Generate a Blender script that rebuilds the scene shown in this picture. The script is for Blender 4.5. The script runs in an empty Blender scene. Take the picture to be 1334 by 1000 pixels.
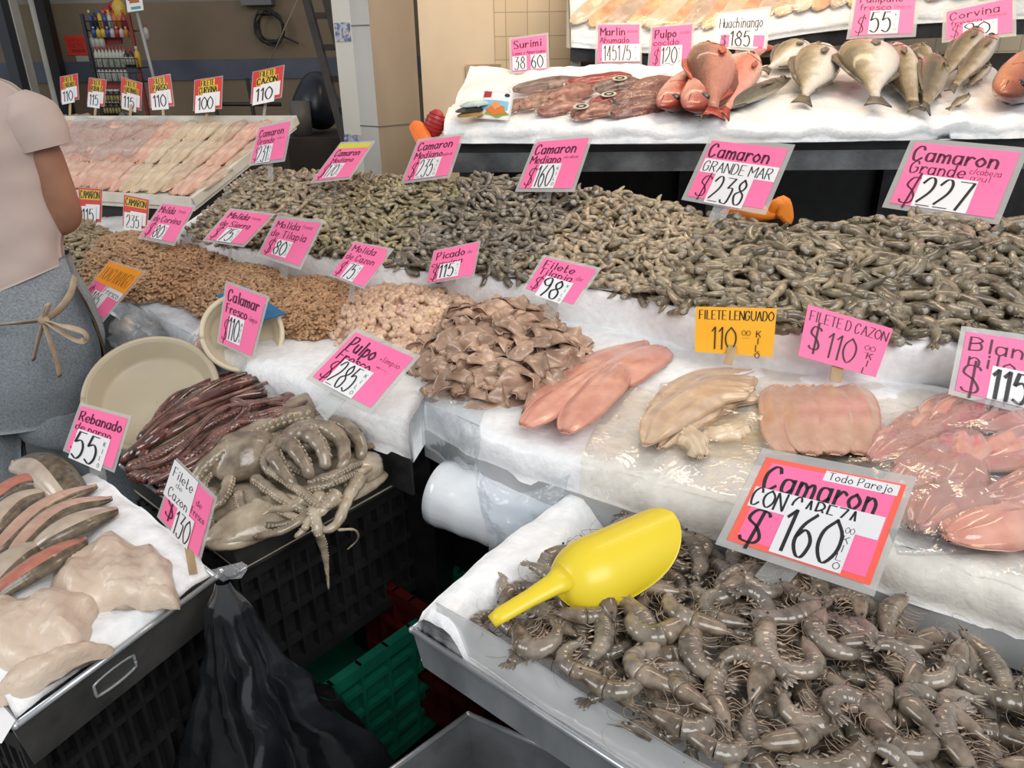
import bpy, bmesh, math, random
import numpy as np
from mathutils import Vector, Matrix, Euler

random.seed(7); RNG = np.random.default_rng(11)
SC = bpy.context.scene
COL = SC.collection
PI = math.pi

# ------------------------------------------------------------------ camera
PITCH, ROLL, CAMZ, FPX = math.radians(24.0), math.radians(1.0), 1.55, 1000.0
_F = np.array([0, math.cos(PITCH), -math.sin(PITCH)])
_R0 = np.array([1.0, 0, 0]); _U0 = np.array([0, math.sin(PITCH), math.cos(PITCH)])
_R = math.cos(ROLL)*_R0 - math.sin(ROLL)*_U0
_U = math.cos(ROLL)*_U0 + math.sin(ROLL)*_R0
CAM = np.array([0, 0, CAMZ])
cd = bpy.data.cameras.new('camera'); co = bpy.data.objects.new('camera', cd); COL.objects.link(co)
m = Matrix.Identity(4)
for i in range(3):
    m[i][0] = _R[i]; m[i][1] = _U[i]; m[i][2] = -_F[i]; m[i][3] = CAM[i]
co.matrix_world = m
cd.sensor_fit = 'HORIZONTAL'; cd.sensor_width = 36.0; cd.lens = 36.0*FPX/1334.0
cd.clip_start = 0.02; cd.clip_end = 100
SC.camera = co

# ------------------------------------------------------------------ world, lamps, exposure
SC.view_settings.view_transform = 'Standard'; SC.view_settings.look = 'None'
SC.view_settings.gamma = 1.0; SC.view_settings.use_curve_mapping = False
SC.view_settings.exposure = 0.46
wd = bpy.data.worlds.new('world'); SC.world = wd; wd.use_nodes = True
wd.node_tree.nodes['Background'].inputs[0].default_value = (0.92, 0.96, 1.0, 1)
wd.node_tree.nodes['Background'].inputs[1].default_value = 0.36
def area(name, loc, target, sx, sy, power, colr):
    ld = bpy.data.lights.new(name, 'AREA'); ld.shape = 'RECTANGLE'; ld.size = sx; ld.size_y = sy
    ld.energy = power; ld.color = colr
    o = bpy.data.objects.new(name, ld); COL.objects.link(o)
    o.location = loc
    o.rotation_euler = (Vector(target)-Vector(loc)).to_track_quat('-Z', 'Y').to_euler()
    return o
area('daylight_from_street', (1.2, -1.7, 3.6), (0.1, 1.5, 0.9), 3.2, 2.2, 88, (1.0, 0.985, 0.96))
area('daylight_from_side', (-3.6, 0.6, 2.9), (-0.6, 1.6, 0.9), 1.6, 1.6, 30, (1.0, 0.985, 0.96))
area('shop_lamp', (1.0, 2.15, 2.75), (0.95, 2.7, 1.3), 1.4, 0.3, 12, (1.0, 0.74, 0.48))
area('added_wall_fill', (0.6, 3.1, 2.7), (0.7, 4.0, 1.5), 1.8, 0.25, 15, (1.0, 0.76, 0.50))  # added unseen fill light, brightens the right wall and the top tray

# ------------------------------------------------------------------ pixel rays -> points of the place
def ray(u, v):
    return _F + (u-667.0)/FPX*_R + (500.0-v)/FPX*_U
def at(u, v, z):
    d = ray(u, v); return CAM + d*((z-CAMZ)/d[2])
def atd(u, v, t):
    return CAM + ray(u, v)*t
def aty(u, v, y):
    d = ray(u, v); return CAM + d*(y/d[1])
def depth(p):
    return float(np.dot(np.asarray(p)-CAM, _F))
def cr(pts, n=6, closed=False):
    """smooth curve through points"""
    P = np.asarray(pts, float)
    if len(P) < 3: return P
    if closed: Q = np.vstack([P[-1], P, P[0], P[1]])
    else: Q = np.vstack([2*P[0]-P[1], P, 2*P[-1]-P[-2]])
    out = []
    for i in range(1, len(Q)-2):
        p0, p1, p2, p3 = Q[i-1:i+3]
        for k in range(n):
            t = k/n
            out.append(0.5*((2*p1)+(-p0+p2)*t+(2*p0-5*p1+4*p2-p3)*t*t+(-p0+3*p1-3*p2+p3)*t**3))
    if not closed: out.append(P[-1])
    return np.array(out)
def resample(P, n):
    P = np.asarray(P, float); s = np.r_[0, np.cumsum(np.linalg.norm(np.diff(P, axis=0), axis=1))]
    q = np.linspace(0, s[-1], n)
    return np.stack([np.interp(q, s, P[:, k]) for k in range(P.shape[1])], 1)
# value noise in numpy (for shapes only)
_perm = np.random.default_rng(3).random((64, 64, 64))
def vnoise(p, sc):
    p = np.asarray(p, float)*sc; i = np.floor(p).astype(int); f = p-i; f = f*f*(3-2*f)
    r = 0
    for dx in (0, 1):
        for dy in (0, 1):
            for dz in (0, 1):
                w = (f[..., 0] if dx else 1-f[..., 0])*(f[..., 1] if dy else 1-f[..., 1])*(f[..., 2] if dz else 1-f[..., 2])
                r = r + w*_perm[(i[..., 0]+dx) % 64, (i[..., 1]+dy) % 64, (i[..., 2]+dz) % 64]
    return r*2-1
def fbm(p, sc, n=3):
    r = 0; a = 1.0
    for k in range(n): r = r+a*vnoise(np.asarray(p)+k*7.3, sc*2**k); a *= .5
    return r

# ------------------------------------------------------------------ mesh building
class B:
    def __init__(s): s.V = []; s.Q = []; s.T = []; s.n = 0; s.tint = []
    def add(s, V, F, m=0, tint=(1, 1, 1)):
        V = np.asarray(V, float).reshape(-1, 3); s.V.append(V)
        q = [f for f in F if len(f) == 4]; t = [f for f in F if len(f) == 3]
        if len(q): s.Q.append((np.asarray(q, int)+s.n, m))
        if len(t): s.T.append((np.asarray(t, int)+s.n, m))
        s.tint.append((len(V), tint)); s.n += len(V); return s
    def addnp(s, V, Q, T, mq, mt, tints):
        """many copies at once: V (N,v,3); per face material arrays"""
        N, v = V.shape[:2]; off = (np.arange(N)*v)[:, None, None]
        s.V.append(V.reshape(-1, 3))
        if len(Q): s.Q.append(((Q[None]+off).reshape(-1, 4)+s.n, np.tile(mq, N)))
        if len(T): s.T.append(((T[None]+off).reshape(-1, 3)+s.n, np.tile(mt, N)))
        s.tint.append((None, np.repeat(tints, v, axis=0))); s.n += N*v
    def arrays(s):
        V = np.vstack(s.V)
        Q = np.vstack([q for q, _ in s.Q]) if s.Q else np.zeros((0, 4), int)
        T = np.vstack([t for t, _ in s.T]) if s.T else np.zeros((0, 3), int)
        mq = np.concatenate([np.broadcast_to(np.asarray(m), (len(q),)) for q, m in s.Q]) if s.Q else np.zeros(0, int)
        mt = np.concatenate([np.broadcast_to(np.asarray(m), (len(t),)) for t, m in s.T]) if s.T else np.zeros(0, int)
        return V, Q, T, mq, mt
    def mesh(s, name, mats, base=(0, 0, 0), smooth=True, tint=False):
        V, Q, T, mq, mt = s.arrays(); V = V-np.asarray(base, float)
        me = bpy.data.meshes.new(name)
        me.vertices.add(len(V)); me.vertices.foreach_set('co', V.astype(np.float32).ravel())
        nl = len(Q)*4+len(T)*3; me.loops.add(nl)
        me.loops.foreach_set('vertex_index', np.r_[Q.ravel(), T.ravel()].astype(np.int32))
        me.polygons.add(len(Q)+len(T))
        ls = np.r_[np.arange(len(Q))*4, len(Q)*4+np.arange(len(T))*3].astype(np.int32)
        me.polygons.foreach_set('loop_start', ls)
        me.polygons.foreach_set('material_index', np.r_[mq, mt].astype(np.int32))
        me.polygons.foreach_set('use_smooth', np.full(len(ls), bool(smooth)))
        me.update(calc_edges=True)
        if tint:
            ta = np.vstack([np.tile(np.asarray(t, float), (k, 1)) if k is not None else t for k, t in s.tint])
            a = me.attributes.new('tint', 'FLOAT_COLOR', 'POINT')
            a.data.foreach_set('color', np.c_[ta, np.ones(len(ta))].astype(np.float32).ravel())
        for mt_ in (mats if isinstance(mats, (list, tuple)) else [mats]): me.materials.append(mt_)
        me.validate()
        return me

def tag(o, label=None, cat=None, group=None, kind=None):
    if label: o['label'] = label
    if cat: o['category'] = cat
    if group: o['group'] = group
    if kind: o['kind'] = kind
    return o
def obj(name, b, mats, parent=None, base=None, smooth=True, tint=False, autos=None):
    """one mesh object; vertices are world coordinates, stored about its base (its parent's base when it is a part)"""
    if parent is not None: base = np.array(parent['_b']) if '_b' in parent else np.zeros(3)
    if base is None: base = np.zeros(3)
    me = b.mesh(name, mats, base, smooth, tint) if isinstance(b, B) else b
    o = bpy.data.objects.new(name, me); COL.objects.link(o)
    if parent is not None:
        o.parent = parent; o['_b'] = [float(x) for x in base]
    else:
        o.location = [float(x) for x in base]; o['_b'] = [float(x) for x in base]
    if autos:
        md = o.modifiers.new('ws', 'BEVEL'); md.width = autos; md.segments = 2; md.limit_method = 'ANGLE'
        md.angle_limit = math.radians(50); md.harden_normals = False
    return o
def empty(name, base, label=None, cat=None, group=None):
    o = bpy.data.objects.new(name, None); COL.objects.link(o); o.location = [float(x) for x in base]
    o.empty_display_size = .02; o['_b'] = [float(x) for x in base]
    return tag(o, label, cat, group)
def copy_tree(o, parent=None):
    c = o.copy(); COL.objects.link(c)
    if parent is not None: c.parent = parent
    for ch in o.children: copy_tree(ch, c)
    return c

# --- shape generators: return V, F
def tube(P, r, sides=8, flat=1.0, up=None, caps=True):
    """swept tube; r scalar or per point; flat = ratio of the second radius (per point or scalar)"""
    P = np.asarray(P, float); n = len(P)
    r = np.broadcast_to(np.asarray(r, float), (n,)); fl = np.broadcast_to(np.asarray(flat, float), (n,))
    T = np.gradient(P, axis=0); T /= np.linalg.norm(T, axis=1)[:, None]+1e-12
    a = np.array(up, float) if up is not None else (np.array([0, 0, 1.0]) if abs(T[0][2]) < .9 else np.array([1.0, 0, 0]))
    V = []; N = None
    for i in range(n):
        if up is not None or N is None: N = a-T[i]*np.dot(a, T[i])
        else: N = N-T[i]*np.dot(N, T[i])
        N = N/(np.linalg.norm(N)+1e-12); Bn = np.cross(T[i], N)
        th = np.arange(sides)*2*PI/sides
        V.append(P[i]+r[i]*(np.cos(th)[:, None]*N*fl[i]+np.sin(th)[:, None]*Bn))
    V = np.vstack(V); F = []
    for i in range(n-1):
        for k in range(sides):
            k2 = (k+1) % sides
            F.append((i*sides+k, (i+1)*sides+k, (i+1)*sides+k2, i*sides+k2)[::-1])
    if caps:
        V = np.vstack([V, P[0], P[-1]]); c0, c1 = n*sides, n*sides+1
        for k in range(sides):
            k2 = (k+1) % sides
            F.append((c0, k, k2)[::-1]); F.append((c1, (n-1)*sides+k2, (n-1)*sides+k)[::-1])
    return V, F
def ball(c, r, nu=10, nv=7, R=None):
    r = np.broadcast_to(np.asarray(r, float), (3,)); V = [(0, 0, 1)]
    for i in range(1, nv):
        p = PI*i/nv
        for k in range(nu):
            q = 2*PI*k/nu; V.append((math.sin(p)*math.cos(q), math.sin(p)*math.sin(q), math.cos(p)))
    V.append((0, 0, -1)); V = np.array(V)*r
    if R is not None: V = V@np.asarray(R).T
    F = []
    for k in range(nu): F.append((0, 1+k, 1+(k+1) % nu))
    for i in range(nv-2):
        for k in range(nu):
            a = 1+i*nu; F.append((a+k, a+nu+k, a+nu+(k+1) % nu, a+(k+1) % nu))
    L = len(V)-1; a = 1+(nv-2)*nu
    for k in range(nu): F.append((a+k, L, a+(k+1) % nu))
    return V+np.asarray(c, float), F
def box8(P):
    """8 corners: bottom ring 0-3, top ring 4-7"""
    return np.asarray(P, float), [(3, 2, 1, 0), (4, 5, 6, 7), (0, 1, 5, 4), (1, 2, 6, 5), (2, 3, 7, 6), (3, 0, 4, 7)]
def box(lo, hi, R=None, c=None):
    x0, y0, z0 = lo; x1, y1, z1 = hi
    P = np.array([(x0, y0, z0), (x1, y0, z0), (x1, y1, z0), (x0, y1, z0), (x0, y0, z1), (x1, y0, z1), (x1, y1, z1), (x0, y1, z1)], float)
    if R is not None: P = P@np.asarray(R).T
    if c is not None: P = P+np.asarray(c)
    return box8(P)
def bar(p, q, w, h, up=(0, 0, 1)):
    """rectangular bar from p to q"""
    p, q = np.asarray(p, float), np.asarray(q, float); t = (q-p)/np.linalg.norm(q-p); u = np.asarray(up, float)
    s = np.cross(t, u); s /= np.linalg.norm(s); u = np.cross(s, t)
    P = [p-s*w/2-u*h/2, p+s*w/2-u*h/2, q+s*w/2-u*h/2, q-s*w/2-u*h/2]
    return box8(P+[x+u*h for x in P])
def prism(poly, z0, z1):
    poly = np.asarray(poly, float); n = len(poly)
    V = np.vstack([np.c_[poly[:, :2], np.full(n, z0)], np.c_[poly[:, :2], np.full(n, z1)]])
    return V, n
def grid(G):
    """G (n,m,3) -> V,F"""
    n, m = G.shape[:2]
    i, j = np.meshgrid(np.arange(n-1), np.arange(m-1), indexing='ij'); a = (i*m+j).ravel()
    return G.reshape(-1, 3), np.stack([a, a+m, a+m+1, a+1], 1).tolist()
def shell(G, H):
    """closed skin between two grids of the same size"""
    n, m = G.shape[:2]; V1, F1 = grid(G); V2, F2 = grid(H); k = n*m
    F = [f[::-1] for f in F1]+[tuple(x+k for x in f) for f in F2]
    ed = [(i*m, (i+1)*m) for i in range(n-1)]+[((n-1)*m+j, (n-1)*m+j+1) for j in range(m-1)]
    ed += [((i+1)*m+m-1, i*m+m-1) for i in range(n-1)]+[(j+1, j) for j in range(m-1)]
    F += [(a, b, b+k, a+k)[::-1] for a, b in ed]
    return np.vstack([V1, V2]), F
def rotz(a): c, s = math.cos(a), math.sin(a); return np.array([(c, -s, 0), (s, c, 0), (0, 0, 1.0)])
def rotx(a): c, s = math.cos(a), math.sin(a); return np.array([(1.0, 0, 0), (0, c, -s), (0, s, c)])
def roty(a): c, s = math.cos(a), math.sin(a); return np.array([(c, 0, s), (0, 1.0, 0), (-s, 0, c)])
def frame(x, zhint=(0, 0, 1)):
    x = np.asarray(x, float); x = x/np.linalg.norm(x); z = np.asarray(zhint, float); z = z-x*np.dot(x, z); z /= np.linalg.norm(z)
    return np.stack([x, np.cross(z, x), z], 1)
def setm(o, R, p, s=1.0):
    M = Matrix.Identity(4); S = np.broadcast_to(np.asarray(s, float), (3,))
    for i in range(3):
        for j in range(3): M[i][j] = float(R[i][j]*S[j])
        M[i][3] = float(p[i])
    o.matrix_world = M; return o

# ------------------------------------------------------------------ materials
def mat(name, c1, c2=None, sc=20.0, rough=.5, bump=0, bsc=60.0, metal=0, coat=0, sss=0, sssr=.01, stretch=None, det=4,
        c3=None, c3pos=.75, tint=False, objcol=False, rnd=0, trans=0, lo=.35, hi=.65, spec=.5, coord='Object', ior=None):
    M = bpy.data.materials.new(name); M.use_nodes = True; nt = M.node_tree; N = nt.nodes; L = nt.links
    p = N['Principled BSDF']; p.inputs['Roughness'].default_value = rough; p.inputs['Metallic'].default_value = metal
    p.inputs['Specular IOR Level'].default_value = spec
    if coat: p.inputs['Coat Weight'].default_value = coat; p.inputs['Coat Roughness'].default_value = .12
    if sss:
        p.inputs['Subsurface Weight'].default_value = sss; p.inputs['Subsurface Radius'].default_value = (sssr, sssr*.7, sssr*.5)
        p.inputs['Subsurface Scale'].default_value = 1.0
    if trans: p.inputs['Transmission Weight'].default_value = trans
    if ior: p.inputs['IOR'].default_value = ior
    tc = N.new('ShaderNodeTexCoord'); src = tc.outputs[coord]
    if stretch:
        mp = N.new('ShaderNodeMapping'); mp.inputs['Scale'].default_value = stretch; L.new(src, mp.inputs[0]); vec = mp.outputs[0]
    else: vec = src
    if c2 is not None:
        nz = N.new('ShaderNodeTexNoise'); nz.inputs['Scale'].default_value = sc; nz.inputs['Detail'].default_value = det
        L.new(vec, nz.inputs['Vector'])
        rp = N.new('ShaderNodeValToRGB'); e = rp.color_ramp.elements
        e[0].position = lo; e[0].color = (*c1, 1); e[1].position = hi; e[1].color = (*c2, 1)
        if c3 is not None: x = e.new(c3pos); x.color = (*c3, 1)
        L.new(nz.outputs[0], rp.inputs[0]); out = rp.outputs[0]
    else:
        rg = N.new('ShaderNodeRGB'); rg.outputs[0].default_value = (*c1, 1); out = rg.outputs[0]
    def mul(a, b):
        mx = N.new('ShaderNodeMix'); mx.data_type = 'RGBA'; mx.blend_type = 'MULTIPLY'; mx.inputs[0].default_value = 1
        L.new(a, mx.inputs[6]); L.new(b, mx.inputs[7]); return mx.outputs[2]
    if tint:
        at_ = N.new('ShaderNodeAttribute'); at_.attribute_name = 'tint'; out = mul(out, at_.outputs['Color'])
    if objcol:
        oi = N.new('ShaderNodeObjectInfo'); out = mul(out, oi.outputs['Color'])
    if rnd:
        oi = N.new('ShaderNodeObjectInfo'); hs = N.new('ShaderNodeHueSaturation')
        mr = N.new('ShaderNodeMapRange'); mr.inputs[3].default_value = 1-rnd; mr.inputs[4].default_value = 1+rnd
        L.new(oi.outputs['Random'], mr.inputs[0]); L.new(mr.outputs[0], hs.inputs['Value']); L.new(out, hs.inputs['Color']); out = hs.outputs[0]
    L.new(out, p.inputs['Base Color'])
    if bump:
        nb = N.new('ShaderNodeTexNoise'); nb.inputs['Scale'].default_value = bsc; nb.inputs['Detail'].default_value = 5
        L.new(vec, nb.inputs['Vector'])
        bp = N.new('ShaderNodeBump'); bp.inputs['Strength'].default_value = bump; bp.inputs['Distance'].default_value = .004
        L.new(nb.outputs[0], bp.inputs['Height']); L.new(bp.outputs[0], p.inputs['Normal'])
    return M
def film(name, colr=(1, 1, 1), amount=.16, rough=.08, bump=.5, bsc=25.0, milk=0.0):
    """thin clear plastic: see-through with a glossy, wrinkled face"""
    M = bpy.data.materials.new(name); M.use_nodes = True; nt = M.node_tree; N = nt.nodes; L = nt.links
    N.remove(N['Principled BSDF']); o = N['Material Output']
    tr = N.new('ShaderNodeBsdfTransparent'); tr.inputs[0].default_value = (*colr, 1)
    gl = N.new('ShaderNodeBsdfGlossy'); gl.inputs['Roughness'].default_value = rough
    fr = N.new('ShaderNodeFresnel'); fr.inputs['IOR'].default_value = 1.5
    ad = N.new('ShaderNodeMath'); ad.operation = 'MULTIPLY_ADD'; ad.inputs[1].default_value = .20; ad.inputs[2].default_value = amount*.35; ad.use_clamp = True
    L.new(fr.outputs[0], ad.inputs[0])
    mx = N.new('ShaderNodeMixShader'); L.new(ad.outputs[0], mx.inputs[0]); L.new(tr.outputs[0], mx.inputs[1]); L.new(gl.outputs[0], mx.inputs[2])
    tc = N.new('ShaderNodeTexCoord'); nb = N.new('ShaderNodeTexNoise'); nb.inputs['Scale'].default_value = bsc; nb.inputs['Detail'].default_value = 3
    nb.inputs['Distortion'].default_value = 1.5
    L.new(tc.outputs['Object'], nb.inputs['Vector'])
    bp = N.new('ShaderNodeBump'); bp.inputs['Strength'].default_value = bump*.5; bp.inputs['Distance'].default_value = .01
    L.new(nb.outputs[0], bp.inputs['Height']); L.new(bp.outputs[0], gl.inputs['Normal']); L.new(bp.outputs[0], fr.inputs['Normal'])
    last = mx.outputs[0]
    if milk:
        df = N.new('ShaderNodeBsdfDiffuse'); df.inputs[0].default_value = (.85, .86, .87, 1)
        m2 = N.new('ShaderNodeMixShader'); m2.inputs[0].default_value = milk; L.new(last, m2.inputs[1]); L.new(df.outputs[0], m2.inputs[2]); last = m2.outputs[0]
    L.new(last, o.inputs['Surface'])
    return M
def srgb(r, g, b):
    f = lambda c: (c/255/12.92) if c/255 <= .04045 else ((c/255+.055)/1.055)**2.4
    return (f(r), f(g), f(b))
# ================================================================== MATERIALS
ICE = mat('crushed_ice', (.80, .815, .835), (.90, .91, .92), 60, .36, .40, 110, sss=.0, coat=.25, det=5)
STEEL = mat('galvanised_steel', (.20, .215, .23), (.34, .355, .37), 14, .30, .12, 120, metal=.35, stretch=(1, 1, .3))
RIMST = mat('bright_worn_rim', (.42, .44, .46), (.58, .60, .62), 20, .25, metal=.6)
STEELW = mat('worn_steel', (.075, .08, .085), (.20, .21, .22), 9, .38, .2, 80, metal=.4, det=6)
DARKMETAL = mat('dark_wet_metal', (.020, .021, .023), (.055, .056, .06), 16, .38, .15, 60, metal=.4)
GREYTRAY = mat('grey_plastic_tray', (.36, .37, .38), (.46, .47, .48), 10, .45)
BLACKP = mat('black_plastic', (.008, .008, .009), (.018, .018, .02), 20, .42, .1, 90)
WHITEP = mat('white_tray_plastic', (.62, .58, .50), (.74, .71, .64), 12, .4)
BEIGE = mat('beige_tub_plastic', (.42, .355, .25), (.50, .43, .31), 6, .42, .05, 40, lo=.3, hi=.7)
PINKCARD = mat('pink_card', (.93, .16, .36), (.97, .19, .41), 4, .5)
REDCARD = mat('red_card', (.60, .035, .03), (.68, .05, .045), 4, .45)
ORANGECARD = mat('orange_card', (.95, .33, .02), (.97, .38, .04), 4, .45)
YELLOWCARD = mat('yellow_card', (.95, .45, .02), (.98, .52, .05), 5, .4)
WHITECARD = mat('white_card', (.76, .76, .78), (.82, .82, .84), 6, .5)
CORAL = mat('coral_border', (.96, .13, .09), None, rough=.5)
LIME = mat('lime_strip', (.62, .60, .05), None, rough=.5)
INKY = mat('yellow_label', (.70, .47, .04), None, rough=.5)
INK = mat('black_marker', (.012, .011, .014), None, rough=.5)
INKP = mat('plum_marker', (.075, .006, .035), None, rough=.5)
SLEEVE = film('laminate_sleeve', (.86, .84, .80), .05, .12, .08, 12, milk=.30)
CLEAR = film('clear_film', (.97, .98, .99), .05, .10, .9, 22)
BAGCLEAR = film('clear_bag_film', (.93, .95, .97), .07, .10, 1.0, 30, milk=.10)
CLEARSTAKE = film('clear_plastic_stake', (.92, .93, .92), .06, .1, .1, 10, milk=.22)
WOOD = mat('stake_wood', (.33, .22, .11), (.47, .34, .19), 30, .6, stretch=(1, 1, .1))

# ================================================================== THE SETTING
FLOOR = mat('wet_dark_floor', (.022, .022, .022), (.045, .043, .040), 3, .35, .2, 30)
def structure(name, b, m, **k):
    o = obj(name, b, m, **k); o['kind'] = 'structure'; return o
structure('floor', B().add(*box((-7, -1.5, -.1), (5, 7, 0))), FLOOR, smooth=False)
WALLB = mat('brown_painted_wall', (.165, .122, .078), (.205, .155, .10), 2.2, .75, .15, 25, det=6)
YB = 5.7
structure('wall_back', B().add(*box((-3.66, YB, 0), (-.35, YB+.15, 1.83))), WALLB, smooth=False)
structure('wall_back_upper', B().add(*box((-3.66, YB+.012, 1.83), (-.35, YB+.15, 3.0))), mat('grey_upper_wall', (.19, .175, .155), (.26, .24, .21), 3, .8), smooth=False)
structure('trim_1', B().add(*box((-3.66, YB-.012, 1.345), (-.35, YB-.001, 1.475))), mat('blue_band', (.060, .068, .105), (.085, .094, .135), 6, .5), smooth=False)
# right hand wall: plaster, then tiles
PL = mat('cream_plaster', (.62, .50, .36), (.72, .60, .45), 2.5, .7, .2, 18, c3=(.44, .33, .21), c3pos=.8, det=6)
YT = 4.1
xL = float(aty(547, 60, YT)[0]); xT = float(aty(645, 60, YT)[0])
structure('wall_right', B().add(*box((xL, YT, 0), (xT, YT+.15, 3.0))), PL, smooth=False)
TILE = bpy.data.materials.new('cream_wall_tile'); TILE.use_nodes = True
def _tile():
    nt = TILE.node_tree; N = nt.nodes; L = nt.links; p = N['Principled BSDF']; p.inputs['Roughness'].default_value = .25
    tc = N.new('ShaderNodeTexCoord'); mp = N.new('ShaderNodeMapping'); mp.inputs['Rotation'].default_value = (PI/2, 0, 0)
    L.new(tc.outputs['Object'], mp.inputs[0])
    br = N.new('ShaderNodeTexBrick'); br.offset = 0; br.inputs['Scale'].default_value = 1
    br.inputs['Brick Width'].default_value = .105; br.inputs['Row Height'].default_value = .105; br.inputs['Mortar Size'].default_value = .0022
    br.inputs['Color1'].default_value = (.62, .50, .34, 1); br.inputs['Color2'].default_value = (.67, .55, .385, 1); br.inputs['Mortar'].default_value = (.40, .31, .20, 1)
    L.new(mp.outputs[0], br.inputs['Vector']); L.new(br.outputs['Color'], p.inputs['Base Color'])
    bp = N.new('ShaderNodeBump'); bp.inputs['Strength'].default_value = .3; bp.inputs['Distance'].default_value = .003; bp.invert = True
    L.new(br.outputs['Fac'], bp.inputs['Height']); L.new(bp.outputs[0], p.inputs['Normal'])
_tile()
structure('wall_right_tiled', B().add(*box((xT, YT-.008, 0), (3.4, YT+.15, 3.0))), TILE, smooth=False)
# rough patch where the plaster has come away
pa, pb = aty(607, 84, YT), aty(654, 160, YT)
structure('trim_2', B().add(*box((pa[0], YT-.02, pb[2]-.5), (pb[0], YT-.0085, pa[2]))), mat('bare_plaster', (.36, .28, .18), (.50, .41, .28), 9, .85, .4, 30, det=7), smooth=False)
# marble pillar: two faces
MARB = mat('grey_marble', (.40, .385, .36), (.56, .54, .51), 3.2, .3, stretch=(1, 1, .35), det=8, c3=(.66, .65, .63), c3pos=.7)
MARB2 = mat('tan_marble', (.26, .205, .145), (.36, .29, .21), 3, .35, stretch=(1, 1, .4), det=8, c3=(.43, .36, .28), c3pos=.75)
tP = 3.05
pA, pC, pE = atd(437, 60, tP+.10), atd(484, 60, tP), atd(542, 60, tP+.12)
def pil(p, q, th, z0, z1, mt, name):
    p, q = np.array(p), np.array(q); d = (q-p)[:2]/np.linalg.norm((q-p)[:2]); n = np.array([-d[1], d[0]])
    P = [np.r_[x, z0] for x in (p[:2], q[:2], q[:2]+n*th, p[:2]+n*th)]
    return structure(name, B().add(*box8(P+[np.r_[x[:2], z1] for x in P])), mt, smooth=False)
pil(pA, pC-(pC-pA)*.5, .25, 0, 3, mat('white_marble', (.58, .55, .49), (.68, .65, .58), 3, .3, stretch=(1, 1, .4), det=6), 'trim_3')
pil(pA+(pC-pA)*.5, pC, .25, 0, 3, MARB, 'trim_4')
pil(pC, pE, .22, 0, 3, MARB2, 'trim_5')
for zz in (1.62, 1.24):      # slab joints of the marble cladding
    q0, q1 = pA+(pC-pA)*.5, pC
    n = np.array([q1[1]-q0[1], -(q1[0]-q0[0]), 0]); n /= np.linalg.norm(n)
    o_ = n*.0015
    b = B().add(*bar(np.r_[(q0+o_)[:2], zz], np.r_[(q1+o_)[:2], zz], .003, .004))
    n2 = np.array([pE[1]-pC[1], -(pE[0]-pC[0]), 0]); n2 /= np.linalg.norm(n2)
    if zz < 1.3: b.add(*bar(np.r_[(pC+n2*.0015)[:2], zz], np.r_[(pE+n2*.0015)[:2], zz], .003, .004))
    structure('trim_6' if zz > 1.5 else 'trim_7', b, mat('slab_joint', (.16, .14, .12)), smooth=False)
# blue patterned tiles let into the pillar
BLUET = mat('blue_patterned_tile', (.10, .13, .28), (.55, .56, .58), 55, .3, det=3, lo=.42, hi=.58, c3=(.42, .26, .20), c3pos=.68)
for k, (v0, v1, f0, f1) in enumerate(((29, 54, .05, .46), (176, 190, .0, .5))):
    z0 = aty(450, v1, (pA[1]+pC[1])/2)[2]; z1 = aty(450, v0, (pA[1]+pC[1])/2)[2]
    q0, q1 = pA+(pC-pA)*f0, pA+(pC-pA)*f1
    n = np.array([q1[1]-q0[1], -(q1[0]-q0[0]), 0]); n /= np.linalg.norm(n)
    o = structure('trim_%d' % (8+k), B().add(*box8([np.r_[(x+n*e)[:2], z] for z in (z0, z1) for x, e in ((q0, .004), (q1, .004), (q1, -.002), (q0, -.002))])), BLUET, smooth=False)
# door post and pipe at the far left
post = mat('pale_door_post', (.40, .38, .34), (.50, .48, .43), 8, .6)
for name, (u0, v0, u1, v1), y, w, mt in (('trim_10', (14, 35, 41, 140), 5.2, .11, post), ('trim_11', (3, 20, 29, 118), 5.0, .06, mat('dark_door_frame', (.03, .035, .045))),
                                         ('trim_12', (62, 20, 84, 140), 5.55, .06, mat('dark_pipe', (.012, .010, .009))), ('trim_13', (55, 20, 77, 140), 5.6, .06, post)):
    a, b_ = aty(u0, v0, y), aty(u1, v1, y); x = (a[0]+b_[0])/2
    structure(name, B().add(*box((x-w/2, y-.04, 0), (x+w/2, y+.04, 3.0))), mt, smooth=False)

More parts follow.
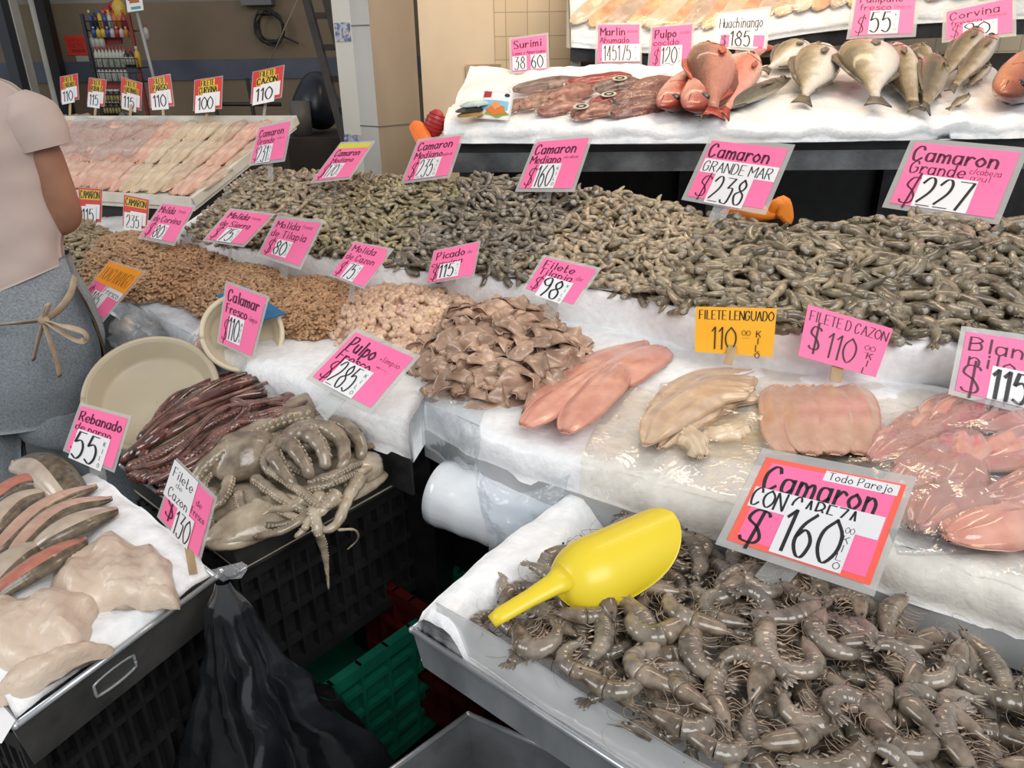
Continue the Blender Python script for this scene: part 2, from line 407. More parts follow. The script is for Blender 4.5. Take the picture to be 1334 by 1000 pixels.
# ================================================================== COUNTERS AND ICE
def pix(L, z): return np.array([at(u, v, z) for u, v in L])
def loft_ice(name, label, front, back, drop, n=90, m=26, amp=.006, seed=0, lift=None, mt=None, lip=.012, z_sag=.0):
    Fp, Bp = resample(cr(front, 5), n), resample(cr(back, 5), n)
    out = Fp-Bp; out[:, 2] = 0; out /= np.linalg.norm(out, axis=1)[:, None]
    up = np.array([0, 0, 1.0]); rows = []
    for k, (o, d) in enumerate(((.004, -drop), (lip*.9, -drop*.7), (lip, -drop*.4), (lip*.6, -.018), (-.002, -.006))):
        rows.append(Fp+out*o+up*d)
    for k in range(1, m):
        f = k/(m-1); rows.append(Fp*(1-f)+Bp*f+up*(-.002*(1-f)))
    G = np.array(rows)
    nz = fbm(G+seed*3.1, 14, 3)*amp
    G[1:] += up*nz[1:, :, None]*(1.0); G[:4] += (out*(fbm(G[:4]+5, 11, 3)*amp*1.2)[..., None])
    G[0, :, 2] = Fp[:, 2]-drop
    H = G.copy(); H[..., 2] = (Fp[:, 2]-drop)[None]; H[0] = G[0]-out*.0; H[0, :, 2] -= .004; H[1:, :, 2] -= .004
    H[:5] = (Fp-out*.01)[None]; H[:5, :, 2] = (Fp[:, 2]-drop-.004)[None]
    b = B().add(*shell(G, H))
    c = Fp.mean(0)
    o = obj(name, b, mt or ICE, base=(c[0], c[1], c[2]-drop)); tag(o, label, 'ice', kind='stuff'); return o

# middle tier: left and right trays
ZM = .95
MF_L = pix([(40, 318), (100, 350), (175, 392), (262, 440), (360, 478), (440, 512), (532, 548)], ZM)
MB_L = pix([(130, 268), (215, 292), (300, 315), (395, 338), (470, 352), (545, 368), (640, 384)], .97)
MF_R = pix([(552, 520), (640, 560), (740, 592), (880, 634), (1020, 668), (1180, 712), (1420, 790)], ZM)
MB_R = pix([(640, 384), (700, 396), (790, 420), (900, 452), (1020, 472), (1160, 492), (1420, 540)], .97)
loft_ice('ice_bed', 'white crushed ice under the minced fish heaps in the middle row', MF_L, MB_L, .085, seed=1)
loft_ice('ice_bed', 'white crushed ice under the fillets in the middle row', MF_R, MB_R, .075, seed=2)
# second tier (raw shrimp)
Z2 = 1.055
SF = pix([(232, 296), (300, 318), (400, 326), (505, 346), (600, 352), (700, 364), (790, 376), (900, 400), (1010, 424), (1160, 436), (1400, 448)], Z2)
SF = resample(cr(SF, 5), 80)
sd = np.array([.26, .965, 0])                    # the way the shrimp bed runs back
SB = SF+sd*.46; SB[:, 2] = Z2+.085
loft_ice('ice_bed', 'white ice wall holding up the long heap of raw shrimp', SF, SB, .125, n=110, seed=3)
# third tier (whole fish)
Z3 = 1.335
TF = pix([(578, 158), (700, 158), (860, 158), (1020, 156), (1180, 153), (1390, 149)], Z3)
TF = resample(TF, 60); TB = TF+np.array([.06, .62, .13])
loft_ice('ice_bed', 'white ice ledge under the whole fish and packaged squid', TF, TB, .062, n=100, seed=4, amp=.012)
# fourth tier (tilted, draped fillets)
QF = np.array([atd(u, v, t) for u, v, t in ((744, 44, 3.1), (900, 52, 3.02), (1050, 26, 2.95), (1200, 12, 2.9), (1420, 2, 2.82))])
QB = QF+np.array([.02, .55, .40])
loft_ice('ice_bed', 'ice bed under the draped fillets on the topmost tilted tray', QF, QB, .05, n=80, seed=5)

def strip(name, poly_top, drop, th, mt, label, cat, inset=0, parent=None):
    """sheet metal band hanging along a line"""
    P = np.asarray(poly_top, float); d = np.gradient(P, axis=0); nn = np.stack([d[:, 1], -d[:, 0], d[:, 0]*0], 1); nn /= np.linalg.norm(nn, axis=1)[:, None]
    P = P-nn*inset; z = np.array([0, 0, drop])
    G = np.array([P, P-z]); H = np.array([P-nn*th, P-nn*th-z])
    b = B().add(*shell(G, H)); c = P.mean(0)
    return obj(name, b, mt, parent=parent, base=None if parent is not None else (c[0], c[1], c[2]-drop), smooth=False)
def block(front, back, z0, ztop_off, inset=.03):
    """dark counter body below an ice bed"""
    Fp, Bp = resample(front, 14), resample(back, 14)
    out = Fp-Bp; out[:, 2] = 0; out /= np.linalg.norm(out, axis=1)[:, None]
    Fp = Fp-out*inset; zt = Fp[:, 2]+ztop_off
    G = np.array([np.c_[Fp[:, :2], np.full(14, z0)], np.c_[Fp[:, :2], zt], np.c_[Bp[:, :2], zt], np.c_[Bp[:, :2], np.full(14, z0)]])
    H = G.copy(); H[1:3, :, 2] -= .01; H[0] = G[0]*.6+G[3]*.4; H[3] = G[0]*.4+G[3]*.6; H[1] = H[0]; H[1, :, 2] = zt-.01; H[2] = H[3]; H[2, :, 2] = zt-.01
    return B().add(*shell(G, H))
c1 = empty('display_counter', (*MF_L.mean(0)[:2], 0), 'dark metal counter carrying the ice of the minced fish heaps', 'counter')
obj('counter_body', block(MF_L, MB_L, 0, -.092, .10), BLACKP, c1, smooth=False)
strip('tray_front', resample(cr(MF_L-np.array([0, 0, .075]), 4), 40), .075, .006, DARKMETAL, '', '', inset=-.004, parent=c1)
c2 = empty('display_counter', (*MF_R.mean(0)[:2], 0), 'dark metal counter carrying the ice of the fillets in the middle row', 'counter')
obj('counter_body', block(MF_R, MB_R, 0, -.082, .14), BLACKP, c2, smooth=False)
strip('tray_front', resample(cr(MF_R-np.array([0, 0, .062]), 4), 40), .055, .006, GREYTRAY, '', '', inset=-.006, parent=c2)
c3 = empty('display_counter', (*SF.mean(0)[:2], 0), 'dark counter hidden under the long heap of raw shrimp', 'counter')
obj('counter_body', block(SF, SB, 0, -.11, .03), BLACKP, c3, smooth=False)
sf2 = SB+sd*.03; sf2[:, 2] = Z2+.075
bb_ = B(); 
P_ = resample(sf2, 40); G_ = np.array([P_, P_-np.array([0, 0, .12])]); H_ = G_+np.array([0, .012, 0])
obj('back_board', bb_.add(*shell(G_, H_)), WHITEP, c3, smooth=False)

# shelf stand of the third tier: black tray edge, grey beam, posts
st = empty('shelf_stand', (*TF.mean(0)[:2], 0), 'grey steel stand with a black edge under the whole fish', 'stand')
zt = TF[:, 2].mean()
e0, e1 = TF[0].copy(), TF[-1].copy(); dr = (e1-e0)/np.linalg.norm(e1-e0); nb = np.array([-dr[1], dr[0], 0])
e0 = e0+dr*.02
def pt(a, s, t, z): return np.array([*(a+nb*t)[:2], z]) if s == 0 else np.array([*(a+dr*s+nb*t)[:2], z])
def slab4(a, b_, t0, t1, z0, z1): return box8([np.array([*(x+nb*t)[:2], z]) for z in (z0, z1) for x, t in ((a, t0), (b_, t0), (b_, t1), (a, t1))])
obj('tray_edge', B().add(*slab4(e0, e1, .012, .66, zt-.092, zt-.064)), BLACKP, st, smooth=False)
obj('beam', B().add(*slab4(e0-dr*.0, e1, -.004, .04, zt-.150, zt-.0925)), STEELW, st, smooth=False)
obj('beam', B().add(*slab4(e0, e1, .60, .64, zt-.150, zt-.0925)), STEELW, st, smooth=False)
obj('shade_panel', B().add(*slab4(e0, e1+dr*.5, .645, .66, .05, zt-.16)), BLACKP, st, smooth=False)  # added black sheet, stands for the deep shade under the beam
for s in (.04, .80, 1.55):
    for t in (.02, .61):
        p = e0+dr*s+nb*t
        obj('post', B().add(*box((p[0]-.02, p[1]-.02, 0), (p[0]+.02, p[1]+.02, zt-.150))), DARKMETAL, st, smooth=False)
# stand of the top tray
s4 = empty('shelf_stand', (*QF.mean(0)[:2], 0), 'dark stand with a pale leg under the topmost tilted tray', 'stand')
Q2 = QF-np.array([0, 0, .052]); 
obj('tray_edge', B().add(*shell(np.array([Q2+[0, .02, 0], Q2+[0, .02, -.05]]), np.array([Q2+[0, .04, 0], Q2+[0, .04, -.05]]))), DARKMETAL, s4, smooth=False)
Qb = QB-np.array([0, 0, .06])
obj('tray_base', B().add(*shell(np.array([Q2+[0, .03, -.002], Qb]), np.array([Q2+[0, .03, -.03], Qb+[0, 0, -.03]]))), DARKMETAL, s4, smooth=False)
for k, s in enumerate((.012, .52, .99)):
    p = Q2[0]*(1-s)+Q2[-1]*s
    obj('leg', B().add(*box((p[0]-.016, p[1]+.04, 0), (p[0]+.016, p[1]+.07, p[2]-.05))), STEEL if k == 0 else BLACKP, s4, smooth=False)
obj('shade_panel', B().add(*box((Q2[0][0]+.05, Q2[:, 1].max()+.10, .9), (Q2[-1][0], Q2[:, 1].max()+.12, Q2[0][2]-.05))), mat('shade_brown', (.09, .07, .055)), s4, smooth=False)  # added board, its dark brown stands for shade below the top tray
# ================================================================== SHRIMP AND PRAWNS
PRAWN = mat('prawn_shell', srgb(88, 79, 69), srgb(150, 141, 130), 42, .16, .08, 160, coat=.8, objcol=True, c3=srgb(138, 110, 86), c3pos=.80, lo=.34, hi=.66, stretch=(1, .6, 1))
PRAWNH = mat('prawn_head_shell', srgb(92, 80, 68), srgb(148, 134, 118), 46, .17, .08, 160, coat=.7, objcol=True, c3=srgb(150, 106, 80), c3pos=.76)
PRAWNL = mat('prawn_legs', srgb(148, 126, 106), srgb(190, 172, 154), 50, .35, objcol=True)
EYE = mat('black_wet_eye', (.006, .006, .006), None, rough=.1, coat=.6)
SHELL = mat('shrimp_shell', (.185, .155, .118), (.45, .395, .315), 75, .24, .1, 160, coat=.4, tint=True, objcol=True, lo=.34, hi=.66)
FLESH = mat('shrimp_flesh', (.30, .275, .235), (.44, .40, .34), 40, .3, coat=.3, tint=False)

def curlpath(L, bend, straight=.4, n=22):
    """centre line of a curled crustacean lying on its side, head at the start"""
    ds = L/(n-1); a = 0.0; p = np.zeros(3); P = [p.copy()]
    for i in range(1, n):
        f = i/(n-1)
        if f > straight: a -= bend/((1-straight)*(n-1))
        p = p+ds*np.array([math.cos(a), math.sin(a), 0]); P.append(p.copy())
    P = np.array(P); return P-P.mean(0)
def make_prawn(bend, L, seed, name):
    r_ = random.Random(seed); n = 26; P = curlpath(L, bend, .38, n); f = np.linspace(0, 1, n)
    R = np.interp(f, [0, .05, .16, .3, .40, .55, .75, .9, 1], [.0014, .0044, .0108, .0140, .0140, .0132, .0108, .0068, .0036])*(L/.125)
    P[:, 2] += .004*np.sin(f*3+seed)
    root = empty(name, (0, 0, 0)); k = int(n*.40)
    V, F = tube(P[:k+1], R[:k+1]*np.r_[np.ones(k-1), 1.06, 1.0], 9, .80, up=(0, 0, 1)); b = B().add(V, F)
    T0 = P[2]-P[5]; T0 /= np.linalg.norm(T0); dors = np.array([T0[1], -T0[0], 0]); dors = dors if np.dot(dors, P[n//2]-P[-1]) > -9 else -dors
    dors = np.array([0, 1.0, 0])
    V, F = tube(np.array([P[4]+dors*R[4]*.7, P[1]+dors*.005, P[0]+T0*.018+dors*.007]), [.0022, .0014, .0003], 5); b.add(V, F)   # rostrum
    obj('carapace', b, PRAWNH, root)
    m_ = n-3; seg = np.linspace(0, 6, m_-k+1); q = np.interp(np.linspace(0, 1, 31), np.linspace(0, 1, m_-k+1), np.arange(k, m_+1))
    PP = np.stack([np.interp(q, np.arange(n), P[:, c]) for c in range(3)], 1); RR = np.interp(q, np.arange(n), R)
    ph = (np.linspace(0, 6, 31)) % 1.0; RR = RR*(1.06-.13*ph**2)
    V, F = tube(PP, RR, 10, .78, up=(0, 0, 1)); obj('abdomen', B().add(V, F), PRAWN, root)
    t = P[-3]-P[-6]; t /= np.linalg.norm(t); sd_ = np.array([-t[1], t[0], 0]); b = B()
    for a in (-.55, -.2, .15, .5):
        d = t*math.cos(a)+sd_*math.sin(a); Q = np.array([P[-4]+d*x for x in (0, .008, .016, .022)])*1.0; Q[:, 2] += a*.004
        V, F = tube(Q, np.array([.0018, .0036, .0036, .0006])*(L/.125), 6, .22, up=(0, 0, 1)); b.add(V, F)
    obj('tail_fan', b, PRAWN, root)
    vent = np.array([0, -1.0, 0])
    for j in range(6):
        i = 5+int(j*1.0); p0 = P[i]-np.array([0, R[i]*.8, 0]); sgn = 1 if j % 2 else -1
        Q = cr([p0+[0, 0, sgn*.003], p0+[r_.uniform(-.004, .004), -.010, sgn*.005], p0+[r_.uniform(-.012, -.002), -.020, sgn*r_.uniform(.001, .007)],
                p0+[r_.uniform(-.02, -.006), -.026, sgn*.004]], 3)
        V, F = tube(Q, np.linspace(.0009, .0003, len(Q)), 4); obj('leg', B().add(V, F), PRAWNL, root)
    for j in range(4):                       # swimming paddles below the abdomen
        i = k+1+j*3; tt = P[min(i+1, n-1)]-P[i-1]; tt /= np.linalg.norm(tt); dn = np.array([tt[1], -tt[0], 0])
        Q = np.array([P[i]+dn*R[i]*.7, P[i]+dn*(R[i]+.004)+tt*.002, P[i]+dn*(R[i]+.009)+tt*.006])
        V, F = tube(Q, [.0016, .0022, .0006], 5, .5); obj('swimmeret', B().add(V, F), PRAWNL, root)
    for s in (-1, 1):
        a0 = P[1]+np.array([-.003, 0, s*.003]); w = r_.uniform(.5, 1.6)
        Q = cr([a0, a0+[-.014, .004*w, s*.003], a0+[-.024, .014*w*s, .005], a0+[-.016, .030*w*s, .006], a0+[.006, .040*w*s, .004]], 4)
        V, F = tube(Q, np.linspace(.00055, .00022, len(Q)), 3); obj('antenna', B().add(V, F), PRAWNL, root)
        V, F = ball(P[2]+np.array([-.001, .002, s*(R[2]+.0012)]), .0021, 7, 5); obj('eye', B().add(V, F), EYE, root)
    return root
PR = [make_prawn(b_, L_, i, 'prawn') for i, (b_, L_) in enumerate(((1.7, .135), (2.6, .130), (3.3, .138), (1.0, .135), (2.9, .125)))]

# the front tray ---------------------------------------------------------------
ZP = .83
pC_ = at(537, 820, ZP); ax = np.array([.755, -.656, 0]); bx = np.array([.640, .768, 0])
PW, PL = .40, .86
def ptray(a, b_, z=0): return pC_+ax*a+bx*b_+np.array([0, 0, z])
def tray(name, corners, dep, label, m, flare=.012, rim=.0045, cat='tray'):
    """open sheet metal tray: floor, four walls, rolled rim"""
    C = np.array(corners, float); c = C.mean(0); root = empty(name, c-np.array([0, 0, dep]), label, cat)
    dn = np.array([0, 0, -dep]); inn = (c-C); inn[:, 2] = 0; inn /= np.linalg.norm(inn, axis=1)[:, None]
    Bt = C+dn+inn*flare; b = B(); V = np.vstack([C, Bt, C+inn*.003, Bt+inn*.003+[0, 0, .003]]); F = []
    for k in range(4):
        j = (k+1) % 4; F += [(k, 4+k, 4+j, j)[::-1], (8+k, 8+j, 12+j, 12+k)[::-1], (k, j, 8+j, 8+k)[::-1]]
    F += [(4, 5, 6, 7)[::-1], (12, 13, 14, 15)]
    b.add(V, F); obj('tray_body', b, m, root, smooth=False)
    L = np.vstack([C, C[:1]]); bb = B()
    for k in range(4):
        V, F = tube(np.array([L[k], L[k+1]]), rim, 8); bb.add(V, F); V, F = ball(L[k], rim*1.15, 8, 6); bb.add(V, F)
    obj('rim', bb, RIMST, root); return root
tray('prawn_tray', [ptray(0, 0), ptray(PL, 0), ptray(PL, PW), ptray(0, PW)], .062, 'shallow galvanised tray at the front holding whole prawns on ice', STEEL)
def sstep(x, a, b_): t = np.clip((x-a)/(b_-a), 0, 1); return t*t*(3-2*t)
def hf_bed(name, label, P, nu, nv, H, base_z, m=ICE, amp=.005, sc=22, seed=0):
    """ice filling a tray: P(u,v) plan position, H(u,v) height"""
    u, v = np.meshgrid(np.linspace(0, 1, nu), np.linspace(0, 1, nv), indexing='ij')
    G = P(u, v); G[..., 2] = H(u, v)+fbm(G+seed, sc, 3)*amp
    Hh = G.copy(); Hh[..., 2] = base_z
    o = obj(name, B().add(*shell(G, Hh)), m, base=(G[..., 0].mean(), G[..., 1].mean(), base_z)); return tag(o, label, 'ice', kind='stuff')
iu = .006
hf_bed('ice_bed', 'white ice lining the front tray of whole prawns', lambda u, v: ptray((iu+u*(PL-2*iu))[..., None], (iu+v*(PW-2*iu))[..., None]), 70, 40,
       lambda u, v: ZP-.01+.05*(1-sstep(u*PL+.02*np.sin(v*9), .05, .115))+.012*sstep(v, .1, .4)-.012*(1-sstep(u*PL, 0, .012))-.012*(1-sstep(v, 0, .03)), ZP-.055, seed=2)
def prawn_h(a, b_):
    x = (a-.11)/(PL-.11); y = b_/PW
    return .016+.054*np.clip(np.sin(PI*np.clip(y*.86+.14, 0, 1)), 0, 1)**.5*sstep(x, -.08, .12)
def place_on(protos, pts, normals, tilt, colfun, label, cat, group, scale=(.9, 1.12), yaw=None, first=None):
    out = []
    for i, (p, nrm) in enumerate(zip(pts, normals)):
        src = protos[int(RNG.integers(len(protos)))]
        key = src.name
        if first is not None and key not in first: o = src; first.add(key)
        else: o = copy_tree(src)
        x = np.array([math.cos(yw := RNG.uniform(0, 2*PI)), math.sin(yw), 0]) if yaw is None else np.array([math.cos(yw := yaw(p)+RNG.normal(0, .25)), math.sin(yw), 0])
        n_ = np.asarray(nrm)+RNG.normal(0, tilt, 3)*np.array([1, 1, 0]); R = frame(x, n_)
        if RNG.random() < .5: R = R@rotx(PI)
        setm(o, R, p, RNG.uniform(*scale)); c = (*colfun(p), 1)
        o.color = c
        for ch in o.children: ch.color = c
        tag(o, label, cat, group); out.append(o)
    return out
pts = []
for lay, (st_, dz) in enumerate(((.056, -.036), (.054, -.017), (.0525, .004))):
    a = .10
    while a < PL-.02:
        b_ = .036
        while b_ < PW-.015:
            aa, bb2 = a+RNG.uniform(-.4, .4)*st_, max(.036, b_+RNG.uniform(-.4, .4)*st_)
            if dz < -.03 and (bb2 < .09 or aa < .15): b_ += st_; continue
            if dz < -.01 and (bb2 < .055 or aa < .12): b_ += st_; continue
            if .085+.03*math.sin(bb2*30) < aa < PL-.03 and .012 < bb2 < PW-.02:
                p = ptray(aa, bb2); p[2] = ZP+.006+prawn_h(aa, bb2)+dz+RNG.uniform(-.003, .004); pts.append(p)
            b_ += st_
        a += st_
for k in range(15):
    aa, bb2 = .10+.052*k+RNG.uniform(-.008, .008), .046+RNG.uniform(-.006, .008); p = ptray(aa, bb2); p[2] = ZP+.004+prawn_h(aa, bb2)*.8; pts.append(p)
print('prawns', len(pts))
pcol = lambda p: np.array([1, .98, .95])*RNG.uniform(.58, 1.10)*np.array([RNG.uniform(.99, 1.05), 1, RNG.uniform(.94, 1.03)])
FIRST = set()
place_on(PR, pts, [(0, 0, 1)]*len(pts), .16, pcol, 'grey whole prawn with head and feelers in the front metal tray', 'prawn', 'whole prawns in the front tray', (.78, .96), yaw=lambda p: math.atan2(ax[1], ax[0])+(PI if RNG.random() < .5 else 0) if np.dot(p-pC_, bx) < .07 else RNG.uniform(0, 2*PI), first=FIRST)

# headless shrimp ------------------------------------------------------------------
def shrimp_geo(bend, L, n=9, sides=7, r0=.0112):
    P = curlpath(L, bend, .05, n); f = np.linspace(0, 1, n)
    R = np.interp(f, [0, .12, .5, .85, 1], [.80, 1.0, .92, .55, .22])*r0
    return P, R
def shrimp_parts(bend, L, seed):
    P, R = shrimp_geo(bend, L, 15, 8); ph = (np.linspace(0, 6, 15)) % 1.0
    V, F = tube(P, R*(1.04-.10*ph), 8, .8, up=(0, 0, 1), caps=True); body = B().add(V, F)
    fl = B().add(*ball(P[0]+[.001, 0, 0], (.0028, .0064, .0056), 8, 6, frame(P[1]-P[0])))
    t = P[-1]-P[-3]; t /= np.linalg.norm(t); s_ = np.array([-t[1], t[0], 0]); tf = B()
    for a in (-.5, 0, .5):
        d = t*math.cos(a)+s_*math.sin(a)
        V, F = tube(np.array([P[-2]+d*x for x in (0, .006, .012, .016)]), [.0012, .0028, .0028, .0005], 5, .3, up=(0, 0, 1)); tf.add(V, F)
    return body, fl, tf
def make_shrimp(bend, L, seed):
    bo, fl, tf = shrimp_parts(bend, L, seed)
    r = empty('shrimp', (0, 0, 0)); obj('shell', bo, SHELL, r, tint=True); obj('flesh_end', fl, FLESH, r); obj('tail_fan', tf, SHELL, r, tint=True)
    return r
SH = [make_shrimp(b_, L_, i) for i, (b_, L_) in enumerate(((1.2, .070), (2.2, .074), (3.0, .076), (.5, .066), (1.8, .066)))]
# light versions for the uncountable rest
def lite(bend, L):
    P, R = shrimp_geo(bend, L, 8, 6); V, F = tube(P, R, 6, .8, up=(0, 0, 1)); Q = np.array([f for f in F if len(f) == 4]); T = np.array([f for f in F if len(f) == 3])
    mt = np.array([1 if 48 in f else 0 for f in T]); return V, Q, T, np.zeros(len(Q), int), mt
LITE = [lite(b_, L_) for b_, L_ in ((1.2, .070), (2.2, .074), (3.0, .076), (.5, .066), (1.8, .066))]
def instances(protos, M, tints, b):
    """M list of (R,p,s)"""
    idx = RNG.integers(len(protos), size=len(M))
    for k, (V, Q, T, mq, mt) in enumerate(protos):
        sel = [i for i in range(len(M)) if idx[i] == k]
        if not sel: continue
        VV = np.array([(V*M[i][2])@M[i][0].T+M[i][1] for i in sel])
        b.addnp(VV, Q, T, mq, mt, np.array([tints[i] for i in sel]))
SFn = len(SF); 
def s2(f, s):
    """point of the raw shrimp heap: f along (0..1), s back (m)"""
    x = f*(SFn-1); p = np.stack([np.interp(x, np.arange(SFn), SF[:, k]) for k in range(3)], -1)+sd*np.asarray(s)[..., None]
    u = np.asarray(s)
    d = .012+.34*u*np.clip(1-u*.35, 0, 1)
    d = d+.030*np.exp(-((f-.455)/.075)**2-((u-.36)/.13)**2)+.012*np.exp(-((f-.33)/.06)**2-((u-.3)/.15)**2)-.022*np.exp(-((f-.715)/.045)**2)*sstep(u, .15, .4)-.034*np.exp(-((f-.805)/.05)**2)*sstep(u, .2, .4)
    d = d-.10*np.clip((u-.40)/.07, 0, 1)**2
    d = d-.05*np.clip((.05-f)/.05, 0, 1)
    p[..., 2] = Z2+d+fbm(p, 9, 2)*.006; return p
# px -> which heap: tint and size by position along the row
def heap_of(f, s):
    x = f-.10*(s-.2)
    if x < .245: return (1.0, .90, .76), .78
    if x < .395: return (.92, .88, .64), .72
    if x < .545: return (.60, .585, .56), .86
    if x < .700: return (1.08, .98, .83), .80
    if x < .855: return (.74, .70, .58), 1.10
    return (.64, .61, .53), 1.12
allM = []
for lay, (dz, dens) in enumerate(((-.021, .72), (-.004, .90))):
    for f0, f1, st_ in ((0.0, .70, .0185), (.70, 1.0, .0245)):
        Lr = np.linalg.norm(np.diff(SF, axis=0), axis=1).sum()*(f1-f0); st2 = st_/dens
        nf, ns = int(Lr/st2), int(.455/st2)
        for i in range(nf):
            for j in range(ns):
                f = f0+(f1-f0)*(i+RNG.uniform(.0, 1))/nf; s = -.002+.455*(j+RNG.uniform(0, 1))/ns
                tint, sz = heap_of(f+RNG.normal(0, .008), s)
                allM.append((f, s, dz, lay, tint, sz))
FS = np.array([(a[0], a[1]) for a in allM]); PT = s2(FS[:, 0], FS[:, 1])
trs, tints, near = [], [], []
for k, (f, s, dz, lay, tint, sz) in enumerate(allM):
    p = PT[k]+np.array([0, 0, dz+RNG.uniform(-.003, .004)]); yw = RNG.uniform(0, 2*PI)
    nrm = np.array([-sd[0]*.3, -sd[1]*.3, 1])+RNG.normal(0, .45, 3)*[1, 1, .2]; R = frame((math.cos(yw), math.sin(yw), RNG.normal(0, .2)), nrm)
    trs.append((R, p, sz*RNG.uniform(.85, 1.12))); tints.append(np.array(tint)*RNG.uniform(.55, 1.25)*np.array([RNG.uniform(.95, 1.06), 1, RNG.uniform(.93, 1.06)]))
# the 300 that show largest are things of their own
def inframe(p):
    d = p-CAM; x = np.dot(d, _R)/np.dot(d, _F)*FPX+667; y = 500-np.dot(d, _U)/np.dot(d, _F)*FPX
    return -20 < x < 1350 and -20 < y < 1020
cand = sorted([k for k in range(len(trs)) if allM[k][3] == 1 and inframe(trs[k][1])], key=lambda k: depth(trs[k][1])-(.0 if allM[k][5] > 1 else -.5))[:300]
cs = set(cand); used = set()
for k in cand:
    src = SH[int(RNG.integers(len(SH)))]
    if src.name not in used: o = src; used.add(src.name)
    else: o = copy_tree(src)
    R, p, s = trs[k]; setm(o, R, p, s); c = (*tints[k], 1); o.color = c
    for ch in o.children: ch.color = c
    tag(o, 'raw headless grey-green shrimp at the right end of the long heap', 'shrimp', 'large headless shrimp at the right end')
hb = B()
u_, v_ = np.meshgrid(np.linspace(0, 1, 140), np.linspace(0, .455, 30), indexing='ij'); G = s2(u_, v_); G[..., 2] -= .018
V, F = grid(G); hb.add(V, F, 0, (.26, .23, .19))  # filler skin coloured dark, painting in the shaded gaps between shrimp
rest = [k for k in range(len(trs)) if k not in cs]
instances(LITE, [trs[k] for k in rest], [tints[k] for k in rest], hb)
# small heap of shrimp by the sleeve of the shopkeeper
def mound_pts(c, e1, e2, H, n, pw=.7, dz=0):
    r = np.sqrt(RNG.random(n)); th = RNG.random(n)*2*PI; x, y = r*np.cos(th), r*np.sin(th)
    P = c+np.outer(x, e1)+np.outer(y, e2); P[:, 2] += H*np.clip(1-r**2, 0, 1)**pw+dz; return P
def mound_frame(u, v, du, dv, z):
    return at(u, v, z), (at(u+du, v, z)-at(u-du, v, z))/2, (at(u, v-dv, z)-at(u, v+dv, z))/2
def mound_skin(c, e1, e2, H, pw=.7, dz=-.004, n=14):
    r = np.linspace(0, 1, n); th = np.linspace(0, 2*PI, 33); rr, tt = np.meshgrid(r, th, indexing='ij')
    P = c+(rr*np.cos(tt))[..., None]*e1+(rr*np.sin(tt))[..., None]*e2; P[..., 2] += H*np.clip(1-rr**2, 0, 1)**pw+dz; return grid(P)
c0, e1, e2 = mound_frame(92, 322, 60, 30, .962); ms = mound_pts(c0, e1, e2, .06, 420)
hb.add(*[*mound_skin(c0, e1, e2, .055)], 0, (.5, .45, .36))
instances(LITE, [(frame((math.cos(a := RNG.uniform(0, 6.28)), math.sin(a), 0), (RNG.normal(0, .4), RNG.normal(0, .4), 1)), p, .75) for p in ms],
          [np.array((.95, .86, .64))*RNG.uniform(.7, 1.2) for _ in ms], hb)
o = obj('shrimp_heap', hb, [SHELL, FLESH], base=tuple(SF.mean(0)), tint=True)
tag(o, 'countless raw headless shrimp heaped in tan, olive and grey along the second row', 'shrimp', kind='stuff')
print('shrimp total', len(trs))

# ------------------------------------------------------------------ minced fish, diced fish, strips
MINCE = mat('minced_fish_flesh', (.34, .215, .13), (.52, .365, .245), 45, .38, .2, 150, coat=.2, tint=True)
def noodle(seed):
    r_ = np.random.default_rng(seed); P = cr(np.array([(-.007, 0, 0), (-.002, r_.normal(0, .002), .001), (.003, r_.normal(0, .003), 0), (.007, r_.normal(0, .003), -.001)]), 2)
    V, F = tube(P, np.r_[.0022, np.full(len(P)-2, .0034), .0022], 6); Q = np.array([f for f in F if len(f) == 4]); T = np.array([f for f in F if len(f) == 3])
    return V, Q, T, np.zeros(len(Q), int), np.zeros(len(T), int)
ND = [noodle(s) for s in range(4)]
HEAPS = [(178, 346, 78, 40, .070, (1.0, .90, .74), 'tan minced fish heap farthest left, beside the raw shrimp and the sleeve'),
         (262, 358, 84, 38, .065, (.94, .76, .60), 'brown minced fish heap in front of the pink card for minced sierra'),
         (318, 384, 80, 36, .060, (1.02, .90, .76), 'minced fish heap in front of the pink card for minced tilapia'),
         (408, 402, 72, 36, .055, (1.0, .84, .68), 'minced fish heap between the squid card and the diced fish')]
for u, v, du, dv, H, tint, lab in HEAPS:
    c0, e1, e2 = mound_frame(u, v, du, dv, .958); b = B(); b.add(*mound_skin(c0, e1, e2, H), 0, np.array(tint)*.7)
    P = np.vstack([mound_pts(c0, e1, e2, H, 1500, dz=-.001), mound_pts(c0, e1, e2, H, 500, dz=.003)])
    rag = 1+.08*vnoise(P, 25)
    instances(ND, [(frame((math.cos(a := RNG.uniform(0, 6.28)), math.sin(a), RNG.normal(0, .4)), (RNG.normal(0, .5), RNG.normal(0, .5), 1)), p, RNG.uniform(.8, 1.25)) for p in P],
              [np.array(tint)*RNG.uniform(.78, 1.18) for _ in P], b)
    tag(obj('minced_fish', b, MINCE, base=tuple(c0), tint=True), lab, 'minced fish', kind='stuff')
DICE = mat('diced_fish_flesh', (.56, .36, .245), (.72, .53, .40), 55, .36, .15, 120, coat=.25, tint=True, objcol=True)
def cube(seed):
    r_ = np.random.default_rng(seed); bm = bmesh.new(); bmesh.ops.create_cube(bm, size=.0135)
    for v in bm.verts: v.co += Vector(r_.normal(0, .0016, 3))
    bmesh.ops.bevel(bm, geom=bm.edges[:], offset=.0024, segments=1, affect='EDGES', profile=.6)
    me = bpy.data.meshes.new('fish_cube'); bm.to_mesh(me); bm.free(); return me
CM = [cube(s) for s in range(5)]
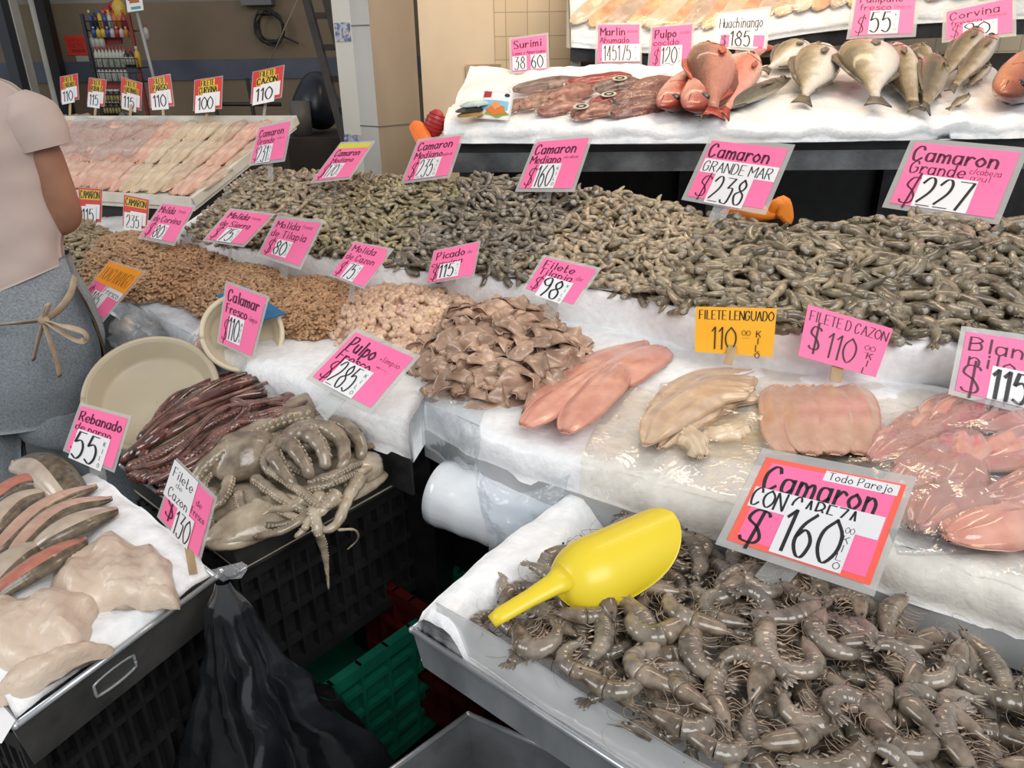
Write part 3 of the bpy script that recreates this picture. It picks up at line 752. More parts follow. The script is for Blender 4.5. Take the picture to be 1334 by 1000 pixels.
for me in CM:
    me.materials.append(DICE); a = me.attributes.new('tint', 'FLOAT_COLOR', 'POINT'); a.data.foreach_set('color', np.ones(len(me.vertices)*4, np.float32))
    me.polygons.foreach_set('use_smooth', np.ones(len(me.polygons), bool))
c0, e1, e2 = mound_frame(532, 418, 108, 46, .958); HD = .062
pp = mound_pts(c0, e1, e2, HD, 1000, dz=.001)
front = sorted(range(1000), key=lambda k: depth(pp[k]) - 3*(pp[k][2]-.958))
b = B(); b.add(*mound_skin(c0, e1, e2, HD, dz=-.006), 0, (.75, .7, .65))
def cubenp(me):
    V = np.array([v.co for v in me.vertices]); Q = np.array([tuple(p.vertices) for p in me.polygons if len(p.vertices) == 4]); T = np.array([tuple(p.vertices) for p in me.polygons if len(p.vertices) == 3])
    return V, Q, T, np.zeros(len(Q), int), np.zeros(len(T), int)
CN = [cubenp(me) for me in CM]
rR = lambda: np.array(Euler(tuple(RNG.uniform(0, 6.28, 3))).to_matrix())
back = front[300:]
instances(CN, [(rR(), pp[k]-[0, 0, .002], 1.0) for k in back], [np.array((1, .96, .93))*RNG.uniform(.8, 1.15) for _ in back], b)
tag(obj('diced_fish', b, DICE, base=tuple(c0), tint=True), 'rest of the pale pink diced fish behind the loose cubes', 'diced fish', kind='stuff')
for k in front[:300]:
    o = bpy.data.objects.new('fish_cube', CM[int(RNG.integers(5))]); COL.objects.link(o); setm(o, rR(), pp[k]+[0, 0, .002], RNG.uniform(.85, 1.2))
    v = RNG.uniform(.82, 1.15); o.color = (v, v*RNG.uniform(.92, 1.03), v*RNG.uniform(.86, 1.02), 1)
    tag(o, 'pale pink fish cube in the diced fish heap of the middle row', 'fish cube', 'diced fish cubes')
STRIP = mat('fish_strip_flesh', (.34, .205, .14), (.56, .40, .30), 28, .30, .25, 90, coat=.35, objcol=True, c3=(.36, .17, .12), c3pos=.72, det=6)
def flap(seed):
    r_ = np.random.default_rng(seed); nu, nv = 13, 7; u = np.linspace(0, 1, nu)[:, None]; v = np.linspace(-1, 1, nv)[None]
    L, W = r_.uniform(.065, .09), r_.uniform(.017, .024); w = W*np.sin(PI*np.clip(u*.92+.05, 0, 1))**.55
    x = (u-.5)*L+0*v; y = v*w+.006*np.sin(u*5+seed); z = .012*np.sin(u*PI)*r_.uniform(.3, 1.4)-.010*r_.uniform(.2, 1.5)*v*v+.006*np.sin(u*7+v*2+seed)
    G = np.stack([x, y, z], -1); H = G.copy(); H[..., 2] -= .005*(1-.7*np.abs(v)**3)
    return B().add(*shell(G, H)).mesh('fish_strip', STRIP)
FM = [flap(s) for s in range(7)]
c0, e1, e2 = mound_frame(652, 464, 106, 56, .955)
P = np.vstack([mound_pts(c0, e1, e2, .085, 130, .8, -.012), mound_pts(c0, e1, e2, .085, 115, .8, .0)])
for p in P:
    o = bpy.data.objects.new('fish_strip', FM[int(RNG.integers(7))]); COL.objects.link(o)
    yw = RNG.normal(.7, .8); x = np.array([math.cos(yw), math.sin(yw), RNG.normal(0, .25)]); n_ = (p-c0)*np.array([1.2, 1.2, 0])*4+np.array([0, 0, 1])+RNG.normal(0, .35, 3)
    setm(o, frame(x, n_), p+[0, 0, .004], RNG.uniform(.75, 1.1)); v = RNG.uniform(.75, 1.2); o.color = (v, v*.98, v*.96, 1)
    tag(o, 'curled brownish fish strip in the heap beside the salmon-pink fillets', 'fish strip', 'fish strips in the middle row')
b = B().add(*mound_skin(c0, e1, e2, .078, .8, -.014)); o = obj('fish_trimmings', b, mat('wet_trimmings', (.30, .17, .12), (.42, .27, .2), 30, .35), base=tuple(c0)); tag(o, 'packed brownish fish trimmings under the curled strips', 'trimmings', kind='stuff')
# ================================================================== FILLETS
def slab_along(P, W, TH, up=(0, 0, 1), nu=30, nv=11, dome=.5, ripple=0, rfreq=3, seed=0, edge=0, skin=None, rag=0, xlift=0, skinpos=.8):
    """soft slab of flesh along a spine: half width W, thickness TH per point"""
    P = resample(cr(P, 6), nu); f = np.linspace(0, 1, nu)
    W = np.interp(f, np.linspace(0, 1, len(W)), W) if np.ndim(W) else np.full(nu, W)
    TH = np.interp(f, np.linspace(0, 1, len(TH)), TH) if np.ndim(TH) else np.full(nu, TH)
    W = W*np.clip(1-np.abs(2*f*.985+.015-1)**5, .01, 1)**.5
    T = np.gradient(P, axis=0); T /= np.linalg.norm(T, axis=1)[:, None]; up = np.asarray(up, float)
    S = np.cross(T, up); S /= np.linalg.norm(S, axis=1)[:, None]; Nn = np.cross(S, T)
    v = np.linspace(-1, 1, nv)
    wob = 1+rag*vnoise(np.stack([f*9+seed, f*0+seed, f*0], 1), 1.0)
    L = P[:, None]+S[:, None]*(W*wob)[:, None, None]*v[None, :, None]
    th = TH[:, None]*((1-np.abs(v)**2.6)*dome+(1-dome)*(1-np.abs(v)**6))[None]*np.clip(np.sin(PI*f), .12, 1)[:, None]**.5
    rp = ripple*(np.sin(v[None]*rfreq*PI+f[:, None]*5+seed)+.8*fbm(L+seed, 18, 2))
    G = L+Nn[:, None]*(th+rp+xlift*np.abs(v)[None]**2)[..., None]; H = L+Nn[:, None]*(rp*.6-.001+xlift*np.abs(v)[None]**2)[..., None]
    V, F = shell(G, H); b = B()
    if skin is None: b.add(V, F)
    else:
        k = (nu-1)*(nv-1); jj = [j for i in range(nu-1) for j in range(nv-1)]; lim = int((nv-1)*skinpos)
        A = [f_ for f_, j in zip(F[:k], jj) if j < lim]; Sx = [f_ for f_, j in zip(F[:k], jj) if j >= lim]+F[k:]
        b.add(V, A, 0); o = b.n-len(V); b.Q.append((np.array([q for q in Sx if len(q) == 4]), 1))
    return b
def fil(name, c1, c2, c3=None, st=None, sc=24, **k):
    a = dict(rough=.26, bump=.10, bsc=70, coat=.45, stretch=st, det=5, lo=.34, hi=.66, rnd=.06, c3pos=.8); a.update(k); return mat(name, c1, c2, sc, c3=c3, **a)
F_SALM = fil('salmon_pink_fillet', srgb(204, 136, 118), srgb(222, 164, 146), srgb(230, 186, 170))
F_PINK = fil('pink_fillet', srgb(208, 156, 134), srgb(228, 192, 170), srgb(210, 134, 116))
F_TAN = fil('tan_fillet', srgb(186, 156, 130), srgb(214, 188, 162), srgb(200, 160, 138))
F_CREAM = fil('cream_fillet', srgb(202, 178, 148), srgb(222, 202, 174), srgb(210, 178, 150))
F_WARM = fil('warm_fillet', srgb(206, 140, 96), srgb(232, 190, 140), srgb(214, 120, 84))
F_TAN2 = fil('pinkish_tan_fillet', srgb(190, 146, 124), srgb(208, 170, 148), srgb(196, 138, 116), rnd=.05)
F_WET = fil('wet_rosy_fillet', srgb(204, 140, 122), srgb(222, 170, 152), srgb(212, 116, 100), coat=.9, rough=.14)
def fillet(name, mtl, pxs, W, TH, z, label, cat='fillet', group=None, up=(0, 0, 1), **k):
    P = np.array([at(u, v, z+(d[0] if d else 0)) for u, v, *d in pxs]); b = slab_along(P, W, TH, up, **k)
    c = P.mean(0); return tag(obj(name, b, mtl, base=tuple(c)), label, cat, group)

zf = .966
g = 'salmon-pink fillets beside the curled strips'
fillet('fish_fillet', F_SALM, [(690, 548), (735, 506), (790, 470), (842, 446)], [.028, .046, .050, .046, .034], .012, zf, 'salmon-pink fillet lying rearmost along the curled brownish strips', group=g, seed=1, ripple=.0012)
fillet('fish_fillet', F_SALM, [(776, 512), (815, 482), (862, 452)], [.034, .052, .054, .046], .012, zf+.006, 'broad salmon-pink fillet at the right end of its group of four', group=g, seed=2, ripple=.0012)
fillet('fish_fillet', F_SALM, [(682, 556), (720, 528), (768, 494), (788, 478)], [.026, .036, .034, .020], .011, zf+.011, 'slim salmon-pink fillet at the left of its group with tapering tip', group=g, seed=3, ripple=.0012)
fillet('fish_fillet', F_SALM, [(736, 564), (764, 528), (796, 494), (808, 474)], [.026, .038, .040, .026], .012, zf+.016, 'salmon-pink fillet lying on top, tip pointing to the front edge', group=g, seed=4, ripple=.0012)
for k, (dx, dy, dz) in enumerate(((0, 0, 0), (8, 9, .006), (4, 20, .010), (-6, 30, .014), (12, 36, .004))):
    fillet('fish_fillet', F_TAN, [(846+dx, 566+dy*.5), (878+dx, 524+dy*.6), (926+dx, 494+dy*.7), (980+dx*.6, 484+dy)], [.014, .034, .044, .046, .034], .008, zf+dz,
           ('lowest pale tan fillet of the fanned stack', 'second pale tan fillet in the fanned stack by the yellow card', 'pale tan fillet midway up the fanned stack by the yellow card',
            'front pale tan fillet of the fanned stack by the yellow card', 'right-hand pale tan fillet of the fanned stack by the yellow card')[k], group='fanned tan fillets', seed=5+k, ripple=.0022, rfreq=2.2)
fillet('fish_fillet', F_CREAM, [(876, 548), (902, 572), (912, 596)], [.018, .026, .020], .010, zf+.004, 'crumpled cream fillet end hanging at the front of the tan stack', seed=11, ripple=.004, rag=.3)
fillet('fish_fillet', F_CREAM, [(918, 560), (940, 566), (975, 556)], [.014, .022, .016], .010, zf+.004, 'crumpled cream fillet scrap under the tan stack', seed=12, ripple=.004, rag=.3)
for k, (u, dz) in enumerate(((1020, .004), (1050, .010), (1082, .012), (1114, .008), (1066, .0))):
    fillet('fish_fillet', F_TAN2, [(u-4, 502), (u, 535), (u+2, 566), (u+6, 592)], [.036, .040, .038, .028], .010, zf+dz,
           ('pinkish tan fillet at the left of the square stack', 'second pinkish tan fillet of the square stack', 'third pinkish tan fillet of the square stack',
            'pinkish tan fillet at the right of the square stack', 'lowest pinkish tan fillet of the square stack')[k], group='square stack of tan fillets', seed=20+k, ripple=.001, dome=.3)
wet = [((1130, 600), (1180, 570), (1240, 530)), ((1160, 640), (1210, 610), (1275, 575)), ((1200, 560), (1250, 530), (1310, 515)), ((1190, 690), (1230, 655), (1300, 640)),
       ((1250, 610), (1310, 590), (1380, 560)), ((1230, 700), (1290, 690), (1360, 670)), ((1270, 560), (1330, 545), (1390, 530)), ((1280, 650), (1340, 640), (1400, 610)),
       ((1225, 640), (1255, 600), (1262, 560)), ((1310, 700), (1350, 690), (1420, 680))]
for k, q in enumerate(wet):
    fillet('fish_fillet', F_WET, q, [.026, .042, .040, .024], .022, zf+.003+.004*(k % 3), 'wet rosy fillet jumbled under clear film at the right end of the middle row', group='wet rosy fillets under film', seed=30+k, ripple=.004, rag=.15)

# back left fillet tray --------------------------------------------------------
FR, BR_ = atd(252, 262, 2.84), atd(380, 160, 3.22); BL_ = atd(70, 160, 3.30); FL_ = atd(10, 247, 2.92)
def tq(x, y, z=0):   # x 0 left..1 right, y 0 front..1 back
    return FL_*(1-x)*(1-y)+FR*x*(1-y)+BL_*(1-x)*y+BR_*x*y+np.array([0, 0, z])
c = (FL_+FR+BL_+BR_)/4; rt = empty('fillet_tray', c-np.array([0, 0, .06]), 'long white plastic tray of fillets tilted towards the aisle at the back left', 'tray')
G = np.array([[tq(x, y) for y in np.linspace(-.02, 1.02, 6)] for x in np.linspace(-.02, 1.01, 6)]); H = G-np.array([0, 0, .03])
obj('tray_base', B().add(*shell(G, H)), WHITEP, rt, smooth=False)
for p, q, nm in ((tq(-.02, -.02), tq(1.01, -.02), 'rim'), (tq(1.01, -.02), tq(1.01, 1.03), 'rim'), (tq(1.01, 1.03), tq(-.02, 1.03), 'rim'), (tq(-.02, 1.03), tq(-.02, -.02), 'rim')):
    obj(nm, B().add(*bar(p+[0, 0, .004], q+[0, 0, .004], .018, .034)), WHITEP, rt, smooth=False)
obj('stand', B().add(*box8([np.array([*tq(x, y)[:2], z]) for z in (0,) for x, y in ((0, .02), (.98, .02), (.98, .98), (0, .98))]+[tq(x, y, -.035) for x, y in ((0, .02), (.98, .02), (.98, .98), (0, .98))])), mat('dark_stand', (.02, .018, .016)), rt, smooth=False)
nc = 19
for ci in range(nc):
    x = (ci+.5)/nc
    mtl = F_PINK if ci < 8 else (F_PINK if ci < 11 else (F_CREAM if ci < 15 else (F_PINK if ci in (16, 17) else F_TAN)))
    band = 'pink' if ci < 11 else ('cream' if ci < 15 else 'streaky pink')
    for ri in range(3):
        y0 = ri*.325+.03+RNG.uniform(-.02, .02); xx = x+RNG.uniform(-.008, .008)
        P = np.array([tq(xx+RNG.uniform(-.006, .006), min(.985, y0+.37*s), .008+.004*(ci % 2)+.004*math.sin(PI*s)) for s in (0, .33, .66, 1)])
        b = slab_along(P, [.032, .038, .040, .036], .011, nu=16, nv=9, seed=ci*3+ri, ripple=.0025, rag=.15)
        tag(obj('fish_fillet', b, mtl, base=tuple(P.mean(0))), '%s fillet in the %s of the long white tray at the back left' % (band, ('front rank', 'middle rank', 'back rank')[ri]), 'fillet', '%s fillets, %s of the white tray' % (band, ('front', 'middle', 'back')[ri]))
# small tray with pale fillets behind it at the far left
bq = atd(62, 157, 3.55); t2 = empty('fillet_tray', bq, 'small white tray of pale fillets behind the sleeve of the shopkeeper', 'tray')
q0, q1, q2, q3 = atd(40, 172, 3.45), atd(100, 168, 3.4), atd(114, 155, 3.6), atd(66, 153, 3.65)
obj('tray_base', B().add(*shell(np.array([[q0, q1], [q3, q2]]), np.array([[q0, q1], [q3, q2]])-[0, 0, .03])), WHITEP, t2, smooth=False)
obj('tray_stand', B().add(*box8([np.array([*p[:2], 0]) for p in (q0, q1, q2, q3)]+[p-[0, 0, .03] for p in (q0, q1, q2, q3)])), BLACKP, t2, smooth=False)
for k in range(4):
    P = np.array([q0+(q1-q0)*((k+.5)/4)+(q3-q0)*s+[0, 0, .006] for s in (.05, .5, .95)])
    tag(obj('fish_fillet', slab_along(P, .03, .015, nu=12, nv=7, seed=k), F_TAN, base=tuple(P.mean(0))), 'pale tan fillet in the small tray behind the sleeve', 'fillet', 'fillets in the small back tray')
# topmost tilted tray: draped fillets
qn = len(QF)
def qq(x, y, z=0):
    i = np.arange(qn); a = np.array([np.interp(x*(qn-1), i, QF[:, k]) for k in range(3)]); b_ = np.array([np.interp(x*(qn-1), i, QB[:, k]) for k in range(3)])
    return a*(1-y)+b_*y+np.array([0, -z*.5, z])
for k in range(30):
    x = (k-3)/25
    for r in range(2):
        xs = [x+.015*s+.26*s*(.5)+r*.13 for s in (0, .33, .66, 1)]; ys = [.05+r*.42+.5*s for s in (0, .33, .66, 1)]
        if xs[0] < 0 or xs[-1] > 1.12: continue
        P = np.array([qq(min(max(xx, 0), 1), min(yy, .98), .012+.005*(k % 2)) for xx, yy in zip(xs, ys)])
        if np.linalg.norm(P[0]-P[-1]) < .1: continue
        b = slab_along(P, [.036, .044, .044, .036], .014, up=(0, -.6, .8), nu=16, nv=7, seed=k+r*40, ripple=.002)
        tag(obj('fish_fillet', b, (F_WARM, F_TAN, F_WARM, F_CREAM)[(k+r) % 4], base=tuple(P.mean(0))), 'warm-lit fillet slanting across the %s of the topmost tilted tray' % ('front' if r == 0 else 'back'), 'fillet', 'fillets on the topmost tray, %s' % ('front' if r == 0 else 'back'))
G = np.array([[qq(x, y, .040+.010*math.sin(x*40+y*9)+.006*math.sin(x*90)) for y in np.linspace(-.04, .8, 12)] for x in np.linspace(0, 1, 60)])
G[:, 0] -= [0, .012, .05]; G[:, 1] -= [0, .012, .0]
tag(obj('plastic_sheet', B().add(*shell(G, G-[0, 0, .0008])), CLEAR, base=tuple(G.reshape(-1, 3).mean(0))), 'clear wrinkled film drawn over the fillets on the topmost tray', 'plastic sheet')

# ================================================================== WHOLE FISH
def fishmat(name, back, side, belly, p1=.35, p2=.68, sc=26, metal=.0, rough=.22, spots=None):
    M = mat(name, side, None, rough=rough, coat=.7, metal=metal, bump=.6, bsc=170); nt = M.node_tree; N = nt.nodes; L = nt.links; p = N['Principled BSDF']
    tc = N.new('ShaderNodeTexCoord'); sx = N.new('ShaderNodeSeparateXYZ'); L.new(tc.outputs['Generated'], sx.inputs[0])
    nz = N.new('ShaderNodeTexNoise'); nz.inputs['Scale'].default_value = sc; nz.inputs['Detail'].default_value = 5; L.new(tc.outputs['Object'], nz.inputs['Vector'])
    ma = N.new('ShaderNodeMath'); ma.operation = 'MULTIPLY_ADD'; ma.inputs[1].default_value = .35; L.new(nz.outputs[0], ma.inputs[0]); L.new(sx.outputs['Z'], ma.inputs[2])
    sb = N.new('ShaderNodeMath'); sb.operation = 'SUBTRACT'; sb.inputs[1].default_value = .175; L.new(ma.outputs[0], sb.inputs[0])
    rp = N.new('ShaderNodeValToRGB'); e = rp.color_ramp.elements; e[0].position = p1-.1; e[0].color = (*belly, 1); e[1].position = p2+.1; e[1].color = (*back, 1)
    x = e.new((p1+p2)/2); x.color = (*side, 1); L.new(sb.outputs[0], rp.inputs[0]); L.new(rp.outputs[0], p.inputs['Base Color']); return M
M_SNAP = fishmat('red_snapper_skin', srgb(112, 48, 32), srgb(164, 66, 48), srgb(206, 142, 126))
M_SNAPFIN = mat('red_fin', srgb(150, 44, 34), srgb(186, 70, 52), 40, .3, coat=.4)
M_PAMP = fishmat('silver_fish_skin', srgb(96, 86, 62), srgb(150, 136, 106), srgb(216, 210, 202), .50, .74, metal=.0)
M_CORV = fishmat('olive_fish_skin', srgb(78, 66, 42), srgb(142, 124, 86), srgb(206, 198, 184), .30, .6, metal=.05)
M_FIN = mat('grey_fin', srgb(74, 66, 54), srgb(112, 102, 86), 40, .35, coat=.3)
M_DARKF = fishmat('dark_fish_skin', srgb(44, 42, 36), srgb(92, 86, 70), srgb(150, 140, 118), .2, .55, metal=.2)
M_DUSK = fishmat('dusky_snapper_skin', srgb(112, 62, 40), srgb(166, 100, 78), srgb(196, 132, 116))
M_PALES = fishmat('pale_snapper_skin', srgb(190, 96, 76), srgb(216, 140, 120), srgb(228, 176, 160))
M_BRED = fishmat('brown_red_skin', srgb(92, 48, 32), srgb(150, 76, 50), srgb(190, 120, 80))
PT0 = TF.mean(0)+np.array([0, 0, .004]); PTN = np.cross(TF[-1]-TF[0], np.array([.06, .62, .13])); PTN /= np.linalg.norm(PTN)
def at3(u, v, h=0):
    d = ray(u, v); p0 = PT0+PTN*h; return CAM+d*(np.dot(p0-CAM, PTN)/np.dot(d, PTN))
PROF = {'snapper': ([0, .04, .12, .26, .42, .6, .78, .9, 1], [.08, .48, .80, 1.0, 1.0, .78, .42, .22, .20], [.08, .36, .62, .84, .88, .72, .40, .22, .20]),
        'pampano': ([0, .05, .14, .3, .46, .64, .8, .92, 1], [.10, .55, .80, .99, 1.0, .78, .40, .16, .14], [.10, .44, .70, .96, 1.0, .78, .40, .16, .14]),
        'corvina': ([0, .06, .16, .3, .45, .62, .8, .92, 1], [.10, .50, .80, .98, 1.0, .84, .54, .34, .30], [.10, .38, .66, .86, .92, .78, .5, .32, .28])}
def fish(name, kind, head, tail, hh, thick, skin, fin, label, cat='fish', lat=(0, -.72, .7), bend=0, group=None, flip=1):
    head, tail = np.asarray(head, float), np.asarray(tail, float); L = np.linalg.norm(head-tail)
    R = frame(tail-head, (1, 0, 0)); x = (tail-head)/L; y = np.asarray(lat, float); y = y-x*np.dot(x, y); y /= np.linalg.norm(y); z = np.cross(x, y)*flip
    xs, up, dn = PROF[kind]; n = 26; f = np.linspace(0, 1, n); U = np.interp(f, xs, up)*hh; D = np.interp(f, xs, dn)*hh
    k_ = np.ones(3)/3; U[1:-1] = np.convolve(U, k_, 'valid'); D[1:-1] = np.convolve(D, k_, 'valid')
    W = np.interp(f, [0, .08, .25, .45, .75, 1], [.1, .55, .95, 1, .5, .12])*thick
    bl = L*.82; cx = f*bl; cy = bend*L*np.sin(f*PI*.9)
    root = empty(name, tuple(head), label, cat, group)
    Rm = np.stack([x, y, z], 1)
    def loc(o): setm(o, Rm*1.0, (0, 0, 0)); o.parent = root; o.matrix_parent_inverse = Matrix.Identity(4); return o
    m = 16; th = np.arange(m)*2*PI/m; V = []; F = []
    for i in range(n):
        c_, s_ = np.cos(th), np.sin(th); zz = np.where(s_ > 0, U[i], D[i])*np.sign(s_)*np.abs(s_)**.9; yy = W[i]*np.sign(c_)*np.abs(c_)**.9+cy[i]*1.0
        V.append(np.stack([np.full(m, cx[i]), yy, zz], 1))
    V = np.vstack(V)
    for i in range(n-1):
        for k in range(m): k2 = (k+1) % m; F.append((i*m+k, i*m+k2, (i+1)*m+k2, (i+1)*m+k))
    V = np.vstack([V, [0, cy[0], 0], [bl, cy[-1], 0]])
    for k in range(m): k2 = (k+1) % m; F += [(n*m, k2, k), (n*m+1, (n-1)*m+k, (n-1)*m+k2)]
    if flip < 0: F = [q[::-1] for q in F]
    def part(nm, b, mt, **kw):
        me = b.mesh(nm, mt); o = bpy.data.objects.new(nm, me); COL.objects.link(o); return loc(o)
    part('body', B().add(V, F), skin)
    def plate(poly, th0=.002):
        poly = np.array(poly, float); G = np.stack([poly[:, 0], poly[:, 2]+th0, poly[:, 1]], 1); Hh = np.stack([poly[:, 0], poly[:, 2]-th0, poly[:, 1]], 1); nn = len(poly)
        b = B(); c0 = G.mean(0); c1 = Hh.mean(0); Vv = np.vstack([G, Hh, c0, c1]); Ff = []
        for a in range(nn): a2 = (a+1) % nn; Ff += [(2*nn, a, a2), (2*nn+1, nn+a2, nn+a), (a, nn+a, nn+a2, a2)]
        return b.add(Vv, Ff)
    e = cy[-1]; h2 = hh
    part('tail_fin', plate([(bl-.012*L, .18*h2, e), (bl+.06*L, .30*h2, e), (bl+.12*L, .42*h2, e), (bl+.09*L, .15*h2, e), (bl+.08*L, 0, e), (bl+.09*L, -.15*h2, e), (bl+.12*L, -.42*h2, e), (bl+.06*L, -.30*h2, e), (bl-.012*L, -.18*h2, e)]), fin)
    zi = lambda q: float(np.interp(q, f, U)); zd = lambda q: float(np.interp(q, f, D)); yi = lambda q: float(np.interp(q, f, cy))
    part('dorsal_fin', plate([(bl*q, zi(q)*.94+hgt*h2, yi(q)) for q, hgt in ((.3, 0), (.36, .26), (.45, .30), (.58, .22), (.72, .2), (.84, .06), (.84, 0), (.6, 0))]), fin)
    part('anal_fin', plate([(bl*q, -zd(q)*.94-hgt*h2, yi(q)) for q, hgt in ((.62, 0), (.68, .26), (.78, .14), (.86, .03), (.86, 0))]), fin)
    for s in (1, -1):
        w = float(np.interp(.3, f, W)); part('pectoral_fin', plate([(bl*.27, -.10*h2, yi(.3)+s*w*.98), (bl*.38, .06*h2, yi(.3)+s*(w+.006)), (bl*.46, -.02*h2, yi(.3)+s*(w+.010)), (bl*.44, -.22*h2, yi(.3)+s*(w+.010)), (bl*.33, -.3*h2, yi(.3)+s*(w+.004))], .0012), fin)
        w2 = float(np.interp(.10, f, W)); part('eye', B().add(*ball((bl*.105, yi(.1)+s*w2*.86, zi(.1)*.38), (.013*L*1.5, .006, .013*L*1.5), 10, 7)), EYE)
        Q = np.array([(bl*.002, yi(0)+s*.002, -.02*h2), (bl*.03, yi(.03)+s*float(np.interp(.03, f, W))*.95, -.06*h2), (bl*.06, yi(.06)+s*float(np.interp(.06, f, W))*.97, -.14*h2)])
        part('mouth', B().add(*tube(Q, .0013, 5)), mat_mouth)
        gq = np.array([(bl*(.235-.05*abs(a)**1.5), yi(.23)+s*(float(np.interp(.235-.05*abs(a)**1.5, f, W))*math.sqrt(max(0, 1-(a*.78)**2))+.0006), a*.78*(zi(.22) if a > 0 else zd(.22))) for a in np.linspace(-.85, .75, 9)])
        part('gill_slit', B().add(*tube(gq, .0011, 5)), fin)
    return root
mat_mouth = mat('dark_fish_line', (.05, .022, .018), None, rough=.3)
fish('snapper', 'snapper', at3(858, 138, .045), at3(975, 66, .035), .066, .042, M_SNAP, M_SNAPFIN, 'red snapper with its head lowest and nearest the packaged squid')
fish('snapper', 'snapper', at3(893, 140, .055), at3(1010, 52, .04), .084, .052, M_SNAP, M_SNAPFIN, 'red snapper with a bright red cheek, second from the squid packs')
fish('snapper', 'snapper', at3(926, 62, .13), at3(930, 160, .03), .078, .058, M_DUSK, M_SNAPFIN, 'dusky brown-backed snapper lying across the middle of the red ones', lat=(.1, -.8, .6))
fish('snapper', 'snapper', at3(984, 72, .075), at3(938, 158, .02), .054, .034, M_PALES, M_SNAPFIN, 'pale pink snapper at the right of the red ones', lat=(.2, -.8, .6))
fish('dark_fish', 'corvina', at3(1030, 102, .030), at3(898, 158, .030), .026, .022, M_DARKF, M_FIN, 'long dark slim fish with its tail hanging over the ice edge')
fish('pompano', 'pampano', at3(1074, 60, .075), at3(1042, 142, .015), .074, .042, M_PAMP, M_FIN, 'silver deep-bodied fish with its tail in the ice beside the long dark fish', lat=(-.2, -.8, .6))
fish('pompano', 'pampano', at3(1122, 60, .085), at3(1144, 148, .015), .090, .048, M_PAMP, M_FIN, 'largest silver deep-bodied fish, curved on the ice under the 55 card', lat=(-.15, -.8, .6), bend=.05)
fish('pompano', 'pampano', at3(1052, 58, .05), at3(990, 96, .015), .056, .036, M_PAMP, M_FIN, 'silver fish half buried in ice behind the long dark fish', lat=(0, -.6, .8))
fish('corvina', 'corvina', at3(1164, 58, .07), at3(1196, 152, .012), .056, .040, M_CORV, M_FIN, 'olive-backed fish with pale belly to the right of the deep-bodied ones', lat=(-.3, -.8, .5))
fish('corvina', 'corvina', at3(1220, 74, .06), at3(1204, 150, .012), .050, .038, M_CORV, M_FIN, 'plump olive fish with its tail down beside the pale-bellied one', lat=(.2, -.8, .5))
fish('corvina', 'corvina', at3(1278, 38, .10), at3(1218, 112, .02), .044, .034, M_CORV, M_FIN, 'upper of two slim olive fish leaning against the 90 card', lat=(-.3, -.7, .6))
fish('corvina', 'corvina', at3(1298, 46, .09), at3(1232, 126, .02), .036, .030, M_CORV, M_FIN, 'lower of two slim olive fish leaning against the 90 card', lat=(-.3, -.7, .6))
fish('corvina', 'corvina', at3(1186, 62, .055), at3(1222, 92, .02), .042, .034, M_CORV, M_FIN, 'olive fish showing only its back behind the plump one', lat=(0, -.5, .8))
fish('snapper', 'snapper', at3(1096, 60, .05), at3(1140, 74, .02), .034, .03, M_SNAP, M_SNAPFIN, 'small reddish fish peeping out behind the deep-bodied ones', lat=(0, -.5, .8))
fish('corvina', 'corvina', at3(1290, 84, .03), at3(1256, 116, .01), .022, .016, M_CORV, M_FIN, 'small olive fish lying in the ice right of the slim pair', lat=(0, -.5, .8))
fish('corvina', 'corvina', at3(1264, 124, .016), at3(1232, 144, .008), .014, .010, M_CORV, M_FIN, 'smallest grey fish half sunk in the ice near the front edge', lat=(0, -.5, .8))
fish('snapper', 'snapper', at3(1304, 122, .05), at3(1390, 50, .05), .075, .06, M_BRED, M_SNAPFIN, 'brownish red fish cut by the right edge of the photo')

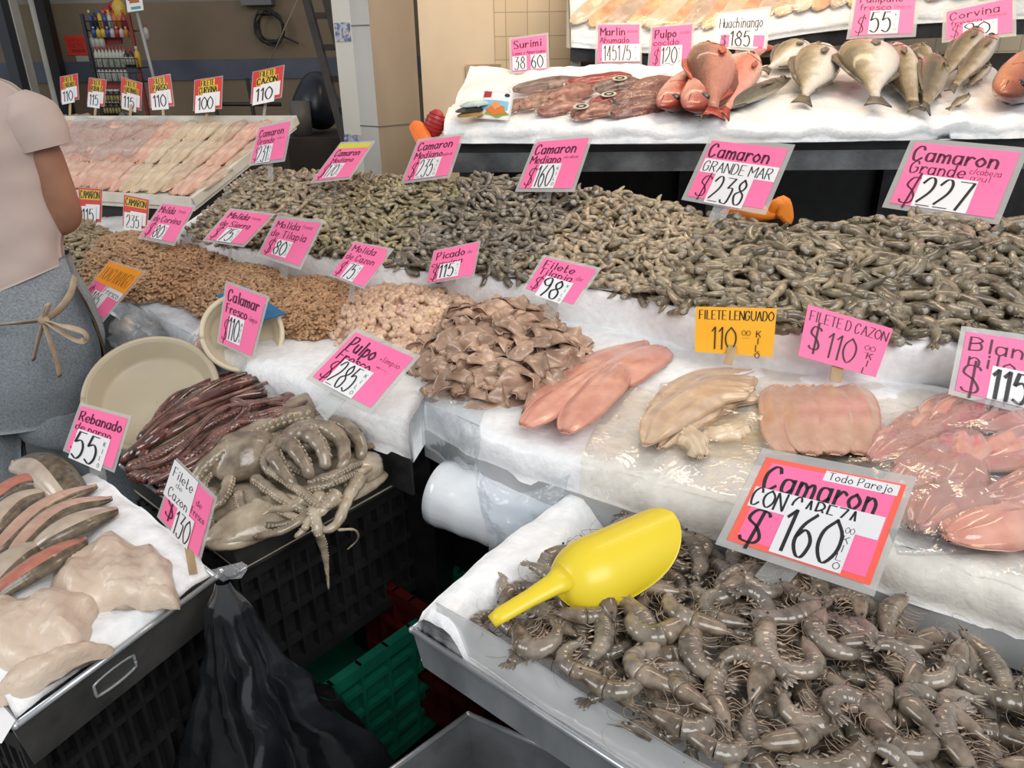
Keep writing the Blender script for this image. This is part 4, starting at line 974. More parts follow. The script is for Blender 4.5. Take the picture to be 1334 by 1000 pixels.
# packaged squid and smoked fish -------------------------------------------------------
SQ = [mat('packed_squid', srgb(120, 76, 62), srgb(176, 128, 108), 55, .3, .3, 110, coat=.3, det=7, c3=srgb(96, 58, 52), c3pos=.7),
      mat('smoked_fish', srgb(132, 76, 64), srgb(172, 120, 104), 40, .3, .2, 90, coat=.3),
      mat('dark_smoked_fish', srgb(82, 66, 64), srgb(146, 112, 104), 40, .3, .2, 60, coat=.3),
      mat('red_meat_pack', srgb(132, 36, 32), srgb(164, 62, 54), 30, .3, coat=.3),
      mat('squid_rings', srgb(150, 104, 92), srgb(184, 142, 128), 90, .3, .5, 90, coat=.4, det=7, c3=srgb(112, 66, 60), c3pos=.62)]
LABELM = mat('oval_label', (.62, .62, .42), (.74, .74, .66), 40, .4)
def pack(p, q, w, h, mi, label, oval=None, up=(0, -.45, .9)):
    p, q = np.asarray(p, float), np.asarray(q, float); r = empty('squid_pack', tuple((p+q)/2), label, 'food pack', None)
    P = np.array([p, (p+q)/2+[0, 0, .002], q]); obj('contents', slab_along(P, w, h, up=up, nu=18, nv=11, ripple=.003, rfreq=4, seed=mi+p[0]*9, rag=.1), SQ[mi], r)
    obj('plastic_wrap', slab_along(np.array([p-(q-p)*.06, (p+q)/2, q+(q-p)*.06])+[0, 0, .002], w*1.12, h*1.12, up=up, nu=18, nv=11, ripple=.002, rfreq=5, seed=mi), CLEAR, r)
    if oval is not None:
        t = (q-p)/np.linalg.norm(q-p); n = np.array(up, float); n -= t*np.dot(t, n); n /= np.linalg.norm(n); s = np.cross(n, t); c = p+(q-p)*oval+n*(h*1.16+.003)
        G = np.array([[c+(t*math.cos(a)*.026+s*math.sin(a)*.014)*k for a in np.linspace(0, 2*PI, 25)] for k in (.001, 1)]); obj('label', B().add(*shell(G, G-n*.0015)), LABELM, r)
        G = np.array([[c+n*.0012+(t*math.cos(a)*.017+s*math.sin(a)*.009)*k for a in np.linspace(0, 2*PI, 25)] for k in (.55, 1)]); obj('label_print', B().add(*shell(G, G-n*.001)), INK, r)
    return r
pk = [((668, 118), (760, 104), .030, .016, 2, 'dark bluish smoked fish pack at the back left of the packaged row', None, .015), ((676, 140), (738, 124), .030, .020, 0, 'mottled squid pack right behind the white printed sachet', None, .01),
      ((738, 112), (822, 100), .030, .018, 3, 'red-edged smoked pack at the back under the marlin card', None, .02), ((716, 132), (770, 116), .034, .026, 1, 'bulging reddish pack in the middle of the packaged row', None, .015),
      ((768, 136), (826, 126), .022, .018, 3, 'bright red pack with an oval label', .4, .012), ((776, 118), (834, 108), .030, .022, 2, 'greyish pack with a pale oval label at the back', .5, .03),
      ((700, 148), (762, 138), .026, .022, 1, 'long pinkish pack at the front edge, left of the labelled one', None, .006), ((744, 152), (800, 142), .030, .022, 1, 'front pinkish pack with a slanted oval label', .2, .008),
      ((796, 150), (866, 140), .028, .024, 4, 'pack of squid rings at the front edge beside the first snapper', None, .008), ((822, 122), (876, 104), .034, .026, 4, 'pack of squid rings at the back beside the snappers', None, .02),
      ((800, 134), (862, 124), .030, .024, 4, 'pack of squid rings midway between the others', None, .018), ((650, 148), (690, 132), .026, .016, 0, 'brown pack half hidden behind the printed sachet', None, .006)]
for a, b_, w, h, mi, lab, ov, hh in pk: pack(at3(*a, hh), at3(*b_, hh), w, h, mi, lab, ov)
# surimi sachet: white pouch with printed picture
s0, s1, s2_, s3 = at3(622, 154, .0), at3(664, 157, .0), atd(670, 121, depth(at3(664, 157))+.03), atd(628, 118, depth(at3(622, 154))+.03)
sr = empty('printed_sachet', tuple((s0+s1)/2), 'white printed sachet with a picture of salad standing on the ice', 'food sachet')
def bil(q, u, v, n=0, N_=None): return q[0]*(1-u)*(1-v)+q[1]*u*(1-v)+q[2]*u*v+q[3]*(1-u)*v+(N_*n if N_ is not None else 0)
SQd = (s0, s1, s2_, s3); SN = np.cross(s1-s0, s3-s0); SN /= np.linalg.norm(SN)
u_, v_ = np.meshgrid(np.linspace(0, 1, 12), np.linspace(0, 1, 12), indexing='ij')
puff = (np.sin(PI*u_)*np.sin(PI*v_))**.6*.008
G = np.array([[bil(SQd, u, v, .001+puff[i, j], SN) for j, v in enumerate(np.linspace(0, 1, 12))] for i, u in enumerate(np.linspace(0, 1, 12))])
H = np.array([[bil(SQd, u, v, -.001-puff[i, j], SN) for j, v in enumerate(np.linspace(0, 1, 12))] for i, u in enumerate(np.linspace(0, 1, 12))])
obj('pouch', B().add(*shell(H, G)), WHITECARD, sr)
def spat(u0, v0, u1, v1, nm, colr, e, ell=False, wob=0):
    n = 20; ps = []
    for k in range(n):
        a = 2*PI*k/n; r = 1+wob*math.sin(a*5+u0*40)
        ps.append(((u0+u1)/2+(u1-u0)/2*math.cos(a)*r, (v0+v1)/2+(v1-v0)/2*math.sin(a)*r)) if ell else None
    def pp_(u, v): return bil(SQd, u, v, .0085*max(0, math.sin(PI*u)*math.sin(PI*v))**.6+.0016+e, SN)
    if ell: V = np.array([pp_(*x) for x in ps]+[pp_((u0+u1)/2, (v0+v1)/2)]); b = B().add(V, [(n, k, (k+1) % n) for k in range(n)])
    else: b = B().add(*grid(np.array([[pp_(u, v) for v in np.linspace(v0, v1, 5)] for u in np.linspace(u0, u1, 5)])))
    obj(nm, b, mat('sachet_'+nm, colr, None, rough=.4), sr)
spat(.10, .72, .34, .96, 'red_badge', srgb(170, 40, 44), .0004); spat(.08, .30, .90, .62, 'blue_picture', srgb(120, 190, 220), .0003)
spat(.22, .06, .92, .34, 'green_leaves', srgb(140, 160, 50), .0006, True, .15); spat(.26, .12, .84, .46, 'orange_salad', srgb(214, 120, 60), .0010, True, .18)
spat(.40, .30, .66, .58, 'orange_salad_top', srgb(222, 150, 96), .0013, True, .2); spat(.74, .78, .9, .92, 'dark_seal', srgb(30, 32, 44), .0005, True)
for k, (a, b_, colr, lab) in enumerate((((596, 152), (632, 148), (.50, .30, .10), 'yellowish flat packet at the bottom of the little stack by the sachet'), ((594, 146), (630, 142), (.03, .03, .035), 'black flat tray in the little stack by the sachet'), ((600, 139), (640, 134), (.34, .47, .46), 'pale teal flat packet on top of the little stack by the sachet'))):
    hh = .004+.012*k; p, q = at3(*a, hh), at3(*b_, hh)
    tag(obj('food_packet', slab_along(np.array([p, (p+q)/2, q]), .035, .012, nu=12, nv=7), mat('packet_%d' % k, colr, tuple(min(1, c*1.5+.02) for c in colr), 20, .35), base=tuple((p+q)/2)), lab, 'food packet')
# ================================================================== HAND-LETTERED PRICE CARDS
# pen strokes on a grid: pairs of characters are x,y; A-C = 10-12, x y z = -3 -2 -1; '!' = straight strokes
GL = {'A': (6, "!003A60 !1454"), 'B': (6, "!000A 0A3A583605 0546534100"), 'C': (6, "584A2A0703103052"), 'D': (6, "!000A 0A3A57533000"), 'E': (5, "!5A0A0050 !0545"), 'F': (5, "!5A0A00 !0545"),
      'G': (6, "584A2A070310305255 !5535"), 'H': (6, "!0A00 !6A60 !0565"), 'I': (2, "!1A10"), 'J': (5, "4A43301002"), 'K': (5, "!0A00 !5A04 !2650"), 'L': (5, "!0A0050"), 'M': (7, "!000A347A70"),
      'N': (6, "!000A606A"), 'O': (6, "3A07033063673A"), 'P': (6, "!000A 0A4A583504"), 'Q': (6, "3A07033063673A !3260"), 'R': (6, "!000A 0A4A583505 !2550"), 'S': (6, "594A1A073552401001"),
      'T': (6, "!0A6A !3A30"), 'U': (6, "0A032040636A"), 'V': (6, "!0A306A"), 'Z': (6, "!0A6A0060"), '0': (6, "3A07033063673A"), '1': (3, "!082A20"), '2': (6, "082A4A584501 !0060"),
      '3': (6, "!0A5A26 265653401001"), '4': (6, "!4A0363 !4A40"), '5': (6, "!5A1A06 063755523001"), '6': (6, "4A1703204053452604"), '7': (6, "!0A6A20"), '8': (6, "3A1826545130110446583A"),
      '9': (6, "574626082A4A585430"), '$': (6, "594A1A073552401001 !3C3y"), 'a': (5, "452605012042 !4640"), 'b': (5, "!0A00 042644422001"), 'c': (4, "452604022041"), 'd': (5, "452605012042 !4A40"),
      'e': (5, "0343452604022041"), 'f': (4, "493A2820 !0646"), 'g': (5, "452605012042 464z2x0y"), 'h': (5, "!0A00 04264440"), 'i': (2, "!1610 !1819"), 'j': (3, "262z1x0y !2829"), 'k': (5, "!0A00 !4602 !1340"),
      'l': (2, "!1A10"), 'm': (7, "!0600 04163430 34566460"), 'n': (5, "!0600 04264440"), 'o': (5, "26040220424426"), 'p': (5, "!060x 042644422001"), 'q': (5, "452605012042 !464x"), 'r': (4, "!0600 032645"),
      's': (4, "45260533412001"), 't': (4, "1A112031 !0636"), 'u': (5, "0602204246 !4640"), 'v': (4, "!062046"), 'w': (6, "!0610345066"), 'x': (4, "!0640 !4600"), 'y': (4, "!0623 !460x"), 'z': (4, "!06460040"),
      "'": (2, "!1A18"), '+': (4, "!0343 !2125"), '.': (2, "!1011"), '-': (4, "!0444"), '_': (6, "!0060"), '/': (3, "!003A"), '"': (3, "!0A08 !2A28"), '^': (7, "!0373 !0325 !0321")}
_cv = {c: i for i, c in enumerate('0123456789ABC')}; _cv.update({'x': -3, 'y': -2, 'z': -1})
def strokes(text):
    out = []; x = 0
    for ch in text:
        if ch == ' ': x += 3.2; continue
        w, s = GL[ch]
        for st_ in s.split(' '):
            sm = not st_.startswith('!'); st_ = st_.lstrip('!')
            P = np.array([(_cv[st_[i]]+x, _cv[st_[i+1]]) for i in range(0, len(st_), 2)], float)
            if sm and len(P) > 2: P = cr(P, 4)
            elif not sm: P = np.vstack([np.vstack([P[i]*(1-f)+P[i+1]*f for f in (0, .04, .96)]) for i in range(len(P)-1)]+[P[-1:]])
            out.append(P)
        x += w+1.7
    return out, max(x-1.7, 1)
class Card:
    """a flat card given by its four corners; u,v in 0..1"""
    def __init__(s, q): s.q = [np.asarray(p, float) for p in q]; s.N = np.cross(s.q[1]-s.q[0], s.q[3]-s.q[0]); s.N /= np.linalg.norm(s.N); s.w = np.linalg.norm(s.q[1]-s.q[0]); s.h = np.linalg.norm(s.q[3]-s.q[0])
    def p(s, u, v, n=0): return s.q[0]*(1-u)*(1-v)+s.q[1]*u*(1-v)+s.q[2]*u*v+s.q[3]*(1-u)*v+s.N*n
    def plate(s, u0, v0, u1, v1, n0, n1, cut=None):
        c = [(u0, v0), (u1, v0), (u1, v1), (u0, v1)]
        if cut: c = [(u0, v0), (u1, v0), (u1, v1-cut*2), (u1-cut, v1), (u0, v1)]
        k = len(c); V = [s.p(u, v, n0) for u, v in c]+[s.p(u, v, n1) for u, v in c]+[s.p((u0+u1)/2, (v0+v1)/2, n0), s.p((u0+u1)/2, (v0+v1)/2, n1)]
        F = [(i, k+i, k+(i+1) % k, (i+1) % k)[::-1] for i in range(k)]+[(2*k, (i+1) % k, i) for i in range(k)]+[(2*k+1, k+i, k+(i+1) % k) for i in range(k)]
        return np.array(V), F
    def text(s, b, txt, u0, v0, u1, hv, n, pen=.9, slant=.0, thin=.42, clip=None):
        """write txt from u0 to u1 on the base line v0, capitals hv high"""
        S, w = strokes(txt); ku = (u1-u0)/w; kv = hv/10.0
        for P in S:
            x = u0+P[:, 0]*ku; y = v0+P[:, 1]*kv; x = x+(y-v0)*slant
            X, Y = x*s.w, y*s.h; d = np.stack([np.gradient(X), np.gradient(Y)], 1); ln = np.linalg.norm(d, axis=1)+1e-9; d /= ln[:, None]
            hw = pen*.5*min(ku*s.w, kv*s.h*.9)*(thin+(1-thin)*np.abs(d[:, 1]))*1.25
            ox, oy = -d[:, 1]*hw/s.w, d[:, 0]*hw/s.h; ex = d[:, 0]*hw*.5/s.w; ey = d[:, 1]*hw*.5/s.h
            x[0] -= ex[0]; y[0] -= ey[0]; x[-1] += ex[-1]; y[-1] += ey[-1]
            G = np.array([[s.p(x[i]+ox[i], y[i]+oy[i], n), s.p(x[i]-ox[i], y[i]-oy[i], n)] for i in range(len(x))])
            if clip is not None and y.max() < clip: continue
            V, F = grid(G); b.add(V, [f[::-1] for f in F])
def solve_card(px, t, asp):
    """tilt the plane through the card's middle so that the four sight lines cut a near rectangle out of it"""
    c = np.mean(px, axis=0); P0 = atd(c[0], c[1], t); best = None
    for ti in np.linspace(-5, 68, 25):
        for ya in np.linspace(-60, 60, 25):
            a, y = math.radians(ti), math.radians(ya); n = np.array([math.sin(y)*math.cos(a), -math.cos(y)*math.cos(a), math.sin(a)])
            q = []
            for u, v in px:
                d = ray(u, v); dn = np.dot(d, n)
                if dn > -.05: q = None; break
                q.append(CAM+d*(np.dot(P0-CAM, n)/dn))
            if q is None: continue
            q = np.array(q); e = [q[1]-q[0], q[2]-q[1], q[2]-q[3], q[3]-q[0]]; l = [np.linalg.norm(x) for x in e]
            ang = abs(np.dot(e[0], e[3])/l[0]/l[3])+abs(np.dot(e[0], e[1])/l[0]/l[1])
            r = (l[0]+l[2])/(l[1]+l[3]); dd = max(depth(x) for x in q)-min(depth(x) for x in q)
            cost = ang+.5*abs(math.log(r/asp))+.3*abs(math.log(l[0]/l[2]))+.3*abs(math.log(l[1]/l[3]))+.10*abs(y)+.10*abs(a-.45)+max(0, dd-.16)*3
            if best is None or cost < best[0]: best = (cost, q)
    return Card(best[1])
def card(label, px, t, items, colr=PINKCARD, asp=1.35, sleeve=.06, stake=None, smat=CLEARSTAKE, sw=.028, extra=(), group=None, zbase=None, cut=None, name='price_card'):
    # px order: TL, TR, BR, BL -> card corners BL, BR, TR, TL
    TL, TR, BR_, BL = px; C = solve_card([BL, BR_, TR, TL], t, asp)
    base = C.p(.5, 0); r = empty(name, tuple(base), label, 'price card', group)
    if sleeve:
        su, sv = sleeve, sleeve*C.w/C.h; V, F = C.plate(-su, -sv, 1+su, 1+sv, -.0022, -.0012); obj('laminate', B().add(V, F), SLEEVE, r, smooth=False)
    cd_ = obj('card', B().add(*C.plate(0, 0, 1, 1, -.001, 0, cut)), colr, r, smooth=False)
    lay = .0004; bt = B(); patches = []
    for it in items:
        if it[0] == 't': C.text(bt, *it[1:6], .0006, **(it[6] if len(it) > 6 else {}))
    for k, it in enumerate([i for i in items if i[0] == 'p']):
        n0 = it[6] if len(it) > 6 else .0009
        pm = obj('price_slip' if len(it) < 8 else it[7], B().add(*C.plate(*it[1:5], n0-.0004, n0)), it[5], r, smooth=False)
        patches.append((pm, n0))
    if bt.n: obj('lettering', bt, INKP if colr is PINKCARD else INK, cd_, smooth=False)
    b2 = B(); n2 = 0
    for it in items:
        if it[0] == 'n': C.text(b2, *it[1:6], (it[6] if len(it) > 6 else {}).pop('n', .0016) if len(it) > 6 else .0016, **(it[6] if len(it) > 6 else {}))
    if b2.n: obj('price_numerals', b2, INK, patches[-1][0] if patches else cd_, smooth=False)
    if stake is not None:
        e = np.array(stake, float); p = C.p(.5, .25, -.004); d = (e-p)/np.linalg.norm(e-p)
        obj('stake', B().add(*bar(p, e, sw, .0025, up=C.N)), smat, r, smooth=False)
    return C
def down(px, t, dz, du=0):
    """a point below the card where its stake goes into the heap"""
    TL, TR, BR_, BL = px; p = atd((BL[0]+BR_[0])/2+du, (BL[1]+BR_[1])/2, t); return p+np.array([0, .012, -dz])
W_ = WHITECARD
kilo = lambda u, v0, v1, n: [('n', ch, u, v0+(v1-v0)*(3-i)/4, u+.035, (v1-v0)*.15, dict(n=n, pen=1.1)) for i, ch in enumerate('KILO')]
# red cards on sticks along the fillet tray
REDS = [(((78.2, 100.3), (100.2, 96.2), (102.3, 128.6), (80, 133)), 'LENGUADO', '110', (91, 158), 3.42, 'red card reading lenguado with slips numbered 110, leftmost on the fillet tray'),
        (((116, 101.6), (137.9, 104.3), (135, 138), (113.5, 135)), 'ROBALO', '115', (122, 166), 3.32, 'red card reading robalo above the fillet tray'),
        (((158.6, 101), (184.5, 108.4), (183, 143.5), (157.5, 136.7)), 'HUACHINANGO', '115', (168, 166), 3.3, 'red card reading huachinango above the fillet tray'),
        (((193.4, 102.3), (221, 97), (226, 137), (196.4, 139.4)), 'PARGO', '110', (215, 172), 3.26, 'red card reading pargo above the fillet tray'),
        (((254, 104.7), (289.2, 99.4), (287.7, 140.3), (252.5, 143.5)), 'CURVINA', '100', (267, 173), 3.2, 'red card reading curvina above the fillet tray'),
        (((330, 93.9), (369.3, 85.2), (365.6, 125.8), (327.2, 133.7)), 'CAZON', '110', (342, 164), 3.18, 'red card reading cazon on a clear stick at the right end of the fillet tray')]
def redcard(lab, px, t, words_, num, stake, smt, tilt=.0):
    wd_ = len(words_); its = [('p', .22, .74, .74, .97, INKY, .0004, 'yellow_strip'), ('p', .14, .50, .86, .75, INKY, .0005, 'yellow_strip')] if wd_ > 1 else [('p', .06, .66, .94, .95, INKY, .0004, 'yellow_strip')]
    if wd_ > 1: its += [('n', words_[0], .25, .77, .71, .17, dict(n=.0009, pen=1.7, thin=.7)), ('n', words_[1], .17, .53, .83, .19, dict(n=.001, pen=1.7, thin=.7))]
    else: its += [('n', words_[0], .09, .70, .91, .22, dict(n=.0009, pen=1.6, thin=.7))]
    its += [('p', .30, .08, .95, .52, W_, .0012), ('p', .06, -.12, .80, .46, W_, .0032), ('n', num, .17, -.02, .70, .40, dict(n=.0036, pen=1.1))]
    return card(lab, px, t, its, REDCARD, .85, .03, stake, smt, .012)
for px, w, num, se, t, lab in REDS: redcard(lab, px, t, ('FILETE', w), num, atd(se[0], se[1], t+.01), CLEARSTAKE if w == 'CAZON' else WOOD)
px = ((102, 244), (132.5, 246.5), (131, 288.6), (105, 288.6)); redcard('red shrimp card reading 115, half hidden behind the elbow', px, 2.72, ('CAMARON',), '115', down(px, 2.72, .08), WOOD)
px = ((161.6, 253.5), (193.6, 260.3), (191, 298), (160, 294)); redcard('red shrimp card reading 235 behind the first minced heap', px, 2.5, ('CAMARON',), '235', down(px, 2.5, .06), WOOD)
def pink(lab, px, t, l1, l2, num, small=None, slip=(.26, .0, .68, .46), l3=None, dz=.05, more=(), **k):
    """l1,l2 = (text,u0,v0,u1,h)"""
    its = [('t', *l1, dict(pen=1.5, thin=.45))]
    if l2: its.append(('t', *l2, dict(pen=1.4, thin=.45)))
    if l3: its.append(('t', *l3, dict(pen=1.1)))
    if small:
        for s in small: its.append(('t', *s, dict(pen=.8)))
    its.append(('t', '$', .07, .07, .20, .34, dict(pen=.75, slant=.12)))
    its.append(('p', *slip, W_)); u0, v0, u1, v1 = slip; w = u1-u0
    its.append(('n', num, u0+.05*w, v0+.07*(v1-v0), u0+.76*w, (v1-v0)*.86, dict(pen=1.05, thin=.34)))
    its += kilo(u0+.86*w, v0+.05, v1-.03, .0016)
    its = list(more)+its
    stake = k.pop('stake', None)
    if stake is None and dz: stake = down(px, t, dz)
    return card(lab, px, t, its, stake=stake, **k)
FR_ = lambda u, v: [('Fresca', u, v, u+.22, .09)]
pink('pink large shrimp card reading 231, standing at the corner of the fillet tray', ((338, 166.4), (378.2, 157.7), (368.5, 206.3), (326.5, 212)), 2.36, ('Camaron', .08, .70, .86, .20), ('Grande', .08, .50, .62, .15), '231', [('con c', .68, .56, .92, .08)], (.16, -.04, .60, .46), dz=.06)
pink('pink card for minced corvina reading 80', ((212, 265), (251, 270), (226, 315.5), (183.4, 307)), 2.2, ('Molida', .06, .74, .56, .19), ('de Corvina', .06, .48, .90, .17), '80', FR_(.66, .80), (.30, .0, .64, .42))
card('orange and pink snapper card reading 185, tilted beside the apron', ((142.7, 341.4), (184.4, 355), (134.4, 414.5), (103, 390.4)), 1.86,
     [('p', -.02, .52, 1.02, 1.02, ORANGECARD, .0006, 'orange_panel'), ('n', 'HUACHINANGO', .06, .62, .94, .28, dict(n=.0010, pen=.62)), ('p', .42, .36, 1.0, .53, W_, .0006, 'white_strip'), ('n', 'Fresco', .46, .38, .96, .13, dict(n=.0010)),
      ('p', .22, -.02, .66, .36, W_, .0009), ('n', '185', .26, .02, .56, .32, dict(n=.0014)), ('t', '$', .06, .08, .18, .30, dict(pen=.8))], stake=down(((142.7, 341.4), (184.4, 355), (134.4, 414.5), (103, 390.4)), 1.86, .06), asp=.85)
pink('pink card for minced sierra reading 75', ((300.5, 273.5), (353, 280), (316.7, 318), (268, 310.6)), 2.0, ('Molida', .08, .74, .60, .19), ('de Sierra', .06, .47, .80, .17), '75', FR_(.66, .78), (.30, -.02, .68, .44))
pink('pink card for minced tilapia reading 80', ((362, 284.3), (417, 290.4), (390, 345.7), (339, 329.5)), 1.88, ('Molida', .06, .76, .62, .17), ('de Tilapia', .04, .52, .88, .17), '80', FR_(.68, .82), (.26, .06, .62, .46))
pink('pink card for minced cazon reading 75 with one clipped corner', ((462, 315.7), (510, 325), (473, 373), (432, 357)), 1.72, ('Molida', .08, .76, .72, .17), ('de Cazon', .06, .52, .86, .16), '75', None, (.28, .0, .66, .46), cut=.12, sleeve=.03)
pink('pink medium shrimp card with a lime strip reading 170', ((443.7, 187.3), (484, 185.7), (454.4, 230.2), (408, 235)), 2.22, ('Camaron', .10, .64, .86, .18), ('Mediana', .14, .46, .80, .13), '170', None, (.22, .04, .62, .42), dz=.05, asp=1.2, more=[('p', .0, .86, 1.0, 1.0, LIME, .0005, 'lime_strip')])
pink('pink medium shrimp card reading 235 beside the pillar', ((546, 184), (600.4, 176.6), (583, 227.7), (526, 235)), 2.16, ('Camaron', .06, .74, .88, .20), ('Mediano', .06, .52, .72, .17), '235', [('cabeza', .74, .52, .94, .08)], (.24, .0, .72, .50), asp=1.2)
pink('pink fresh squid card reading 110 in front of the pale tub', ((296, 369.6), (346.4, 388.2), (327.2, 463.8), (285, 444)), 1.60, ('Calamar', .08, .74, .90, .19), ('Fresco', .08, .54, .66, .15), '110', [('+limpio', .70, .54, .94, .09)], (.22, .08, .62, .52), asp=.78, dz=.10)
pink('pink diced corvina card reading 115', ((566, 327), (623.7, 315), (615.4, 357.7), (556, 367.6)), 1.74, ('Picado', .10, .68, .74, .22), ('curvina', .04, .45, .72, .17), '115', [('de', .80, .70, .90, .10)], (.22, .04, .68, .50), sleeve=.03)
pink('pink tilapia fillet card with a tilted slip reading 98', ((710, 334.9), (777, 351), (746.5, 396), (684.9, 375.4)), 1.50, ('Filete', .08, .72, .68, .20), ('Tilapia', .05, .50, .72, .19), '98', [('de', .78, .60, .90, .12)], (.24, -.10, .78, .50))
pink('pink surimi card reading 38 and 60 at the left of the upper shelf', ((666, 51.4), (711.7, 45.3), (713, 89.8), (667, 93.3)), 2.74, ('Surimi', .08, .70, .86, .22), ('Lomo y Americano', .04, .50, .96, .10), '60', None, (.54, .03, .98, .46), dz=.06, more=[('p', .02, .03, .42, .46, W_), ('n', '38', .08, .06, .38, .37, dict(pen=1.0))], asp=1.05)
C_ = pink('pink smoked marlin card reading 145 175', ((779.5, 32.6), (832.8, 31.7), (833, 80.7), (778.5, 81.7)), 2.76, ('Marlin', .06, .72, .66, .20), ('Ahumado', .05, .52, .76, .15), '145175', [('sin nervio', .70, .78, .96, .09)], (.10, .02, 1.02, .48), dz=.06, asp=1.1)
pink('pink cooked octopus card reading 120', ((850.4, 36.2), (902, 31.7), (899, 83.8), (846.4, 86.8)), 2.74, ('Pulpo', .08, .72, .62, .20), ('cocido', .06, .53, .70, .14), '120', [('cocido', .70, .78, .96, .08)], (.26, .02, .78, .50), dz=.06, asp=1.0)
card('white snapper card with pink corners reading 185', ((935.5, 18.6), (1001, 11.8), (996, 63.6), (931, 59)), 2.72,
     [('t', 'Huachinango', .06, .55, .92, .30, dict(pen=1.2)), ('p', .10, .0, .28, .34, PINKCARD, .0005, 'pink_slip'), ('p', .76, .04, .98, .34, PINKCARD, .0005, 'pink_slip'), ('n', '$', .14, .05, .23, .24, {}), ('n', '185', .30, .03, .70, .42, dict(pen=1.0))], W_, 1.25, .05, atd(962, 86, 2.74))
pink('pink pompano card reading 55 above the silver fish', ((1117, -10), (1194, -12), (1188.5, 43.4), (1107.8, 46.6)), 2.66, ('Pampano', .08, .76, .80, .17), ('fresco', .08, .58, .62, .13), '55', [('limpio', .66, .60, .94, .09)], (.28, .02, .76, .56), dz=.08)
pink('pink corvina card reading 90 behind the slim olive fish', ((1233.5, 15.5), (1318.8, -3), (1318.8, 42), (1232, 51)), 2.66, ('Corvina', .06, .66, .82, .24), ('fresca', .06, .44, .55, .16), '90', [('fresca', .62, .54, .92, .09)], (.26, .0, .78, .46), dz=.06, asp=1.6)
pink('pink medium shrimp card reading 160, left of the two large ones', ((700, 184.6), (767.2, 179.3), (744.8, 245), (676, 245)), 1.99, ('Camaron', .05, .72, .84, .20), ('Mediano', .03, .52, .62, .16), '160', [('con cabeza', .66, .60, .92, .07)], (.24, .0, .66, .50), asp=1.15)
card('pink large shrimp card with a white band reading 238', ((927.8, 182.7), (1026.6, 193.6), (993.4, 272), (895.3, 254.7)), 1.80,
     [('t', 'Camaron', .04, .72, .84, .22, dict(pen=1.55, thin=.42)), ('p', .02, .44, 1.0, .68, W_, .0006, 'white_strip'), ('n', 'GRANDE MAR', .05, .47, .95, .17, dict(pen=.9)), ('t', '$', .09, .04, .22, .34, dict(pen=.7, slant=.1)),
      ('p', .25, -.06, .75, .46, W_, .0011), ('n', '238', .29, -.02, .72, .42, dict(pen=1.0, thin=.3, n=.0018))], stake=atd(927, 300, 1.81), sw=.042)
card('pink large shrimp card at the far right reading 227', ((1192.7, 185.3), (1329.6, 198.3), (1295, 284), (1159, 264)), 1.70,
     [('t', 'Camaron', .04, .72, .86, .22, dict(pen=1.55, thin=.42)), ('t', 'Grande', .06, .52, .60, .18, dict(pen=1.2)), ('t', 'c/cabeza', .63, .60, .92, .09, dict(pen=.8)), ('t', 'azul', .66, .50, .84, .09, dict(pen=.8)), ('t', '$', .07, .04, .22, .40, dict(pen=.7, slant=.1)),
      ('p', .21, .0, .74, .50, W_), ('n', '227', .25, .03, .72, .43, dict(pen=1.05, thin=.3))], stake=atd(1190, 300, 1.71), sw=.05)
card('yellow sole fillet card reading 110 stuck in the ice', ((906.6, 399.3), (1012, 401.6), (1006.5, 464.9), (905, 458)), 1.42,
     [('t', 'FILETE LENGUADO', .05, .74, .97, .19, dict(pen=1.2)), ('n', '110', .22, .10, .52, .48, dict(pen=.7)), ('n', '00', .60, .42, .70, .11, {}), ('n', '_', .60, .37, .70, .1, {})]+[('n', c_, .78, .40-.15*i, .83, .13, dict(pen=1.2)) for i, c_ in enumerate('KILO')],
     YELLOWCARD, 1.6, 0, atd(948, 474, 1.425), WOOD, .016)
card('pink cazon fillet card reading 110 stuck in the ice behind the square stack', ((1053, 396.6), (1163.5, 428.3), (1141, 491.5), (1039.8, 463)), 1.36,
     [('t', 'FILETE D CAZON', .05, .72, .97, .19, dict(pen=1.1)), ('n', '$', .10, .20, .24, .42, dict(pen=.8)), ('n', '110', .32, .12, .66, .48, dict(pen=.7)), ('n', '00', .76, .46, .88, .10, {}), ('n', '_', .76, .41, .88, .1, {})]+[('n', c_, .81, .30-.15*i, .87, .12, dict(pen=1.2)) for i, c_ in enumerate('KIL')],
     PINKCARD, 1.6, 0, atd(1088, 498, 1.365), WOOD, .02)
card('pink card at the right edge with thick numerals reading 115', ((1259.4, 431.6), (1385, 450), (1368, 540), (1244.4, 508)), 1.26,
     [('t', 'Blanco', .06, .70, .94, .22, dict(pen=1.5, thin=.4)), ('t', 'nilo', .08, .46, .58, .22, dict(pen=1.4, thin=.4)), ('t', '$', .05, .03, .26, .42, dict(pen=.9)), ('p', .33, .0, .92, .52, W_), ('n', '115', .36, .03, .74, .44, dict(pen=1.5, thin=.3))], stake=atd(1290, 545, 1.28))
pink('pink fresh octopus card reading 285 over the octopus tray', ((463.5, 432.4), (538.2, 465.5), (482.3, 530.5), (407, 490.2)), 1.34, ('Pulpo', .08, .66, .54, .26), ('Fresco', .07, .45, .62, .19), '285', [('+limpio', .62, .72, .95, .10), ('^', .66, .58, .86, .09)], (.20, -.02, .70, .50), stake=atd(418, 540, 1.33), sw=.04)
